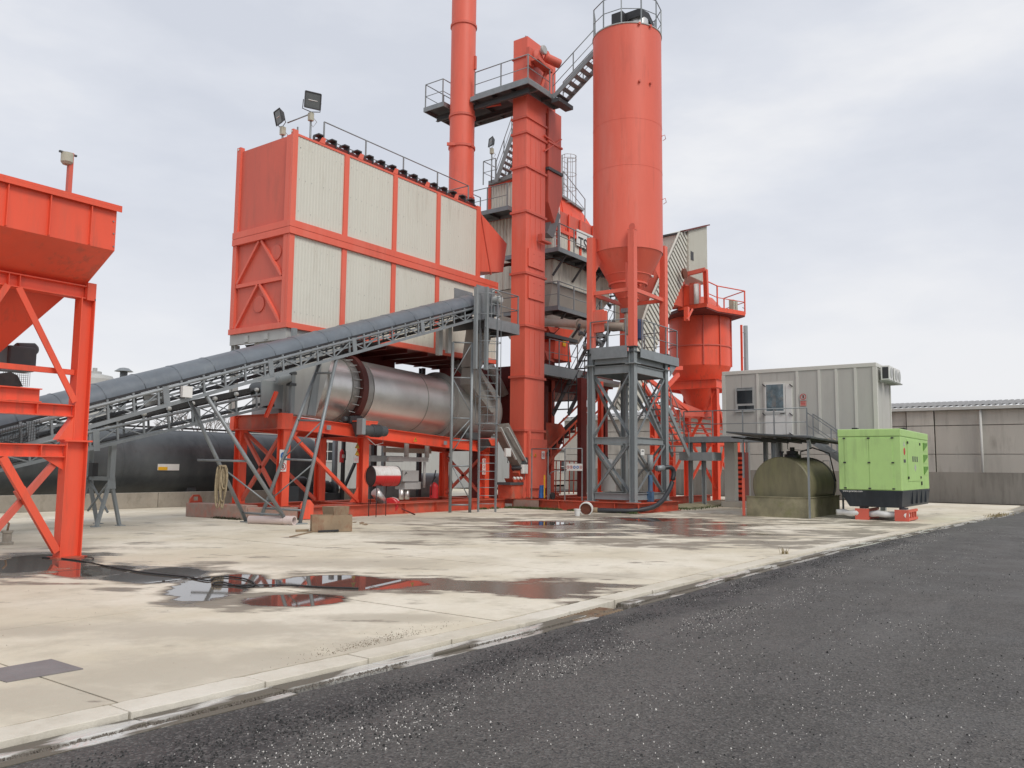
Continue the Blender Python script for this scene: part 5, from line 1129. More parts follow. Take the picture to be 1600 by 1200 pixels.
# background pressed red sheets, gas cylinder and posts behind stand
gc = thing('air_receiver', (32.0,17.6,.3), 'upright grey air receiver cylinder behind the silo stand', 'cylinder'); c = at(951,750,X=32)
MB().lathe((32,c.y,.5),[(.15,0),(.33,.1),(.33,1.3),(.2,1.45),(.05,1.5)],22).build('vessel', M['lightgrey'], gc); MB().poly([(32,c.y,2.0),(31.9,c.y+.3,2.3),(31.8,c.y+.8,2.35)],.03,6).build('air_hose', M['black'], gc); 
for k in (-.2,.2): MB().bar((32+k,c.y+k,0),(32+k,c.y+k,.6),.06,.06).build('leg', M['greydark'], gc)
# ================================================================== MIXING TOWER
mt_ = thing('mixing_tower', (33,22,.36), 'tall mixing tower with cream cladding, orange roof and grey decks behind the elevator', 'mixing tower')
MX0, MX1, MY0, MY1 = 31.3, 36.6, 20.5, 24.5
Z3, Z4, Z5 = 8.72, 11.38, 13.72
# lower hopper body with wall cladding
zl = at(880,447,Y=MY0).z
def clad(nm, o, u, v, nrm, m_='cream', pitch=.18, dep=.03): return MB().corr(o,u,v,nrm,pitch,dep).build(nm, M[m_], mt_)
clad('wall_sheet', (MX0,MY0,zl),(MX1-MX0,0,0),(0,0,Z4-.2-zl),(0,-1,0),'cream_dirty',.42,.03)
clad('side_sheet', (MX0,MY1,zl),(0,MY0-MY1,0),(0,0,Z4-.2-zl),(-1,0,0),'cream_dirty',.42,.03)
box('core', (MX0+.02,MY0+.02,zl),(MX1,MY1,Z4-.2), M['greydark'], mt_)
mb = MB(); mb.hexa([(32.2,21.6,Z3-.9),(35.4,21.6,Z3-.9),(35.4,23.6,Z3-.9),(32.2,23.6,Z3-.9),(MX0+.05,MY0+.05,zl-.01),(MX1-.05,MY0+.05,zl-.01),(MX1-.05,MY1-.05,zl-.01),(MX0+.05,MY1-.05,zl-.01)]); mb.build('hopper', mat('hopper_grey_paint', (.50,.47,.42,1), .55, var=.08, scale=1), mt_)
box('hopper_flange', (MX0-.02,MY0-.05,zl-.03),(MX1,MY0+.019,zl+.01), M['greypaint'], mt_)
# upper body
clad('wall_sheet', (MX0+.1,MY0+.15,Z4),(MX1-MX0-.2,0,0),(0,0,1.25),(0,-1,0),'cream',.2,.03)
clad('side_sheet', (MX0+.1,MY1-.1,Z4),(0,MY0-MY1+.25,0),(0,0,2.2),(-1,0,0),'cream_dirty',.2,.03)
box('upper_core', (MX0+.12,MY0+.17,Z4),(MX1-.1,MY1-.1,Z5), M['orange_dull'], mt_)
for x in (31.75,32.75,33.8,35.0): box('post', (x,MY0+.05,Z4),(x+.12,MY0+.119,Z4+2.3), M['orange'], mt_)
box('waist_beam', (MX0,MY0+.04,Z4+1.26),(MX1,MY0+.115,Z4+1.42), M['orange'], mt_)
# orange mansard roof with ribs
q0, q1 = at(866,300,Y=21.0), at(908,332,Y=21.0)
zt0 = q0.z
pr = [(MX0+.3,MY0+.2,Z4+1.45),(MX1-.0,MY0+.2,Z4+1.3),(q1.x+.15,MY0+.45,q1.z),(MX0+.5,MY0+1.0,zt0)]
MB().hexa([(MX0+.2,MY0+.15,Z4+1.43),(MX1-.1,MY0+.15,Z4+1.43),(MX1-.1,MY1,Z4+1.43),(MX0+.2,MY1,Z4+1.43),(MX0+.4,MY0+.5,zt0),(at(908,345,Y=21).x,MY0+.5,q1.z+.1),(at(908,345,Y=21).x,MY1-.2,q1.z+.1),(MX0+.4,MY1-.2,zt0)]).build('mansard_roof', M['orange'], mt_)
for k in range(6):
    x = MX0+.5+k*.85; MB().bar((x,MY0+.13,Z4+1.45),(x+.05,MY0+.47,zt0-.28*k*.85-.02),.05,.05,up=(0,-1,0)).build('roof_rib', M['orange'], mt_)
MB().bar((MX0+.35,MY0+.42,zt0+.05),(at(912,352,Y=20.9).x,MY0+.45,q1.z+.12),.12,.12).build('roof_edge', M['greypaint'], mt_)
# orange far end box (top left)
u0, u1 = at(766,288,X=MX0), at(766,337,X=MX0)
clad('top_sheet', (MX0,24.15,Z5+.15),(0,-1.5,0),(0,0,1.45),(-1,0,0),'cream',.16,.025)
box('frame_post', (MX0-.04,24.15,Z5+.05),(MX0+.08,24.32,Z5+1.75), M['orange'], mt_); box('frame_rail', (MX0-.03,22.0,Z5+1.62),(MX0+.08,24.149,Z5+1.78), M['orange'], mt_); box('frame_rail', (MX0-.03,22.0,Z5+.03),(MX0+.08,24.149,Z5+.148), M['orange_dull'], mt_)
box('top_core', (MX0+.02,21.5,Z5+.03),(MX0+2.2,24.3,Z5+1.6), M['orange_dull'], mt_)
MB().bar(at(765,287,X=MX0-.1),at(803,275,X=MX0-.1),.2,.2).build('roof_pipe', M['greypaint'], mt_)
# decks and railings
deck(mt_, 30.35,19.6, MX1+.3, MY0-.02, Z3); deck(mt_, 30.35,MY0-.01, MX0-.02, 22.6, Z3)
deck(mt_, 30.35,19.6, MX1+.3, MY0-.02, Z4); deck(mt_, 30.35,MY0-.01, MX0-.02, 22.6, Z4)
deck(mt_, 30.2,22.3, MX0-.05, 24.8, Z5)
for z in (Z3,Z4):
    railing(mt_, [(30.4,22.0,z),(30.4,19.65,z)], 1.15, M['greypaint'], .022, sp=1.0)
    railing(mt_, [(30.5,19.65,z),(MX1+.2,19.65,z)], 1.15, M['greypaint'], .024, sp=1.35)
    for x in (31.2,32.9,34.6): MB().bar((x,MY0-.05,z-1.0),(x,19.75,z-.17),.08,.08).build('deck_bracket', M['greydark'], mt_)
railing(mt_, [(30.25,22.4,Z5),(30.25,24.75,Z5),(31.2,24.75,Z5)], 1.15, M['greypaint'], .022, sp=1.3)
railing(mt_, [(at(880,296,Y=20.6).x,20.6,zt0-.1),(at(914,342,Y=20.6).x,20.6,at(914,345,Y=20.6).z),], 1.1, M['greypaint'], .02, sp=1.6)
# legs, lower beams, ring beam in shadow
for x in (MX0+.1, MX1-.3):
    for y in (MY0+.15, MY1-.2): MB().ibar((x,y,.37),(x,y,Z3-1.2),.26,.26,up=(0,1,0)).build('leg', M['darkred'] if x > 32 else M['orange_dull'], mt_)
zq = at(880,600,Y=20.4).z
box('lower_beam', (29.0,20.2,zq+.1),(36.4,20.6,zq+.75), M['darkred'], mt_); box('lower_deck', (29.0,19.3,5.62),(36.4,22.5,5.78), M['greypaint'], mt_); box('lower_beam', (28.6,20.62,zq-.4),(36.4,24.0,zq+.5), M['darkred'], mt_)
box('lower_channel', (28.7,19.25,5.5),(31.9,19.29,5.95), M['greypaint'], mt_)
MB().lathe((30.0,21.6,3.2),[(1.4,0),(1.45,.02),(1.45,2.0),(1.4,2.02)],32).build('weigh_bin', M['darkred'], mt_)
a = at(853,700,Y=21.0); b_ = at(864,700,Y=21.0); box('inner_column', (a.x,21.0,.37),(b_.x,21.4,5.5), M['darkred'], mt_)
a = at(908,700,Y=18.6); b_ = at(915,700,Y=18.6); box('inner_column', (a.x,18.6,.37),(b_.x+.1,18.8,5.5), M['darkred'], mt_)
for (x, y) in ((33.4,19.2),(35.6,18.6)): MB().ibar((x,y,.37),(x,y,5.6),.2,.2,up=(0,1,0)).build('inner_column', M['orange'], mt_)
# control mixer hopper (orange) with handwheel box
mh = thing('mixer_hopper', at(880,540,Y=19.9), 'orange weighing hopper with a red door between elevator and silo', 'hopper')
q = [at(856,510,Y=19.9), at(897,516,Y=19.9), at(888,528,Y=19.9), at(870,535,Y=19.9), at(864,528,Y=19.9)]
MB().prism(q,(0,1.2,0)).build('funnel', M['orange'], mh)
q = [at(868,533,Y=19.7), at(889,533,Y=19.7), at(893,566,Y=19.7), at(865,560,Y=19.7)]
MB().prism(q,(0,.8,0)).build('door_case', M['orange'], mh)
q = [at(851,548,Y=19.8), at(866,552,Y=19.8), at(866,566,Y=19.8), at(856,562,Y=19.8)]; MB().prism(q,(0,.8,0)).build('side_case', M['orange_dull'], mh)
p = at(881,537,Y=19.68); box('yellow_tag', (p.x-.1,19.66,p.z-.12),(p.x+.14,19.69,p.z+.12), M['yellow'], mh)
MB().poly([at(858,519,Y=19.85), at(866,521,Y=19.8), at(874,513,Y=19.8), at(866,508,Y=19.8)],.03,6).build('bow_handle', M['darkred'], mh)
MB().box((29.6,19.7,7.3),(32.2,20.3,7.45)).build('deck_rail', M['greydark'], mh)
railing(mh, [(29.3,19.35,5.95),(31.6,19.35,5.95)], 1.15, M['galv'], .02, sp=.8)
# TS sign
tsn = thing('name_board', at(905,375,Y=20.58), 'cream name board with large dark letters TS beside the silo', 'sign')
a = at(904,362,Y=20.55); b_ = at(925,398,Y=20.55); MB().box((a.x-.2,20.53,b_.z+.15),(b_.x+1.4,20.56,a.z+.1)).build('board', M['white'], tsn)
p = at(912,381,Y=20.52); text('lettering', 'TSM', .80, M['blacksteel'], tsn, (at(903,381,Y=20.52).x+.78,20.525,p.z-.05), (1,0,0), (0,0,1))
MB().bar((p.x+.55,20.515,p.z+.1),(p.x+.85,20.515,p.z-.1),.02,.12,up=(0,0,1)).build('red_flash', M['red'], tsn)
# tower ladder with cage and stairs, floodlight
tl = thing('caged_ladder', at(885,300,Y=21.5), 'pale caged ladder rising above the tower roof', 'ladder')
a = at(878,330,Y=21.2); zt_ = at(880,243,Y=21.2).z
ladder(tl, (a.x,21.2,a.z-1.2),(a.x,21.2,zt_),(1,0,0),.5,M['lightgrey'],cage=.75,out=(.2,-1,0),cz=1.6)
tl2 = thing('fixed_ladder', at(868,350,Y=20.3), 'short pale ladder against the orange tower roof', 'ladder'); a = at(868,352,Y=20.35); ladder(tl2,(a.x,20.35,Z4+.1),(a.x,20.5,zt0-.2),(1,0,0),.45,M['white'],pitch=.33)
s_ = stair('tower_stairs', at(775,284,X=30.9),at(812,178,X=30.9),(1,0,0),.75,'grey flight of stairs rising to the elevator head behind the column',m=M['greypaint'],n=12)
p = at(768,222,X=30.9); floodlight(p, (-1,.5,0), .42, 'small dark floodlight on a pole by the tower stairs, right of the chimney', at(768,285,X=30.9).z, -.1)
q_ = at(766,285,X=30.9); railing(mt_, [(31.9,24.35,q_.z),(30.9,24.35,q_.z),(30.9,23.6,q_.z)], 1.15, M['greypaint'], .022, sp=.8)
sc2 = stair('tower_stairs', at(975,478,Y=20.9), at(928,414,Y=20.9), (0,1,0), .8, 'dark flight of stairs beside the cone of the large silo', m=M['greydark'], n=10)
sc3 = stair('tower_stairs', at(888,640,Y=19.0)+V(0,0,-.2), at(960,500,Y=19.0), (0,1,0), .8, 'dark lower flight of stairs behind the legs of the large silo', m=M['greydark'], n=12)
# inclined red return conveyor low behind elevator
rcv = thing('inclined_conveyor', at(880,690,Y=19.6), 'dirty red lattice conveyor sloping up behind the elevator boot', 'conveyor')
a, b_ = at(850,728,Y=19.9), at(925,655,Y=19.9)
for off in (0,.55):
    for dy in (0,.8): MB().angle(a+V(0,dy,off), b_+V(1.5,dy,off+1.0), .08,.1).build('chord', M['orange_dirty'], rcv)
for k in range(9):
    q = a+(b_-a)*k/8; MB().bar(q+V(0,-.02,0),q+V(0,-.02,.55),.05,.05).build('strut', M['orange_dirty'], rcv)
    MB().tube(q+V(0,.05,.2),q+V(0,.75,.2),.06,8).build('roller', M['darkred'], rcv)
MB().bar(a+V(0,.4,.3),b_+V(0,.4,.3),.6,.05).build('belt', M['black'], rcv)
t = thing('dust_hopper', at(860,690,Y=20.2), 'dull grey conical hopper beside the foot of the elevator', 'hopper')
MB().prism([at(853,660,Y=20.2),at(878,663,Y=20.2),at(885,675,Y=20.2),at(870,710,Y=20.2),at(853,735,Y=20.2)],(0,.8,0)).build('body', M['orange_dirty'], t)
# dark red machinery sheets and mesh behind guard fence
rm = thing('red_machine_guard', at(885,765,Y=20.5), 'dark red mesh machine guard low behind the guard railing', 'guard')
for k in range(7): a = at(868+7*k,780,Y=20.5); MB().bar((a.x,20.5,.38),(a.x+.05,20.5,1.9),.03,.05).build('bar', M['orange_dirty'], rm)
for z in (.5,1.0,1.5,1.9): a = at(866,780,Y=20.52); b_ = at(914,780,Y=20.52); MB().bar((a.x,20.52,z),(b_.x,20.52,z),.03,.05).build('cross_bar', M['darkred'], rm)
# ================================================================== SKIP HOUSING + STORAGE SILO
sh = thing('skip_housing', (31,16.9,4), 'inclined corrugated housing of the skip track rising to the right', 'skip housing')
YS = 17.0
c0, c1, c2, c3 = at(960,655,Y=YS), at(992,655,Y=YS), at(1078,372,Y=YS), at(1066,362,Y=YS)
c1 = at(1000,640,Y=YS); c2 = at(1073,432,Y=YS); c2t = at(1074,362,Y=YS)
mb = MB(); outer = [at(962,640,Y=YS), at(1004,640,Y=YS), at(1026,547,Y=YS), at(1052,480,Y=YS), at(1073,432,Y=YS), at(1075,361,Y=YS), at(1066,362,Y=YS), at(1016,480,Y=YS)]
mb.prism([(p.x,YS+.08,p.z) for p in outer],(0,.02,0)); mb.build('shade_backing_sheet', mat('shaded_sheet', (.20,.20,.18,1), .6), sh); mb = MB(); mb.prism([(p.x,YS+.11,p.z) for p in outer],(0,.12,0)); mb.build('housing_box', M['cream'], sh)  # dark backing colour paints the shade in the gaps between ribs
# slanting ribs running across the strip (folded sheet)
def inside(x, z, poly):
    r = False
    for i in range(len(poly)):
        a, b_ = poly[i], poly[i-1]
        if (a.z > z) != (b_.z > z) and x < (b_.x-a.x)*(z-a.z)/(b_.z-a.z)+a.x: r = not r
    return r
rd = Vector((at(1040,470,Y=YS)-at(1024,440,Y=YS))); rd.y = 0; rd.normalize(); nd = Vector((rd.z,0,-rd.x))
if nd.x < 0: nd = -nd
base = at(1010,600,Y=YS); segs = []
for k in range(-90, 110):
    o = base+nd*(k*.27); run = []
    ts = [(-8+i*.05) for i in range(320)]; st_ = None
    for t_ in ts:
        p = o+rd*t_; ok = inside(p.x,p.z,outer)
        if ok and st_ is None: st_ = t_
        if not ok and st_ is not None:
            if t_-st_ > .12: run.append((st_,t_))
            st_ = None
    for a, b_ in run: segs.append((o+rd*a, o+rd*b_))
segs.sort(key=lambda s: -(s[1]-s[0]).length)
for a, b_ in segs[:290]: MB().bar((a.x,YS+.06,a.z),(b_.x,YS+.06,b_.z),.03,.15,up=nd).build('folded_rib', M['cream'], sh)
# head house: -X wall and right wall
hh = thing('head_house', (38,17,11), 'cream sheet-clad head house above the orange storage silo', 'head house')
XW = at(1066,362,Y=YS).x
zt1 = at(1066,362,Y=YS).z
MB().prism([(XW+.3,YS+.14,zt1),(XW+.3,21.0,zt1-.1),(XW+.3,21.0,9.2),(XW+.3,19.2,8.8),(XW+.3,17.35,12.4)],(.05,0,0)).build('flat_wall', M['cream'], hh)
r0, r1 = at(1075,361,Y=YS), at(1104,353,Y=YS); b0, b1 = at(1075,430,Y=YS), at(1102,440,Y=YS)
nrb = 20
for k in range(nrb):
    f0, f1 = k/nrb, (k+.5)/nrb
    xa, xb_ = r0.x+(r1.x-r0.x)*f0, r0.x+(r1.x-r0.x)*f1; za, zb_ = r0.z+(r1.z-r0.z)*f0, r0.z+(r1.z-r0.z)*f1
    MB().prism([(xa,YS-.04,b0.z),(xb_,YS-.04,b0.z),(xb_,YS-.04,zb_),(xa,YS-.04,za)],(0,.05,0)).build('wall_rib', M['cream'], hh)
MB().prism([(r0.x,YS+.011,b0.z),(r1.x,YS+.011,b0.z),(r1.x,YS+.011,r1.z),(r0.x,YS+.011,r0.z)],(0,1.5,0)).build('side_wall', M['cream'], hh)
MB().bar((XW+.1,YS+.0,zt1+.06),(r1.x+.1,YS-.0,r1.z+.06),.3,.06).build('roof_trim', M['darkred'], hh)
MB().bar((XW+.3,YS+.1,zt1+.05),(XW+.3,21.0,zt1-.05),.2,.08).build('roof_trim', M['greydark'], hh)
p = at(1080,400,Y=YS); box('vent_opening', (p.x-.18,YS-.055,p.z-.22),(p.x+.18,YS-.045,p.z+.22), M['blacksteel'], hh)
t = thing('track_pulley', at(1068,428,Y=16.8), 'rusty rope pulley at the bend of the skip housing', 'pulley'); p = at(1067,428,Y=16.8); MB().lathe((p.x,16.8,p.z),[(.1,0),(.27,.03),(.22,.08),(.27,.13),(.1,.16)],24,axis=(0,-1,0)).build('wheel', M['rustdark'], t)
sg_ = thing('storage_silo', (41.2,17.6,0), 'round orange storage silo with conical hopper and railed platform', 'silo')
GC = Vector((41.2,17.6,0)); RG = 1.6
zg = {k: at(1093,y,Y=17.6).z for k, y in dict(top=499,seam=545,bot=575,cone=700,dome=486).items()}
o2 = M['orange']
MB().lathe(GC,[(RG,zg['bot']),(RG,zg['top'])],56,cap=False).build('shell', o2, sg_)
for z in (zg['seam'],zg['top']): MB().lathe(GC,[(RG,z-.04),(RG+.05,z-.03),(RG+.05,z+.03),(RG,z+.04)],56,cap=False).build('shell_flange', M['orange_dull'], sg_)
MB().lathe(GC,[(RG,zg['top']+.041),(RG*.45,at(1093,468,Y=17.6).z),(RG*.4,at(1093,468,Y=17.6).z)],56).build('roof_cone', M['orange_dull'], sg_)
MB().lathe(GC,[(.4,at(1093,652,Y=17.6).z),(RG,zg['bot'])],56).build('hopper_cone', M['orange'], sg_)
zb2 = at(1093,592,Y=16).z
for a, b_ in (((-1.5,-1.5),(1.5,-1.5)),((-1.5,1.5),(1.5,1.5)),((-1.5,-1.5),(-1.5,1.5)),((1.5,-1.5),(1.5,1.5))):
    MB().ibar(GC+V(a[0],a[1],zb2),GC+V(b_[0],b_[1],zb2),.2,.45).build('ring_beam', o2, sg_)
for sx in (-1,1):
    for sy in (-1,1):
        c = GC+V(1.38*sx,1.38*sy,0); MB().ibar((c.x,c.y,0),(c.x,c.y,zb2-.25),.32,.32,up=(0,1,0)).build('leg', o2, sg_)
for (ax,ay),(bx,by) in ((( -1.38,-1.38),(1.38,-1.38)),((-1.38,-1.38),(-1.38,1.38)),((1.38,-1.38),(1.38,1.38))):
    MB().bar(GC+V(ax,ay,.6),GC+V(bx,by,zb2-.4),.12,.12).build('brace', o2, sg_); MB().bar(GC+V(bx,by,.6),GC+V(ax,ay,zb2-.4),.12,.12).build('brace', o2, sg_)
    MB().bar(GC+V(ax,ay,2.9),GC+V(bx,by,2.9),.14,.2).build('tie_beam', o2, sg_)
ladder(sg_, GC+V(-.9,-1.7,.0), GC+V(-.9,-1.7,2.6), (1,0,0), .5, o2, pitch=.3)
for a_ in (-150,-118,-75): d = Vector((math.cos(math.radians(a_)),math.sin(math.radians(a_)),0)); MB().bar(GC+d*(RG+.03)+V(0,0,zg['bot']),GC+d*(RG+.03)+V(0,0,zg['top']),.05,.09,up=d).build('vertical_rib', M['orange_dull'], sg_)
# platform on top of storage silo
sp_ = thing('silo_platform', at(1130,470,Y=17), 'orange railed platform on top of the storage silo', 'platform')
ZP_ = at(1100,480,Y=16.0).z
pl = [at(1104,474,Y=15.8), at(1164,490,Z=at(1104,474,Y=15.8).z), ]
zP = pl[0].z
P0 = at(1104,476,Z=zP); P1 = at(1121,483,Z=zP); P2 = at(1164,490,Z=zP); P3 = at(1125,495,Z=zP); P4 = at(1060,482,Z=zP)
MB().prism([(v.x,v.y,zP-.18) for v in (P0,P1,P2,P3)][::-1] if 0 else [(v.x,v.y,zP-.18) for v in (P4,P0,P1,P2,(P2+V(1.2,1.6,0)),(P4+V(2.5,3,0)))],(0,0,.16)).build('deck', M['darkred'], sp_)
for a, b_ in ((P4,P0),(P0,P1),(P1,P2)): MB().bar((a.x,a.y,zP),(b_.x,b_.y,zP),.04,.22).build('kick_plate', o2, sp_)
railing(sp_, [(P0.x,P0.y,zP),(P1.x,P1.y,zP),(P2.x,P2.y,zP),(P2.x+1.2,P2.y+1.6,zP)], 1.2, o2, .03, sp=1.6)
c = P0; MB().ibar((P0.x,P0.y,zP+.1),(P0.x-.1,P0.y,zP+1.75),.2,.2,up=(0,1,0)).build('jamb_post', o2, sp_)
MB().bar((P0.x-.1,P0.y,zP+1.75),at(1074,428,Y=YS-.15),.14,.2).build('head_beam', M['orange_dull'], sp_)
for k in range(4): q = P4.lerp(P0,.2+.2*k); MB().box((q.x,q.y+.2,zP+.1),(q.x+.5,q.y+.6,zP+1.1+.1*(k%2))).build('actuator_case', M['orange_dull'] if k % 2 else M['orange'], sp_)
q = P4.lerp(P0,.85); MB().tube((q.x,q.y+.3,zP+.1),(q.x,q.y+.3,zP+1.1),.13,10).build('pneumatic_cylinder', M['white'], sp_)
MB().prism([(q.x-2.4,q.y+1.5,zP+.05),(q.x+.5,q.y+1.0,zP+.05),(q.x+.1,q.y+1.0,zP+1.5),(q.x-2.2,q.y+1.5,zP+1.7)],(0,.8,0)).build('gate_housing', M['orange_dull'], sp_)
MB().bar(at(1073,501,Y=15.9),at(1073,480,Y=15.9),.2,.2).build('bracket_post', o2, sp_); MB().bar(at(1074,499,Y=15.8),at(1082,483,Y=15.8),.07,.07).build('knee_brace', M['orange_glare_faded'], sp_)
for k in (0,.35): MB().bar((P1.x+1.5+k,P1.y-.2,zP+.1),(P1.x+1.5+k,P1.y-.2,zP+.7),.25,.25).build('grey_box', M['lamphousing'], sp_)
a, b_ = at(1158,492,Y=16.2), at(1159,580,Y=16.2); MB().bar((a.x,16.2,0),(a.x,16.2,zP-.2),.1,.1).build('support_post', o2, sp_)
a = at(1164.5,492,Y=16.2); MB().tube((a.x,16.2,0),(a.x,16.2,zP-.15),.12,12).build('conduit_pipe', M['greypaint'], sp_)
for k in range(6): MB().bar((a.x-.4,16.2,3.5+k*1.4),(a.x,16.2,3.5+k*1.4),.03,.03).build('pipe_clip', M['greypaint'], sp_)
# orange machinery beneath (drag conveyor, hopper) between silo and tower
dcv = thing('hopper_support', (34.5,15.8,0), 'orange steel supports and inclined bars between silo stand and storage silo', 'frame')
for px, Y in ((1022,17.2),(1033,17.2),(1050,16.4)):
    c = at(px,760,Y=Y); MB().ibar((c.x,Y,.1),(c.x,Y,4.6 if px < 1040 else 2.6),.3,.25,up=(0,1,0)).build('column', o2, dcv)
for a, b_ in (((1005,600),(1060,690)),((1010,590),(1075,640)),((1000,575),(1065,575)),((1010,640),(1060,585))): MB().bar(at(*a,Y=17.0), at(*b_,Y=16.8), .14,.18).build('inclined_bar', o2, dcv)
for a, b_ in (((1048,628),(1100,648)),((1060,645),(1130,648))): MB().bar(at(*a,Y=16.9), at(*b_,Y=16.9), .2,.3).build('cross_beam', M['orange_dull'], dcv)
for k in range(5): MB().bar(at(1048,640+9*k,Y=17.5), at(1128,650+7*k,Y=17.5), .06,.08).build('louvre_bar', M['orange_dull'], dcv)
a = at(1045,690,Y=16.3); ladder(dcv, (a.x,16.3,0),(a.x,16.3,2.6),(1,0,0),.6,o2,pitch=.32)
for z in (1.0,2.2):
    a = at(1018,700,Y=17.15); MB().bar((a.x,17.15,z),(a.x+1.6,17.15,z+.9),.08,.08).build('brace', o2, dcv); MB().bar((a.x,17.15,z+.9),(a.x+1.6,17.15,z),.08,.08).build('brace', o2, dcv)
lv = thing('louvred_cabinet', at(1155,760,X=38), 'small orange louvred cabinet under the site cabin', 'cabinet'); a = at(1149,733,X=38); b_ = at(1160,775,X=38)
for k in range(9): z = .3+k*.22; MB().box((38,b_.y,z),(38.05,a.y,z+.12)).build('louvre', o2, lv)
box('case', (38.06,b_.y-.1,0),(38.6,a.y+.1,2.4), M['darkred'], lv)
# ================================================================== SITE CABIN
cb = thing('site_cabin', (34,10.5,2.95), 'light grey container site cabin raised on posts, with a door and a window', 'cabin')
CX, CY0, CY1 = 34.0, 7.3, 13.5; CXe = 36.44; CZ0, CZ1 = 2.98, 5.78
tr_, pn_ = M['trim'], M['panelgrey']
box('core', (CX+.03,CY0+.03,CZ0),(CXe-.03,CY1-.03,CZ1-.05), M['panelgrey'], cb)
box('roof_frame', (CX-.02,CY0-.02,CZ1-.16),(CXe+.02,CY1+.02,CZ1), tr_, cb, .012)
box('floor_frame', (CX-.02,CY0-.02,CZ0-.12),(CXe+.02,CY1+.02,CZ0+.04), tr_, cb)
for y in (CY0+.05, CY1-.05): box('corner_post', (CX-.025,y-.075,CZ0+.045),(CX+.12,y+.075,CZ1-.165), tr_, cb)
box('corner_post', (CXe-.1,CY0-.024,CZ0+.045),(CXe+.02,CY0+.1,CZ1-.165), tr_, cb)
yb = [at(px,640,X=CX).y for px in (1184.5,1246.5,1281,1308,1338)]
ypn = [CY1-.13]+yb+[CY0+.13]
for y in yb: box('mullion', (CX-.02,y-.05,CZ0+.045),(CX+.025,y+.05,CZ1-.165), tr_, cb)
for a, b_ in zip(ypn, ypn[1:]):
    n = 2 if abs(a-b_) > .9 else 1
    if abs(a-b_) < 1.0: n = 1
    for k in range(n):
        y1 = a-(a-b_)*k/n; y0 = a-(a-b_)*(k+1)/n
        box('wall_panel', (CX+.008,y0+.006,CZ0+.045),(CX+.029,y1-.006,CZ1-.165), pn_, cb)
for k in range(3): x0 = CX+.13+k*.74; box('end_panel', (x0+.006,CY0+.004,CZ0+.045),(min(x0+.734,CXe-.11),CY0+.029,CZ1-.165), pn_, cb)
# window
wa, wb = at(1149,606,X=CX), at(1179,641,X=CX)
wf = box('window', (CX-.035,wb.y,wb.z),(CX-.018,wa.y,wa.z), M['lightgrey'], cb)
ga, gb = at(1147,606,X=CX-.04), at(1178,630,X=CX-.04)
box('pane', (CX-.045,gb.y+.06,gb.z),(CX-.036,ga.y-.12,ga.z-.03), M['glass'], wf)
box('blind_box', (CX-.055,gb.y+.06,ga.z-.14),(CX-.046,ga.y-.12,ga.z-.05), M['greypaint'], wf)
for k in range(2):
    y1 = ga.y-.16-k*(ga.y-gb.y-.2)/2; box('lower_pane', (CX-.045,y1-.36,gb.z-.24),(CX-.036,y1,gb.z-.09), M['glass'], wf)
box('sill', (CX-.07,wb.y-.02,wb.z-.06),(CX-.03,wa.y+.02,wb.z-.003), M['lightgrey'], wf)
# door
da, db = at(1193,596,X=CX), at(1240,684,X=CX)
y1, y0 = at(1196,640,X=CX).y, at(1228,640,X=CX).y
drf = box('door_frame', (CX-.03,at(1240,640,X=CX).y,CZ0+.05),(CX-.006,y1+.06,at(1200,597,X=CX).z), M['trim'], cb)
dr = box('door', (CX-.05,y0,CZ0+.06),(CX-.032,y1,at(1200,600,X=CX).z), M['white'], cb)
box('glass_upper', (CX-.06,at(1225,640,X=CX).y,at(1210,642,X=CX).z),(CX-.051,at(1198.5,640,X=CX).y,at(1210,601,X=CX).z), M['curtain'], dr)
box('rail', (CX-.062,y0,at(1210,648,X=CX).z),(CX-.051,y1,at(1210,644,X=CX).z), M['lightgrey'], dr)
MB().tube((CX-.09,at(1226,646,X=CX).y,at(1226,646,X=CX).z),(CX-.09,at(1222,646,X=CX).y+.05,at(1226,646,X=CX).z),.016,6).build('handle', M['blacksteel'], dr)
MB().tube((CX-.09,at(1226,646,X=CX).y,at(1226,646,X=CX).z),(CX-.05,at(1226,646,X=CX).y,at(1226,646,X=CX).z),.016,6).build('handle', M['blacksteel'], dr)
yy0 = at(1238,640,X=CX).y; sh_ = box('folded_shutter', (CX-.06,yy0,CZ0+.06),(CX-.031,y0-.02,at(1230,601,X=CX).z), M['white'], cb)
for py in (602,647,678): 
    for px in (1193.5,1236): 
        if py == 678 and px < 1200: continue
        p = at(px,py,X=CX-.07); MB().bar((CX-.075,p.y-.06,p.z-.06),(CX-.075,p.y+.06,p.z+.05),.03,.05,up=(1,0,0)).build('hook', M['blacksteel'], cb)
p = at(1255,620,X=CX-.03); sign('stop_sign', (CX-.03,p.y,p.z), (0,-1,0), ZP, .30,.30, [('panelgrey','ban','red')], 'round red and black no-entry pictogram on the cabin wall right of the door')
p = at(1255,630,X=CX-.03); t = thing('notice_label', p, 'small red and white text label under the round sign on the cabin', 'sign'); box('plate', (CX-.03,p.y-.12,p.z-.12),(CX-.012,p.y+.12,p.z+.1), mat('pink_label', (.62,.30,.26,1), .5), t)
for k in range(3): box('print', (CX-.034,p.y-.09,p.z-.08+k*.06),(CX-.0305,p.y+.09,p.z-.055+k*.06), M['red'], t)
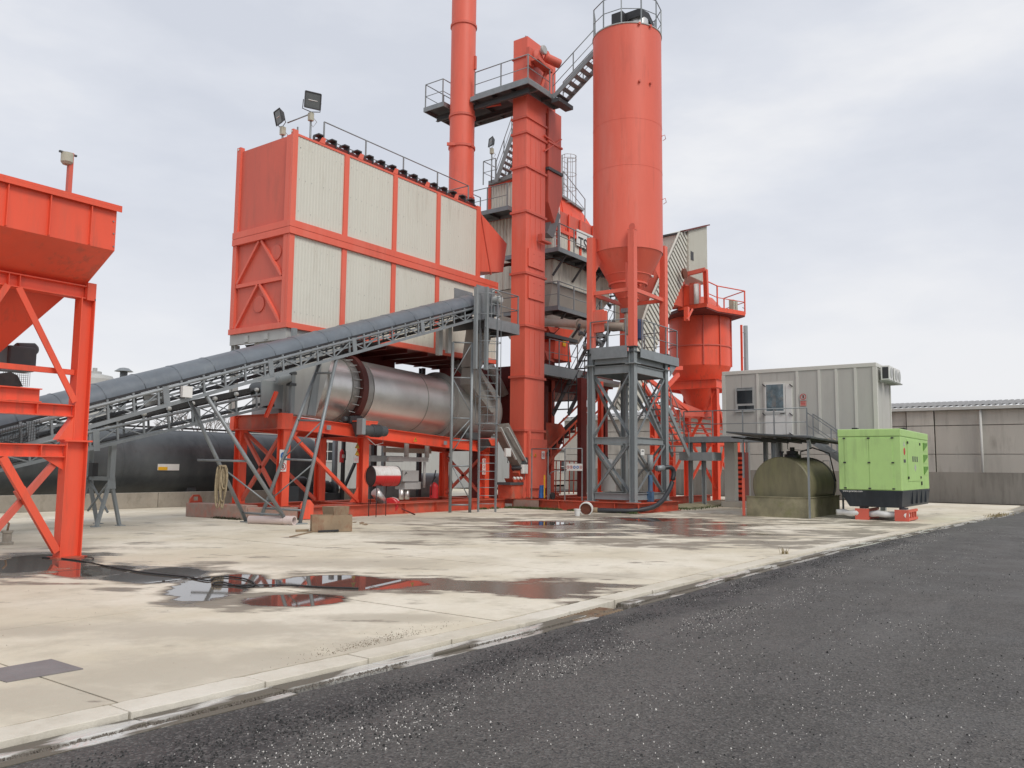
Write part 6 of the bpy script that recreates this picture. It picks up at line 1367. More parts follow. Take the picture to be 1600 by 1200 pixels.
# air conditioners on end wall
for i, x in enumerate((34.35,35.25,35.95)):
    t = thing('air_conditioner', (x,CY0-.3,5.2), ['white air conditioner unit nearest the cabin corner','white air conditioner unit, middle of the three on the cabin end wall','white air conditioner unit farthest from the cabin corner'][i], 'air conditioner', 'air conditioners on the cabin end')
    x1 = x+.62 if i < 2 else x+.45; z0 = 5.12+.0*i
    box('case', (x,CY0-.42,z0),(x1,CY0-.10,z0+.56), M['white'], t, .012)
    box('side_grille', (x-.006,CY0-.38,z0+.05),(x-.001,CY0-.16,z0+.5), M['blacksteel'], t)
    MB().lathe(((x+x1)/2,CY0-.424,z0+.28),[(.19,0),(.21,.0),(.21,.012),(.19,.012)],20,axis=(0,-1,0)).build('fan_ring', M['lightgrey'], t)
    MB().lathe(((x+x1)/2,CY0-.421,z0+.28),[(.18,0),(.18,.004)],20,axis=(0,-1,0)).build('fan_grille', M['greydark'], t)
    for q in (x+.08, x1-.1): MB().bar((q,CY0-.03,z0-.03),(q,CY0-.5,z0-.03),.04,.05).build('bracket', M['lightgrey'], t)
# cabin supports
a = at(1133,700,X=34.3); b_ = at(1148.5,700,X=34.3)
cs = thing('cabin_support', (34.3,a.y,0), 'broad pale post under the left front corner of the cabin', 'post'); box('post', (34.2,b_.y,.25),(34.6,a.y,CZ0-.13), M['trim'], cs); box('footing', (34.0,b_.y-.5,0),(34.9,a.y+.1,.24), M['concretewall'], cs, .02)
cs = thing('cabin_support', (36.2,8,0), 'dark post under the right end of the cabin', 'post'); MB().ibar((35.9,7.6,0),(35.9,7.6,CZ0-.13),.2,.2,up=(0,1,0)).build('post', M['greypaint'], cs)
cs = thing('cabin_support', (34.3,11.0,0), 'dark grey twin posts under the middle of the cabin behind the canopy', 'post')
for y in (11.15,11.75): MB().ibar((34.2,y,0),(34.2,y,CZ0-.13),.16,.16,up=(0,1,0)).build('post', M['greypaint'], cs)
# walkway
wk = thing('walkway', (33.5,11,2.9), 'raised grey steel walkway with railing in front of the cabin', 'walkway')
wy0, wy1 = 9.7, 15.0
deck(wk, 33.05, wy0, 33.95, wy1, 2.92, th=.2)
railing(wk, [(33.08,wy1-.1,2.92),(33.08,wy0,2.92)], 1.12, M['galv'], .024, sp=1.45)
for y in (14.15,14.75): MB().ibar((33.4,y,0),(33.4,y,2.72),.14,.16,up=(0,1,0)).build('leg', M['greypaint'], wk)
for y in (11.1,): MB().ibar((33.3,y,0),(33.3,y,2.72),.18,.18,up=(0,1,0)).build('leg', M['greypaint'], wk)
box('landing_box', (33.0,13.6,1.95),(34.0,15.1,2.3), M['greypaint'], wk)
s1 = stair('cabin_stairs', (33.1,7.0,.9),(33.1,wy0,2.85),(1,0,0),.8,'grey steel stairs going down from the cabin walkway behind the generator',m=M['galv'],n=9)
s2 = stair('silo_side_stairs', (32.9,14.6,2.15),(30.3,14.6,4.6),(0,1,0),.75,'grey stairs climbing from the cabin walkway towards the silo stand',m=M['greypaint'],n=10)
# ================================================================== GREEN-BROWN TANK UNDER CANOPY
gt = thing('fuel_tank', (30,9.3,.5), 'mossy olive horizontal fuel tank standing in its basin', 'tank')
RT = .98; TC = 1.06
MB().lathe((28.45,9.28,TC),[(.001,-.04),(RT*.55,-.035),(RT-.03,-.01),(RT,.02),(RT,3.3),(RT-.03,3.32),(RT*.5,3.36)],56,axis=(1,0,0)).build('shell', M['mosssteel'], gt)
MB().lathe((31.45,9.28,TC),[(RT+.005,0),(RT+.03,.01),(RT+.03,.05),(RT+.005,.06)],56,axis=(1,0,0)).build('hoop', M['greydark'], gt)
MB().lathe((29.8,9.28,TC+RT-.02),[(.28,0),(.28,.1),(.2,.12),(.2,.24),(.08,.26),(.08,.38)],20).build('manhole', M['blacksteel'], gt)
MB().lathe((29.0,9.4,TC+RT-.02),[(.05,0),(.05,.16),(.08,.17),(.08,.22)],12).build('breather', M['blacksteel'], gt)
MB().poly([(30.5,9.2,TC+RT),(30.5,9.2,2.25),(30.6,8.8,2.4),(30.9,8.3,2.2),(31.1,8.15,1.2)],.025,8).build('hose', M['blacksteel'], gt)
bs_ = thing('tank_basin', (30.2,9.3,0), 'mossy rectangular steel basin under the fuel tank', 'basin')
for a, b_ in (((28.15,8.3,0),(28.2,10.38,.66)),((28.201,8.3,0),(32.1,8.34,.66)),((28.201,10.34,0),(32.1,10.38,.66)),((32.05,8.341,0),(32.1,10.339,.66)),((28.201,8.341,0.02),(32.049,10.339,.07))): box('side_plate', a, b_, M['mossbasin'], bs_)
for y in (8.27,): box('rim', (28.13,8.27,.661),(32.12,8.35,.69), M['mossbasin'], bs_)
box('rim', (28.13,8.351,.661),(28.21,10.4,.69), M['mossbasin'], bs_)
box('saddle', (28.8,8.6,.07),(29.0,9.95,.35), M['greydark'], bs_); box('saddle', (31.0,8.6,.07),(31.2,9.95,.35), M['greydark'], bs_)
cn = thing('tank_canopy', (30,9.3,0), 'dark thin sheet canopy on slender poles over the fuel tank', 'canopy')
za = 2.64
MB().hexa([(27.7,8.0,za),(32.4,8.0,za-.05),(32.4,10.9,za+.1),(27.7,10.9,za+.22),(27.7,8.0,za+.05),(32.4,8.0,za),(32.4,10.9,za+.15),(27.7,10.9,za+.27)]).build('roof_sheet', M['greydark'], cn)
for k in range(6): y = 8.2+k*.5; MB().bar((27.72,y,za-.03+.05*(y-8)/1.4),(32.3,y,za-.08+.05*(y-8)/1.4),.05,.05).build('purlin', M['blacksteel'], cn)
for x, y, r in ((28.08,8.22,0),(28.1,10.45,1),(32.2,8.2,0),(32.2,10.6,0)):
    o = MB().bar((x,y,.0 if y > 8.3 or x > 30 else .0),(x,y,za+.02),.06,.06).build('pole', M['galv'] , cn)
o = MB().bar((28.07,10.45,0.01),(28.07,10.45,1.3),.075,.075).build('red_pole_foot', M['orange_dull'], cn)
MB().bar((28.2,8.2,2.35),(28.05,8.2,2.62),.12,.05).build('bracket', M['galv'], cn)
MB().poly([(28.4,9.0,za-.02),(28.4,9.0,2.3),(30.5,8.9,2.28)],.012,5).build('wire', M['blacksteel'], cn)
t = thing('barrier_frame', at(1293,720,X=33), 'small thin tubular frame beyond the fuel tank', 'frame'); a, b_ = at(1286,720,X=33), at(1297,720,X=33); MB().poly([(33,a.y,.5),(33,a.y,a.z),(33,b_.y,a.z),(33,b_.y,.5)],.022,6).build('tube', M['galv'], t)
# ================================================================== GENERATOR
gn = thing('generator_set', (28.7,5.45,.35), 'lime green enclosed diesel generator on a dark base', 'generator')
GX0, GX1, GY0, GY1, GZ0, GZ1 = 28.7, 33.5, 5.5, 7.42, .96, 2.95
G = M['green']
MB().box((GX0,GY0,GZ0+.003),(GX1,GY1,GZ1-.25)).build('body', G, gn, .02)
MB().box((GX0-.012,GY0-.012,GZ1-.245),(GX1+.012,GY1+.012,GZ1)).build('roof_cap', G, gn, .025)
MB().hexa([(GX0+.12,GY0+.05,.42),(GX1-.02,GY0+.05,.42),(GX1-.02,GY1-.28,.42),(GX0+.12,GY1-.28,.42),(GX0-.015,GY0-.015,GZ0),(GX1+.015,GY0-.015,GZ0),(GX1+.015,GY1+.015,GZ0),(GX0-.015,GY1+.015,GZ0)]).build('base_tank', M['navy'], gn, .02)
yv = [GY1-.2, (GY0+GY1)/2+.0, GY0+.24]
for a, b_ in zip(yv, yv[1:]):
    d = box('door', (GX0-.018,b_+.006,GZ0+.03),(GX0-.001,a-.006,GZ1-.30), G, gn, .005)
for y in yv:
    for z in (GZ0+.06, (GZ0+GZ1)/2-.1, GZ1-.30): box('hinge', (GX0-.035,y-.04,z-.02),(GX0-.019,y+.04,z+.025), M['blacksteel'], gn)
d = box('side_door', (GX0+1.0,GY0-.018,GZ0+.3),(GX0+3.15,GY0-.001,GZ1-.32), G, gn, .006)
for x in (GX0+1.0,GX0+3.1):
    for z in (GZ0+.42,GZ1-.42): box('hinge', (x-.06,GY0-.04,z-.04),(x+.06,GY0-.019,z+.04), M['blacksteel'], gn)
box('side_latch', (GX0+3.2,GY0-.04,GZ0+.15),(GX0+3.28,GY0-.012,GZ0+.28), M['blacksteel'], gn)
for k in range(3): box('warning_label', (GX0+1.75+k*.36,GY0-.024,GZ0+.95),(GX0+1.92+k*.36,GY0-.0185,GZ0+1.13), M['greydark'], gn)
MB().prism([(GX0+2.2,GY0-.022,GZ0+.62),(GX0+2.36,GY0-.022,GZ0+.75),(GX0+2.2,GY0-.022,GZ0+.88),(GX0+2.04,GY0-.022,GZ0+.75)],(0,.003,0)).build('pale_diamond', M['lightgrey'], gn)
MB().lathe((GX0+.55,GY0-.0,GZ1-.72),[(.12,0),(.12,.006)],18,axis=(0,-1,0)).build('badge', M['red'], gn); MB().box((GX0+.4,GY0-.008,GZ1-1.08),(GX0+.7,GY0-.001,GZ1-.98)).build('badge_text', M['greydark'], gn)
MB().prism([(GX0+.43,GY0-.004,GZ1-.55),(GX0+.67,GY0-.004,GZ1-.55),(GX0+.55,GY0-.004,GZ1-.38)],(0,.002,0)).build('badge_mark', M['lightgrey'], gn)
for k in range(3):
    z = GZ0+.5+k*.42
    o = box('louvre_recess', (GX1-1.0,GY0-.010,z),(GX1-.28,GY0-.001,z+.3), M['green'], gn)
    MB().prism([(GX1-1.0,GY0-.012,z+.3),(GX1-.28,GY0-.012,z+.3),(GX1-.28,GY0-.012,z+.22),(GX1-1.0,GY0-.012,z+.02)],(0,-.02,0)).build('louvre_shadow_lip', mat('louvre_shadow_green', (.12,.28,.05,1), .5), gn)  # darker green wedge paints the shadow under each louvre
for y, x in ((GY0+1.55,GX0+.4),(GY0+.2,GX0+1.0)): MB().box((x,y-.16,GZ1),(x+.2,y+.02,GZ1+.07)).build('roof_latch', M['blacksteel'], gn, .01)
text('web_lettering', 'www.pramac.com', .085, M['white'], gn, (GX0-.014,GY1-.42,GZ0-.035), (0,-1,0), (.0,0,1), .001)
for k in range(4): box('base_rib', (GX0+1.6+k*.8,GY0-.02,.50),(GX0+1.66+k*.8,GY0+.06,GZ0-.02), M['navy'], gn)
for (x, y, lbl) in ((28.8,5.35,'orange steel trestle support under the near right corner of the generator'),(28.8,6.55,'orange steel trestle support under the left side of the generator')):
    t = thing('trestle_support', (x,y,0), lbl, 'support', 'supports under the generator')
    w = .16
    box('end_plate', (x,y,.0),(x+.05,y+.42,.36), M['orange_dull'], t)
    for z in (.02,.28): box('rail', (x+.052,y,z),(x+1.5,y+.07,z+.08), M['orange_dull'], t)
    for q in (.4,.8,1.2): box('stub', (x+q,y+.005,.10),(x+q+.09,y+.06,.28), M['orange_dull'], t)
    box('pad', (x+.1,y+.1,.361),(x+.5,y+.3,.42), M['greydark'], t)
t = thing('exhaust_pipe', (28.9,6.9,.1), 'crumpled pale foil pipe lying under the generator', 'pipe')
rnd = random.Random(3); pts = [Vector((28.95+.1*math.sin(k*1.7), 7.6-.22*k, .2+.02*math.sin(k*2.3))) for k in range(11)]
MB().poly(pts,.1,12).build('foil_tube', M['white'], t)
# ================================================================== UPPER CONVEYOR
uc = thing('covered_conveyor', (15,18.8,3), 'long grey lattice belt conveyor with a rounded sheet cover rising to the right', 'conveyor')
YN, YFc = 18.3, 19.3
sl = (7.02-2.33)/(23.33-9.08)
zB = lambda x: 2.33+sl*(x-9.08); zT = lambda x: zB(x)+.41
X0c, X1c = 3.5, 23.2
gv = M['galv']
for y in (YN, YFc):
    MB().angle((X0c,y,zB(X0c)),(X1c,y,zB(X1c)),.09,.09).build('bottom_chord', gv, uc)
    MB().tube((X0c,y,zT(X0c)),(X1c,y,zT(X1c)),.045,10).build('top_chord', gv, uc)
    MB().bar((X0c,y+.03 if y < 19 else y-.03,zB(X0c)+.22),(X1c,y+.03 if y < 19 else y-.03,zB(X1c)+.22),.035,.05).build('middle_rail', gv, uc)
dirc = Vector((1,0,sl)).normalized(); nrc = Vector((-sl,0,1)).normalized()
x = X0c+.2; k = 0
while x < X1c-.1:
    for y, far in ((YN-.005,False),(YFc+.005,True)):
        MB().bar((x,y,zB(x)-.02),(x-.06,y,zT(x-.06)+.10),.045,.05).build('strut', gv, uc)
        if x+.6 < X1c:
            MB().bar((x,y,zB(x)+.03) if k % 2 else (x-.05,y,zT(x)-.03),(x+.6,y,zT(x+.6)-.03) if k % 2 else (x+.6,y,zB(x+.6)+.03),.028,.028).build('diagonal', gv, uc)
    if k % 5 == 2:
        MB().bar((x+.2,YN-.03,zB(x+.2)-.04),(x+.12,YN-.03,zT(x+.12)+.06),.03,.16,up=(1,0,0)).build('joint_plate', gv, uc)
    x += .60; k += 1
# belt, idlers
MB().bar((X0c,18.8,zT(X0c)+.12),(X1c,18.8,zT(X1c)+.12),.78,.03,up=(0,0,1)).build('belt', M['black'], uc)
MB().bar((X0c,18.8,zB(X0c)+.06),(X1c,18.8,zB(X1c)+.06),.7,.02,up=(0,0,1)).build('return_belt', M['black'], uc)
x = X0c+.3
while x < X1c:
    MB().bar((x,YN+.02,zT(x)+.08),(x,YFc-.02,zT(x)+.08),.05,.06).build('idler_bar', M['greydark'], uc)
    MB().bar((x+.02,YN+.09,zT(x)+.0),(x+.02,YN+.09,zT(x)+.09),.05,.09).build('idler_bracket', M['blacksteel'], uc)
    x += .6
for x in (6.2,9.3,13.0,17.0): MB().tube((x,YN+.06,zB(x)+.0),(x,YFc-.06,zB(x)+.0),.05,10).build('return_idler', M['greydark'], uc)
# cover segments: half barrel sheets, each slightly overlapping
cs0 = 3.2
k = 0; x = cs0
while x < X1c-.35:
    xe_ = min(x+.92, X1c-.1); N = 14
    r = .465+.005*(k % 2); p = []
    for xx in (x, xe_+.015):
        cpt = Vector((xx,18.8,zT(xx)+.11))
        p.append([cpt+Vector((0,1,0))*(-r*math.cos(math.pi*j/N))+nrc*(r*.80*math.sin(math.pi*j/N)) for j in range(N+1)])
    mb = MB(); mb.add(p[0]+p[1], [(j,j+1,N+2+j,N+1+j) for j in range(N)], True)
    q = None
    mb.build('cover_sheet', M['cover'], uc)
    mb = MB(); ring = [v+dirc*.0 for v in p[1]]; mb.poly([v for v in ring], .012, 4); mb.build('cover_seam', M['cover'], uc)
    MB().bar(p[0][0]+V(0,-.004,-.02), p[1][0]+V(0,-.004,-.02), .03,.05).build('cover_edge', M['blacksteel'], uc)
    x += .92; k += 1
# mesh guard near the loading end
mg = MB(); x = 4.2
while x < 8.2:
    mg.bar((x,YN-.05,zB(x)+.05),(x,YN-.05,zT(x)+.05),.008,.008); x += .05
for f in range(7): mg.bar((4.2,YN-.055,zB(4.2)+.05+.06*f),(8.2,YN-.055,zB(8.2)+.05+.06*f),.006,.006)
mg.build('mesh_guard', M['greydark'], uc)['kind'] = 'stuff'
p = at(289,612,Y=YN-.06); box('white_box', (p.x-.12,YN-.16,p.z-.14),(p.x+.14,YN-.06,p.z+.13), M['white'], uc)
a, b_ = at(225,627,Y=YN+.2), at(262,622,Y=YN+.2); MB().bar(a,b_,.05,.28).build('belt_scale_plate', M['lightgrey'], uc)
# V legs
ft = {'a':(14.44,19.5,0),'b':(14.62,18.15,0),'c':(17.0,19.5,0),'d':(16.62,18.2,0)}
def leg(foot, top, r=.052): return MB().tube(foot, top, r, 12).build('leg', gv, uc)
leg((14.5,18.2,.02), (12.27,18.32,zB(12.27))); leg((14.35,19.35,.02),(12.2,19.3,zB(12.2)))
leg((16.62,18.2,.02), (16.75,18.32,zB(16.75))) if 0 else leg((14.75,18.25,.02),(16.85,18.32,zB(16.85)))
T1 = Vector((12.14,18.32,zB(12.14))); T2 = Vector((12.25,19.3,zB(12.25))); T3 = Vector((16.42,18.32,zB(16.42))); T4 = Vector((16.69,19.3,zB(16.69)))
F1 = Vector((14.62,18.02,.03)); F2 = Vector((14.45,19.6,.03)); F3 = Vector((15.02,18.02,.03)); F4 = Vector((14.9,19.6,.03))
ucl = [o for o in uc.children if o.name.startswith('leg')]
for o in ucl: bpy.data.objects.remove(o)
for a, b_ in ((F1,T1),(F2,T2),(F3,T3),(F4,T4)): leg(a,b_)
box('foot_plate', (14.5,17.85,0),(15.15,18.15,.03), M['greypaint'], uc); box('foot_plate', (14.35,19.45,0),(15.0,19.75,.03), M['greypaint'], uc)
mid = lambda a, b_, f: a+(b_-a)*f
MB().tube(mid(F1,T1,.07), mid(F2,T2,.07), .03, 8).build('tie', gv, uc); MB().tube(mid(F3,T3,.07), mid(F4,T4,.07), .03, 8).build('tie', gv, uc)
MB().tube(mid(F1,T1,.5), mid(F2,T2,.5)-V(.6,0,-.0), .03, 8).build('tie', gv, uc)
MB().tube(mid(F3,T3,.36), mid(F4,T4,.36), .03, 8).build('tie', gv, uc); MB().tube(mid(F3,T3,.6), mid(F4,T4,.6), .03, 8).build('tie', gv, uc); MB().tube(mid(F3,T3,.9), mid(F4,T4,.9), .03, 8).build('tie', gv, uc)
MB().tube(mid(F3,T3,.60), mid(F4,T4,.36), .02, 8).build('tie_rod', gv, uc); MB().tube(mid(F3,T3,.34), mid(F4,T4,.1), .02, 8).build('tie_rod', gv, uc)
MB().tube(mid(F1,T1,.08), mid(F2,T2,.45), .022, 8).build('tie_rod', gv, uc)
# head end
HX = 23.2
box('head_plate', (HX-.3,YN-.04,zB(HX)-.15),(HX+.75,YN-.0,zT(HX)+.75), gv, uc); box('head_plate', (HX-.3,YFc+.0,zB(HX)-.15),(HX+.75,YFc+.04,zT(HX)+.75), gv, uc)
MB().lathe((HX+.35,YN+.01,zT(HX)+.1),[(.28,0),(.28,.97)],24,axis=(0,1,0)).build('head_pulley', M['black'], uc)
MB().lathe((HX+.6,YN-.08,zT(HX)+.3),[(.1,0),(.15,.04),(.15,.36),(.1,.4)],18,axis=(0,-1,0)).build('drive_motor', M['lightgrey'], uc)
MB().box((HX+.4,YN-.3,zT(HX)-.28),(HX+.75,YN-.05,zT(HX)+.1)).build('gearbox', M['galv'], uc, .02)
MB().poly([(HX+.3,YN-.1,zT(HX)+.5),(HX+.5,YN-.3,zT(HX)+.65),(HX+.8,YN-.3,zT(HX)+.5)],.04,8).build('pipe_bend', M['lightgrey'], uc)
# head tower + platform
ht = thing('conveyor_tower', (22.3,18.6,0), 'slender braced grey tubular tower under the head of the covered conveyor', 'tower')
tz = 5.9
P_ = [(22.2,18.75),(22.75,18.3)]
ta, tb = at(703,801,Z=0), at(734,801,Z=0)
top = at(705,535,X=ta.x).z
for q in (ta, tb): MB().tube((q.x,q.y,0),(q.x,q.y,top),.055,12).build('leg', gv, ht)
for f in (.045,.42,.55,.79,1.0): MB().tube((ta.x,ta.y,top*f),(tb.x,tb.y,top*f),.028,8).build('tie', gv, ht)
for a, b_ in ((.79,1.0),(.79,.58),(.42,.55)): MB().tube((ta.x,ta.y,top*a),(tb.x,tb.y,top*b_),.02,8).build('brace', gv, ht)
MB().tube((ta.x,ta.y,top*.55),(tb.x,tb.y,top*.79),.02,8).build('brace', gv, ht) if 0 else None
MB().tube((ta.x,ta.y,top*.27+.1),(tb.x,tb.y,.36*1.2),.02,8).build('brace', gv, ht); MB().tube((ta.x,ta.y,top*.34),(tb.x,tb.y,top*.52),.02,8).build('brace', gv, ht)
MB().tube((ta.x,ta.y,top*.27),(tb.x,tb.y,top*.27),.028,8).build('tie', gv, ht)
for q, x_ in ((at(687,600,Y=19.3),0),):
    MB().bar((22.6,19.3,zB(22.6)-1.1),(22.6,19.3,zB(22.6)),.14,.2).build('hanger', M['lightgrey'], ht)
a = at(686,545,Y=19.4); MB().bar((a.x,19.4,at(686,555,Y=19.4).z),(a.x,19.4,at(686,515,Y=19.4).z),.16,.2).build('hanger', M['lightgrey'], ht)
hpz = at(800,500,Y=18.0).z
hpf = thing('head_platform', (23.8,18,6.5), 'small grey railed platform at the head of the covered conveyor', 'platform')
la, lb = at(747,800,Z=0), at(774,800,Z=0)
c0 = at(760,512,Y=17.95); c1 = at(810,512,Y=17.95)
pz_ = c1.z
box('deck', (c0.x-.1,17.95,pz_-.02),(c1.x,19.6,pz_+.01), M['greydark'], hpf)
for k in range(3): box('joist', (c0.x+.1+.8*k,17.98,pz_-.26),(c0.x+.15+.8*k,19.6,pz_-.021), M['greydark'], hpf)
box('edge_plate', (c0.x-.1,17.92,pz_-.28),(c1.x+.03,17.949,pz_+.12), gv, hpf); box('edge_plate', (c1.x+.001,17.95,pz_-.28),(c1.x+.03,19.6,pz_+.12), gv, hpf)
railing(hpf, [(c0.x+.3,17.97,pz_+.1),(c1.x,17.97,pz_+.1),(c1.x,19.5,pz_+.1)], 1.1, gv, .024, sp=1.4)
for x_ in (c0.x,): MB().bar((x_,17.95,pz_-1.8),(x_,17.95,pz_+1.2),.13,.1).build('hanger_post', M['greypaint'], hpf); MB().bar((x_-.42,18.1,pz_-1.8),(x_-.42,18.1,pz_+1.15),.13,.1).build('hanger_post', M['greypaint'], hpf)
ld = thing('caged_ladder', (la.x,la.y,0), 'tall grey caged ladder up to the conveyor head platform', 'ladder')
sdv = Vector((lb.x-la.x, lb.y-la.y, 0)); wv = sdv.length
lt_ = at(752,463,X=la.x).z
ladder(ld, (la.x,la.y,0),(la.x,la.y,lt_+.0),sdv,wv,gv,pitch=.285,cage=.98,out=(-sdv.y*-1,-sdv.x,0) if 0 else (-.75,-.55,0),cz=3.1,r=.036)
# ================================================================== LOWER CONVEYOR
lc = thing('feed_conveyor', (12,21.2,2), 'grey lattice belt conveyor running under the covered one to the dryer inlet', 'conveyor')
Y1, Y2 = 20.6, 21.6; sl2 = .264
z2B = lambda x: 1.41+sl2*(x-8.47); z2T = lambda x: z2B(x)+.42
XA, XB = 4.0, 16.0
for y in (Y1, Y2):
    MB().angle((XA,y,z2B(XA)),(XB,y,z2B(XB)),.08,.08).build('bottom_chord', gv, lc); MB().tube((XA,y,z2T(XA)),(XB,y,z2T(XB)),.04,10).build('top_chord', gv, lc)
x = XA+.2; k = 0
while x < XB-.1:
    for y in (Y1, Y2):
        MB().bar((x,y,z2B(x)),(x-.05,y,z2T(x)+.12),.04,.05).build('strut', gv, lc)
        if x+.7 < XB: MB().bar((x,y,z2B(x)+.03) if k % 2 else (x,y,z2T(x)-.03),(x+.7,y,z2T(x+.7)-.03) if k % 2 else (x+.7,y,z2B(x+.7)+.03),.026,.026).build('diagonal', gv, lc)
    MB().bar((x,Y1+.05,z2T(x)+.08),(x,Y2-.05,z2T(x)+.08),.05,.07).build('idler_bar', M['greydark'], lc)
    MB().lathe((x-.05,Y1-.02,z2T(x)+.16),[(.05,-.05),(.06,0),(.05,.05)],10,axis=(1,0,0)).build('idler_end', M['lightgrey'], lc)
    if k % 4 == 1: MB().bar((x+.15,Y1-.03,z2B(x)-.05),(x+.1,Y1-.03,z2T(x)+.05),.03,.16,up=(1,0,0)).build('joint_plate', gv, lc)
    x += .7; k += 1
MB().bar((XA,21.1,z2T(XA)+.2),(XB+.2,21.1,z2T(XB)+.2),.8,.05).build('belt', M['black'], lc); MB().bar((XA,21.1,z2B(XA)+.08),(XB,21.1,z2B(XB)+.08),.7,.02).build('return_belt', M['black'], lc)
MB().bar((XA,Y1+.08,z2T(XA)+.18),(XB-.8,Y1+.08,z2T(XB-.8)+.18),.03,.16).build('skirt', M['black'], lc)
MB().lathe((XB+.05,Y1-.02,z2T(XB)+.1),[(.22,0),(.24,.02),(.24,1.02),(.22,1.04)],20,axis=(0,1,0)).build('head_pulley', M['greydark'], lc)
MB().lathe((XB-.15,Y1-.3,z2T(XB)+.3),[(.09,0),(.16,.05),(.16,.4),(.1,.46)],16,axis=(.9,-.2,.3)).build('gear_motor', M['greypaint'], lc)
box('head_plate', (XB-.5,Y1-.04,z2B(XB)-.1),(XB+.35,Y1-.0,z2T(XB)+.3), M['greypaint'], lc)
a, b_ = at(415,652,Y=20.3), at(432,612,Y=20.3); MB().ibar(a,(b_.x,b_.y,b_.z),.09,.10,up=(0,1,0)).build('orange_prop', M['orange'], lc)
ts = thing('conveyor_trestle', (11,21,0), 'grey steel trestle with splayed legs under the lower conveyor', 'trestle')
for y, s in ((20.75,0),(21.85,1)):
    tp = Vector((11.15,y,z2B(11.15)-.02)); kz = at(179,748,Y=20.75).z
    MB().bar((tp.x,y,kz),tp,.16,.13).build('post', M['greypaint'], ts)
    for dx in (-.32,.32): MB().bar((tp.x+dx*1.0,y-.05 if dx < 0 else y+.05,.02),(tp.x,y,kz),.07,.08).build('splayed_leg', M['greypaint'], ts); box('foot', (tp.x+dx-.08,y-.12,0),(tp.x+dx+.08,y+.12,.02), M['greypaint'], ts)
    for dx in (0,): MB().prism([(tp.x-.12,y-.06,kz-.25),(tp.x+.12,y-.06,kz-.25),(tp.x+.08,y-.06,kz+.05),(tp.x-.08,y-.06,kz+.05)],(0,.02,0)).build('gusset', M['greypaint'], ts)
MB().bar((11.15,20.8,kz),(11.15,21.8,kz),.08,.1).build('tie', M['greypaint'], ts)
MB().bar((11.15,20.8,.35),(11.15,21.8,kz-.05),.04,.04).build('brace', M['greypaint'], ts); MB().bar((11.15,21.8,.35),(11.15,20.8,kz-.05),.04,.04).build('brace', M['greypaint'], ts)
MB().box((11.05,21.5,kz+.05),(11.2,21.7,kz+.4)).build('pulley_weight', M['blacksteel'], ts)
t = thing('low_frame_post', at(6,850,Z=0), 'small rusty bollard-like stub with a ring at the left edge of the yard', 'stub'); c = at(10,851,Z=0)
MB().lathe((c.x,c.y,0),[(.12,0),(.12,.05),(.08,.06),(.08,.22),(.1,.23),(.1,.27)],14).build('stub_body', M['lowwall'], t); MB().poly([(c.x,c.y,.27),(c.x+.02,c.y,.4),(c.x-.04,c.y,.46)],.02,6).build('ring', M['rust'], t)
# ================================================================== LEFT FEED HOPPER
hf = thing('steel_gantry', (7.05,14.4,0), 'bright orange I-beam frame carrying the feed hopper at the left', 'frame')
B = M['orange']; YH = 14.4
cx_ = 7.08
MB().box((cx_-.26,YH-.16,0),(cx_+.24,YH+.2,.025)).build('base_plate', M['orange_dirty'], hf)
zs0 = at(100,690,Y=YH).z
def hcol(x0, x1, z0, z1, yo=.0):
    o = MB(); o.box((x0,YH-.12,z0),(x1,YH-.105,z1)); 
    o = MB(); w = x1-x0
    o.box((x0,YH-.12,z0),(x0+.018,YH+.12,z1)); o.box((x1-.018,YH-.12,z0),(x1,YH+.12,z1)); o.box((x0+.019,YH-.02,z0),(x1-.019,YH-.005,z1))
    return o.build('column', B, hf)
hcol(6.88,7.24,.026,zs0)
xr = at(124,575,Y=YH).x
hcol(6.98,7.22,zs0+.03,4.45)
MB().box((6.84,YH-.15,zs0),(7.30,YH+.15,zs0+.028)).build('splice_plate', B, hf)
MB().prism([(6.74,YH-.11,zs0+.03),(6.98,YH-.11,zs0+.03),(6.98,YH-.11,zs0+.42)],(0,.2,0)).build('haunch', B, hf)
def hbeam(z, h, x0=-1.0, x1=6.97, y=YH, w=.2, nm='beam', sts=()):
    MB().ibar((x0,y,z),(x1,y,z),w,h,t=.018).build(nm, B, hf)
    for s in sts: box('stiffener', (s,y-w/2+.004,z-h/2+.02),(s+.012,y-.008,z+h/2-.02), B, hf)
z1_, z0_ = at(0,625,Y=YH-.1).z, at(0,645,Y=YH-.1).z
hbeam((z1_+z0_)/2, z1_-z0_, sts=(at(54,640,Y=YH).x,))
a = at(62,607,Y=YH); hbeam((at(0,602,Y=YH-.1).z+z1_)/2+.002, at(0,602,Y=YH-.1).z-z1_-.004, x1=a.x, nm='upper_beam')
z1b, z0b = at(0,692,Y=YH-.1).z, at(0,713,Y=YH-.1).z
hbeam((z1b+z0b)/2, z1b-z0b, x1=6.87, sts=(at(60,705,Y=YH).x,))
MB().prism([at(63,713,Y=YH-.03),at(98,708,Y=YH-.03),at(98,734,Y=YH-.03)],(0,.02,0)).build('gusset', B, hf)
z1c, z0c = at(0,422,Y=YH-.1).z, at(0,444,Y=YH-.1).z
hbeam((z1c+z0c)/2, z1c-z0c, x1=7.06, sts=(at(10,433,Y=YH).x, at(27,437,Y=YH).x))
box('cap_plate', (7.07,YH-.12,z0c-.02),(7.22,YH+.12,4.72), B, hf)
z = at(0,571,Y=YH).z; MB().box((-1,YH-.04,z-.045),(6.97,YH+.04,z+.045)).build('tie', B, hf)
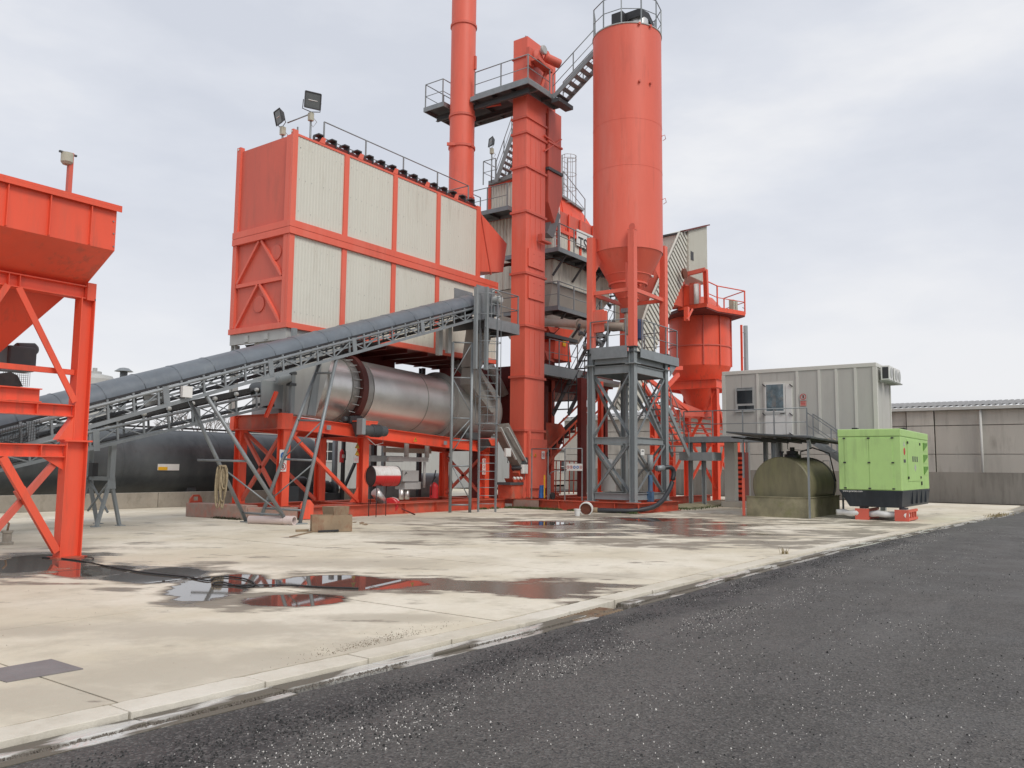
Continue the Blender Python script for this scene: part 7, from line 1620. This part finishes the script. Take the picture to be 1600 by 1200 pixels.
MB().bar(at(29,449,Y=YH-.05),at(117,628,Y=YH-.05),.05,.11,up=(0,1,0)).build('brace', B, hf) if 0 else MB().bar(at(29,449,Y=YH-.13),at(117,628,Y=YH-.13),.10,.03,up=(0,1,0)).build('brace', B, hf)
MB().bar(at(12,445,Y=YH-.13),at(-40,520,Y=YH-.13),.10,.03,up=(0,1,0)).build('brace', B, hf)
MB().bar(at(3,714,Y=YH-.06),at(88,862,Y=YH-.06),.12,.09,up=(0,1,0)).build('brace', B, hf)
MB().bar(at(86,722,Y=YH+.05),at(-10,832,Y=YH+.05),.10,.09,up=(0,1,0)).build('brace', M['orange_dull'], hf)
MB().bar(at(30,764,Y=YH-.02),at(37,776,Y=YH-.02),.16,.12,up=(0,1,0)).build('brace_joint', M['orange_dull'], hf)
# second frame row behind
for z in (z1b-.1,): MB().ibar((-1,YH+2.4,z),(6.2,YH+2.4,z),.2,.3,t=.018).build('rear_beam', M['orange_dull'], hf)
fhp = thing('feed_hopper', (5,14,4.4), 'large orange feed hopper with ribbed upright wall and sloping bottom', 'hopper')
YQ = 13.7; ra = at(186,325,Y=YQ); rb_2 = at(179,392,Y=YQ)
XR = rb_2.x; ztop = ra.z; zmid = rb_2.z
MB().box((-3,YQ,zmid),(XR,YQ+.012,ztop-.03)).build('front_wall', B, fhp); MB().box((-3,YQ-.08,ztop-.03),(XR+.05,YQ+.05,ztop+.02)).build('rim', B, fhp)
MB().box((-3,YQ-.08,ztop-.09),(XR+.05,YQ-.066,ztop-.031)).build('rim_lip', B, fhp)
MB().box((XR-.012,YQ+.013,zmid),(XR,YQ+3.6,ztop-.03)).build('end_wall', B, fhp)
for px in (8,76,141): q = at(px,330,Y=YQ); box('rib', (q.x,YQ-.06,zmid+.01),(q.x+.015,YQ-.001,ztop-.092), B, fhp)
for py in (347,366,386,): p = at(180.5,py,Y=YQ); MB().tube((p.x-.04,YQ-.004,p.z),(p.x-.04,YQ-.018,p.z),.012,6).build('rivet', M['galv'], fhp)
low = at(133,447,Y=YH+.0)
MB().add([(-3,YQ,zmid),(XR,YQ,zmid),(low.x,YH+.12,z1c-.05),(-3,YH+.12,z1c-.05)],[(0,1,2,3)]).add([(-3,YQ+.01,zmid),(XR,YQ+.01,zmid),(low.x,YH+.13,z1c-.05),(-3,YH+.13,z1c-.05)],[(3,2,1,0)]).build('slope_panel', B, fhp)
MB().add([(XR,YQ,zmid),(XR,YQ+3.6,zmid),(low.x,YQ+3.0,z1c),(low.x,YH+.12,z1c)],[(0,1,2,3)]).build('slope_panel', B, fhp)
a1_ = at(108,472,Y=YH+.25); a2_ = at(-10,588,Y=YH+1.0)
MB().add([(-3,YH+.15,z1c),(7.0,YH+.15,z1c),(a2_.x-.3,YH+1.0,a2_.z),(-3,YH+1.0,a2_.z)],[(0,1,2,3)]).add([(7.0,YH+.15,z1c),(7.0,YH+2.6,z1c),(a2_.x-.3,YH+1.8,a2_.z),(a2_.x-.3,YH+1.0,a2_.z)],[(0,1,2,3)]).build('lower_cone', B, fhp)
# lamp post on hopper
p0_ = at(107,300,Y=14.6); p1_ = at(112,240,Y=14.6)
lp = thing('post_lamp', (p0_.x,14.6,ztop), 'white bulkhead lamp on an orange post above the feed hopper', 'lamp')
MB().bar((p0_.x,14.6,ztop-.2),(p0_.x,14.6,p1_.z),.09,.07).build('post', M['orange_dull'], lp)
MB().lathe((p0_.x-.06,14.6,p1_.z-.02),[(.10,0),(.10,-.16),(.07,-.2),(.03,-.21)],16).build('lamp_globe', M['lamphousing'], lp); MB().bar((p0_.x-.2,14.6,p1_.z-.02),(p0_.x+.1,14.6,p1_.z-.02),.04,.03).build('arm', M['greydark'], lp)
# things behind hopper frame
mc = thing('vibrating_feeder', at(30,560,Y=16.5), 'dark vibrating motor and bracket under the feed hopper', 'motor')
p = at(27,572,Y=16.2); MB().box((p.x-.25,16.0,p.z-.1),(p.x+.25,16.5,p.z+.35)).build('case', M['greydark'], mc, .04)
p = at(36,547,Y=16.2); MB().lathe((p.x-.15,16.2,p.z),[(.08,0),(.12,.05),(.12,.35),(.07,.4)],14,axis=(1,0,.1)).build('motor_body', M['greydark'], mc); MB().bar((p.x+.05,16.2,p.z-.25),(p.x+.05,16.2,p.z),.08,.08).build('bracket', M['greydark'], mc)
tp_ = thing('tarpaulin', at(15,595,Y=14.9), 'black tarpaulin heap behind wire mesh on the orange beam', 'tarpaulin')
q = [at(-20,602,Y=15),at(-20,587,Y=15),at(17,581,Y=15),at(28,587,Y=15),at(36,604,Y=15),at(-20,606,Y=15)]
MB().prism(q,(0,.6,0)).build('sheet', M['black'], tp_)
mg_ = MB()
for k in range(14): a = at(4+3.2*k,604,Y=15.6); b_ = at(4+3.2*k,578,Y=15.6); mg_.bar((a.x,15.6,a.z),(a.x,15.6,b_.z),.006,.006)
for k in range(8): a = at(0,580+3.3*k,Y=15.6); mg_.bar((5.9,15.6,a.z),(at(46,580,Y=15.6).x,15.6,a.z),.006,.006)
t = thing('mesh_cage', at(30,600,Y=15.6), 'pale wire mesh cage above the orange beam at far left', 'mesh'); mg_.build('mesh', gv, t); MB().bar(at(0,577,Y=15.6),at(47,577,Y=15.6),.04,.04).build('cage_top', M['greypaint'], t)
# ================================================================== SMALL THINGS ON THE YARD
p0_, p1_ = at(388,814,Z=.11), at(462,814,Z=.11)
t = thing('plastic_pipe', p0_, 'pale pink plastic drain pipe lying on the concrete', 'pipe')
a = Vector((p0_.x+.0,p0_.y-.1,.1)); b_ = Vector((p1_.x,p1_.y,.1)); a = at(390,812,Z=.1); b_ = at(460,813.5,Z=.12)
d = (b_-a).normalized(); Ln = (b_-a).length
MB().lathe(a,[(.0,0),(.11,.005),(.11,Ln-.3),(.125,Ln-.28),(.125,Ln),(.095,Ln),(.09,Ln-.4)],24,axis=d,cap=False).build('pipe_wall', M['pvc'], t)
MB().lathe(a+d*(Ln-.35),[(.09,0),(.0,.005)],20,axis=d,cap=False).build('dark_inside', M['rust'], t)
t = thing('steel_box', at(510,828,Z=0), 'rust-stained open steel box lying on the concrete', 'box')
c00, c10 = at(487,832,Z=0), at(550,831,Z=0)
dx = (c10-c00).normalized(); dy = Vector((-dx.y,dx.x,0)); w = (c10-c00).length; h = .40; dp_ = .42
P = lambda u,v,z: c00+dx*u+dy*v+V(0,0,z)
for (u0,v0,u1,v1) in ((0,0,w,.02),(0,dp_,w,dp_+.02)): MB().hexa([P(u0,v0,.01),P(u1,v0,.01),P(u1,v1,.01),P(u0,v1,.01),P(u0,v0,h),P(u1,v0,h),P(u1,v1,h),P(u0,v1,h)]).build('side_plate', M['rust'], t)
for (u0,u1) in ((0,.02),(w-.02,w)): MB().hexa([P(u0,.021,.01),P(u1,.021,.01),P(u1,dp_-.001,.01),P(u0,dp_-.001,.01),P(u0,.021,h),P(u1,.021,h),P(u1,dp_-.001,h),P(u0,dp_-.001,h)]).build('side_plate', M['rust'], t)
MB().hexa([P(.02,.02,.012),P(w-.02,.02,.012),P(w-.02,dp_,.012),P(.02,dp_,.012),P(.02,.02,.03),P(w-.02,.02,.03),P(w-.02,dp_,.03),P(.02,dp_,.03)]).build('bottom_plate', M['rust'], t)
MB().bar(P(-.35,.25,.03),P(-.05,.3,.03),.06,.05).build('flange_strip', M['rust'], t)
c = P(w-.3,dp_+.25,0); t = thing('rusty_tin', c, 'rusty square tin standing behind the steel box', 'tin'); MB().hexa([c+V(-.2,-.15,0),c+V(.2,-.15,0),c+V(.2,.2,0),c+V(-.2,.2,0),c+V(-.26,-.18,.58),c+V(.26,-.18,.58),c+V(.26,.24,.58),c+V(-.26,.24,.58)]).build('tin_body', M['rust'], t)
tag(MB().bar(P(.14,-.1,.03),P(.62,-.1,.045),.08,.045).build('rubber_block', M['black'], bevel=.005), 'black rubber block lying in front of the steel box', 'block')
tag(MB().bar(at(453,839,Z=.01),at(490,830,Z=.02),.05,.02).build('flat_bar', M['rust']), 'thin dark flat bar lying left of the steel box', 'bar')
t = thing('floor_scrap', at(560,818,Z=0), 'small dark scraps of debris right of the steel box', 'scrap'); rnd = random.Random(2)
for k in range(6): c = at(552+rnd.uniform(0,20),818+rnd.uniform(-2,2),Z=.01); MB().bar(c-V(.08,.05,0),c+V(.09,.02,.01),.05,.015).build('scrap_piece', M['rust'], t)
# rope coil hung on the conveyor leg tie
rc_ = mid(F1,T1,.5); 
rp_ = at(347,738,Y=18.6)
t = thing('rope_coil', (rp_.x,rp_.y,rp_.z-1), 'tan rope coil hanging from the conveyor leg', 'rope')
rnd = random.Random(5)
for k in range(9):
    w = rnd.uniform(.03,.09); h = rnd.uniform(.5,1.15); ox = rnd.uniform(-.05,.05)+.012*k-.05; oy = rnd.uniform(-.06,.06); pts = []
    for j in range(17):
        a_ = 6.2832*j/16; pts.append((rp_.x+ox*.8+w*math.sin(a_)*.8, rp_.y+oy-ox*.5-w*math.sin(a_)*.5, rp_.z+.18-h/2+h/2*math.cos(a_)))
    MB().poly(pts,.022,6).build('rope_loop', M['rope'], t)
# cables on the yard
cb_ = [at(x,y,Z=.012) for x,y in ((66,871),(100,873),(135,878),(180,887),(230,895),(290,901),(325,907),(336,902),(360,901),(385,905),(398,912),(390,917),(370,915),(345,909),(338,914),(440,914),(500,917),(560,919))]
tag(MB().poly(smooth(cb_,4),.011,6).build('yard_cable', M['black']), 'thin black cable trailing across the concrete through the puddle', 'cable')
cb_ = [at(x,y,Z=.012) for x,y in ((118,869),(135,870),(146,872),(144,875))]; tag(MB().poly(smooth(cb_,4),.008,6).build('cable_end', M['black']), 'short loose cable end beside the orange column foot', 'cable')
# weeds
def tuft(cs, n, h, m_, label, spread, seed, name='weeds'):
    rnd = random.Random(seed); mb = MB()
    for _ in range(n):
        c = rnd.choice(cs); x = c[0]+rnd.gauss(0,spread[0]); y = c[1]+rnd.gauss(0,spread[1]); hh_ = h*rnd.uniform(.3,1.2); a_ = rnd.uniform(0,6.28); l_ = rnd.uniform(.1,.7)*hh_; w = .008
        p = Vector((x,y,0)); q = p+Vector((math.cos(a_)*l_*.4,math.sin(a_)*l_*.4,hh_*.6)); r = p+Vector((math.cos(a_)*l_,math.sin(a_)*l_,hh_)); s = Vector((-math.sin(a_),math.cos(a_),0))*w
        mb.add([p-s*1.5,p+s*1.5,q+s,q-s,r],[(0,1,2,3),(3,2,4)])
    return tag(mb.build(name, m_), label, kind='stuff')
tuft([(26.4,18.9-.25*k) for k in range(0,8)], 1400, .09, M['weed'], 'low green weeds along the elevator base', (.07,.16), 1)
tuft([(25.5,19.3),(24.8,19.32),(26.2,19.2),(26.45,16.4),(26.45,16.0),(26.3,13.8),(26.45,14.3)], 1100, .08, M['weed'], 'patches of weeds along the base frame', (.12,.06), 2)
tuft([(16.05-.2*k,19.45+.18*k) for k in range(4)]+[(14.9,20.7+.2*k) for k in range(5)], 1100, .07, mat('dark_moss', (.045,.045,.025,1), .95, var=.4, scale=9), 'dark moss and grass at the foot of the worn ground beam', (.06,.1), 3)
tuft([(30.8+.8*k,13.9+.1*k) for k in range(6)], 1500, .08, M['weed'], 'low weeds at the far edge of the concrete by the cabin posts', (.4,.3), 4)
c = at(1225,866,Z=0); tuft([(c.x,c.y)], 14, .16, M['drygrass'], 'dry grass stems growing in the kerb joint', (.03,.03), 5)
c = at(1560,806,Z=0); tuft([(c.x,c.y),(c.x+.8,c.y-.1),(c.x-.5,c.y+.15)], 160, .09, M['drygrass'], 'dry brown grass at the far kerb corner', (.6,.12), 6)
# moss mound behind base right
tag(MB().hexa([(31,13.6,0),(38,14.2,0),(38,15.6,0),(31,15.2,0),(31.2,14.0,.12),(37.8,14.6,.16),(37.8,15.2,.16),(31.2,14.8,.12)]).build('low_kerb_block', M['mossbasin']), 'mossy low concrete edge behind the silo stand', 'kerb block')
# ================================================================== SAFETY SIGNS
p = at(442.5,712,Y=20.03); sign('sign_panel', (p.x,20.03,p.z), XP, ZP, .27,.36, [('white','disc','blue')], 'blue round pictogram sign on the left orange dryer column')
p = at(441.5,729,Y=20.03); sign('sign_panel', (p.x,20.03,at(442,729,Y=20.03).z), XP, ZP, .27,.30, [('white','ban','red')], 'red prohibition sign below the blue one on the dryer column')
p = at(558,702,Y=20.03); sign('warning_sign', (p.x,20.03,p.z), XP, ZP, .22,.46, [('yellow','tri','blacksteel'),('yellow','tri','blacksteel')], 'two yellow warning triangles stacked on the second dryer column')
p = at(556,718,Y=20.03); sign('warning_sign', (p.x,20.03,p.z), XP, ZP, .22,.22, [('lightgrey','text','red')], 'small pale notice below the triangles on the second dryer column')
p = at(649,687,Y=20.06); sign('warning_sign', (p.x,20.06,p.z), XP, ZP, .2,.2, [('yellow','tri','blacksteel')], 'small yellow warning triangle on the long dryer beam')
p = at(756,729,Y=20.03); sign('sign_panel', (p.x,20.03,p.z), XP, ZP, .20,.62, [('white','ban','red'),('white','ban','red'),('white','ban','red')], 'tall white sign of three red pictograms on the third dryer column')
p = at(830,710,Y=18.89); sign('warning_sign', (p.x,18.89,p.z), XP, ZP, .22,.18, [('yellow','tri','blacksteel')], 'yellow warning triangle on the elevator boot door, the left one')
p = at(836.5,711,Y=18.89); sign('warning_sign', (p.x,18.89,p.z), XP, ZP, .18,.16, [('yellow','tri','blacksteel')], 'smaller yellow warning triangle next to the first on the elevator boot door')
p = at(848.5,711,Y=18.89); sign('sign_panel', (p.x,18.89,p.z), XP, ZP, .22,.32, [('white','ban','red')], 'white and red prohibition sign on the elevator boot door')
print('OBJECTS', len(bpy.data.objects), 'TRIS', sum(len(p.vertices)-2 for m_ in bpy.data.meshes for p in m_.polygons))
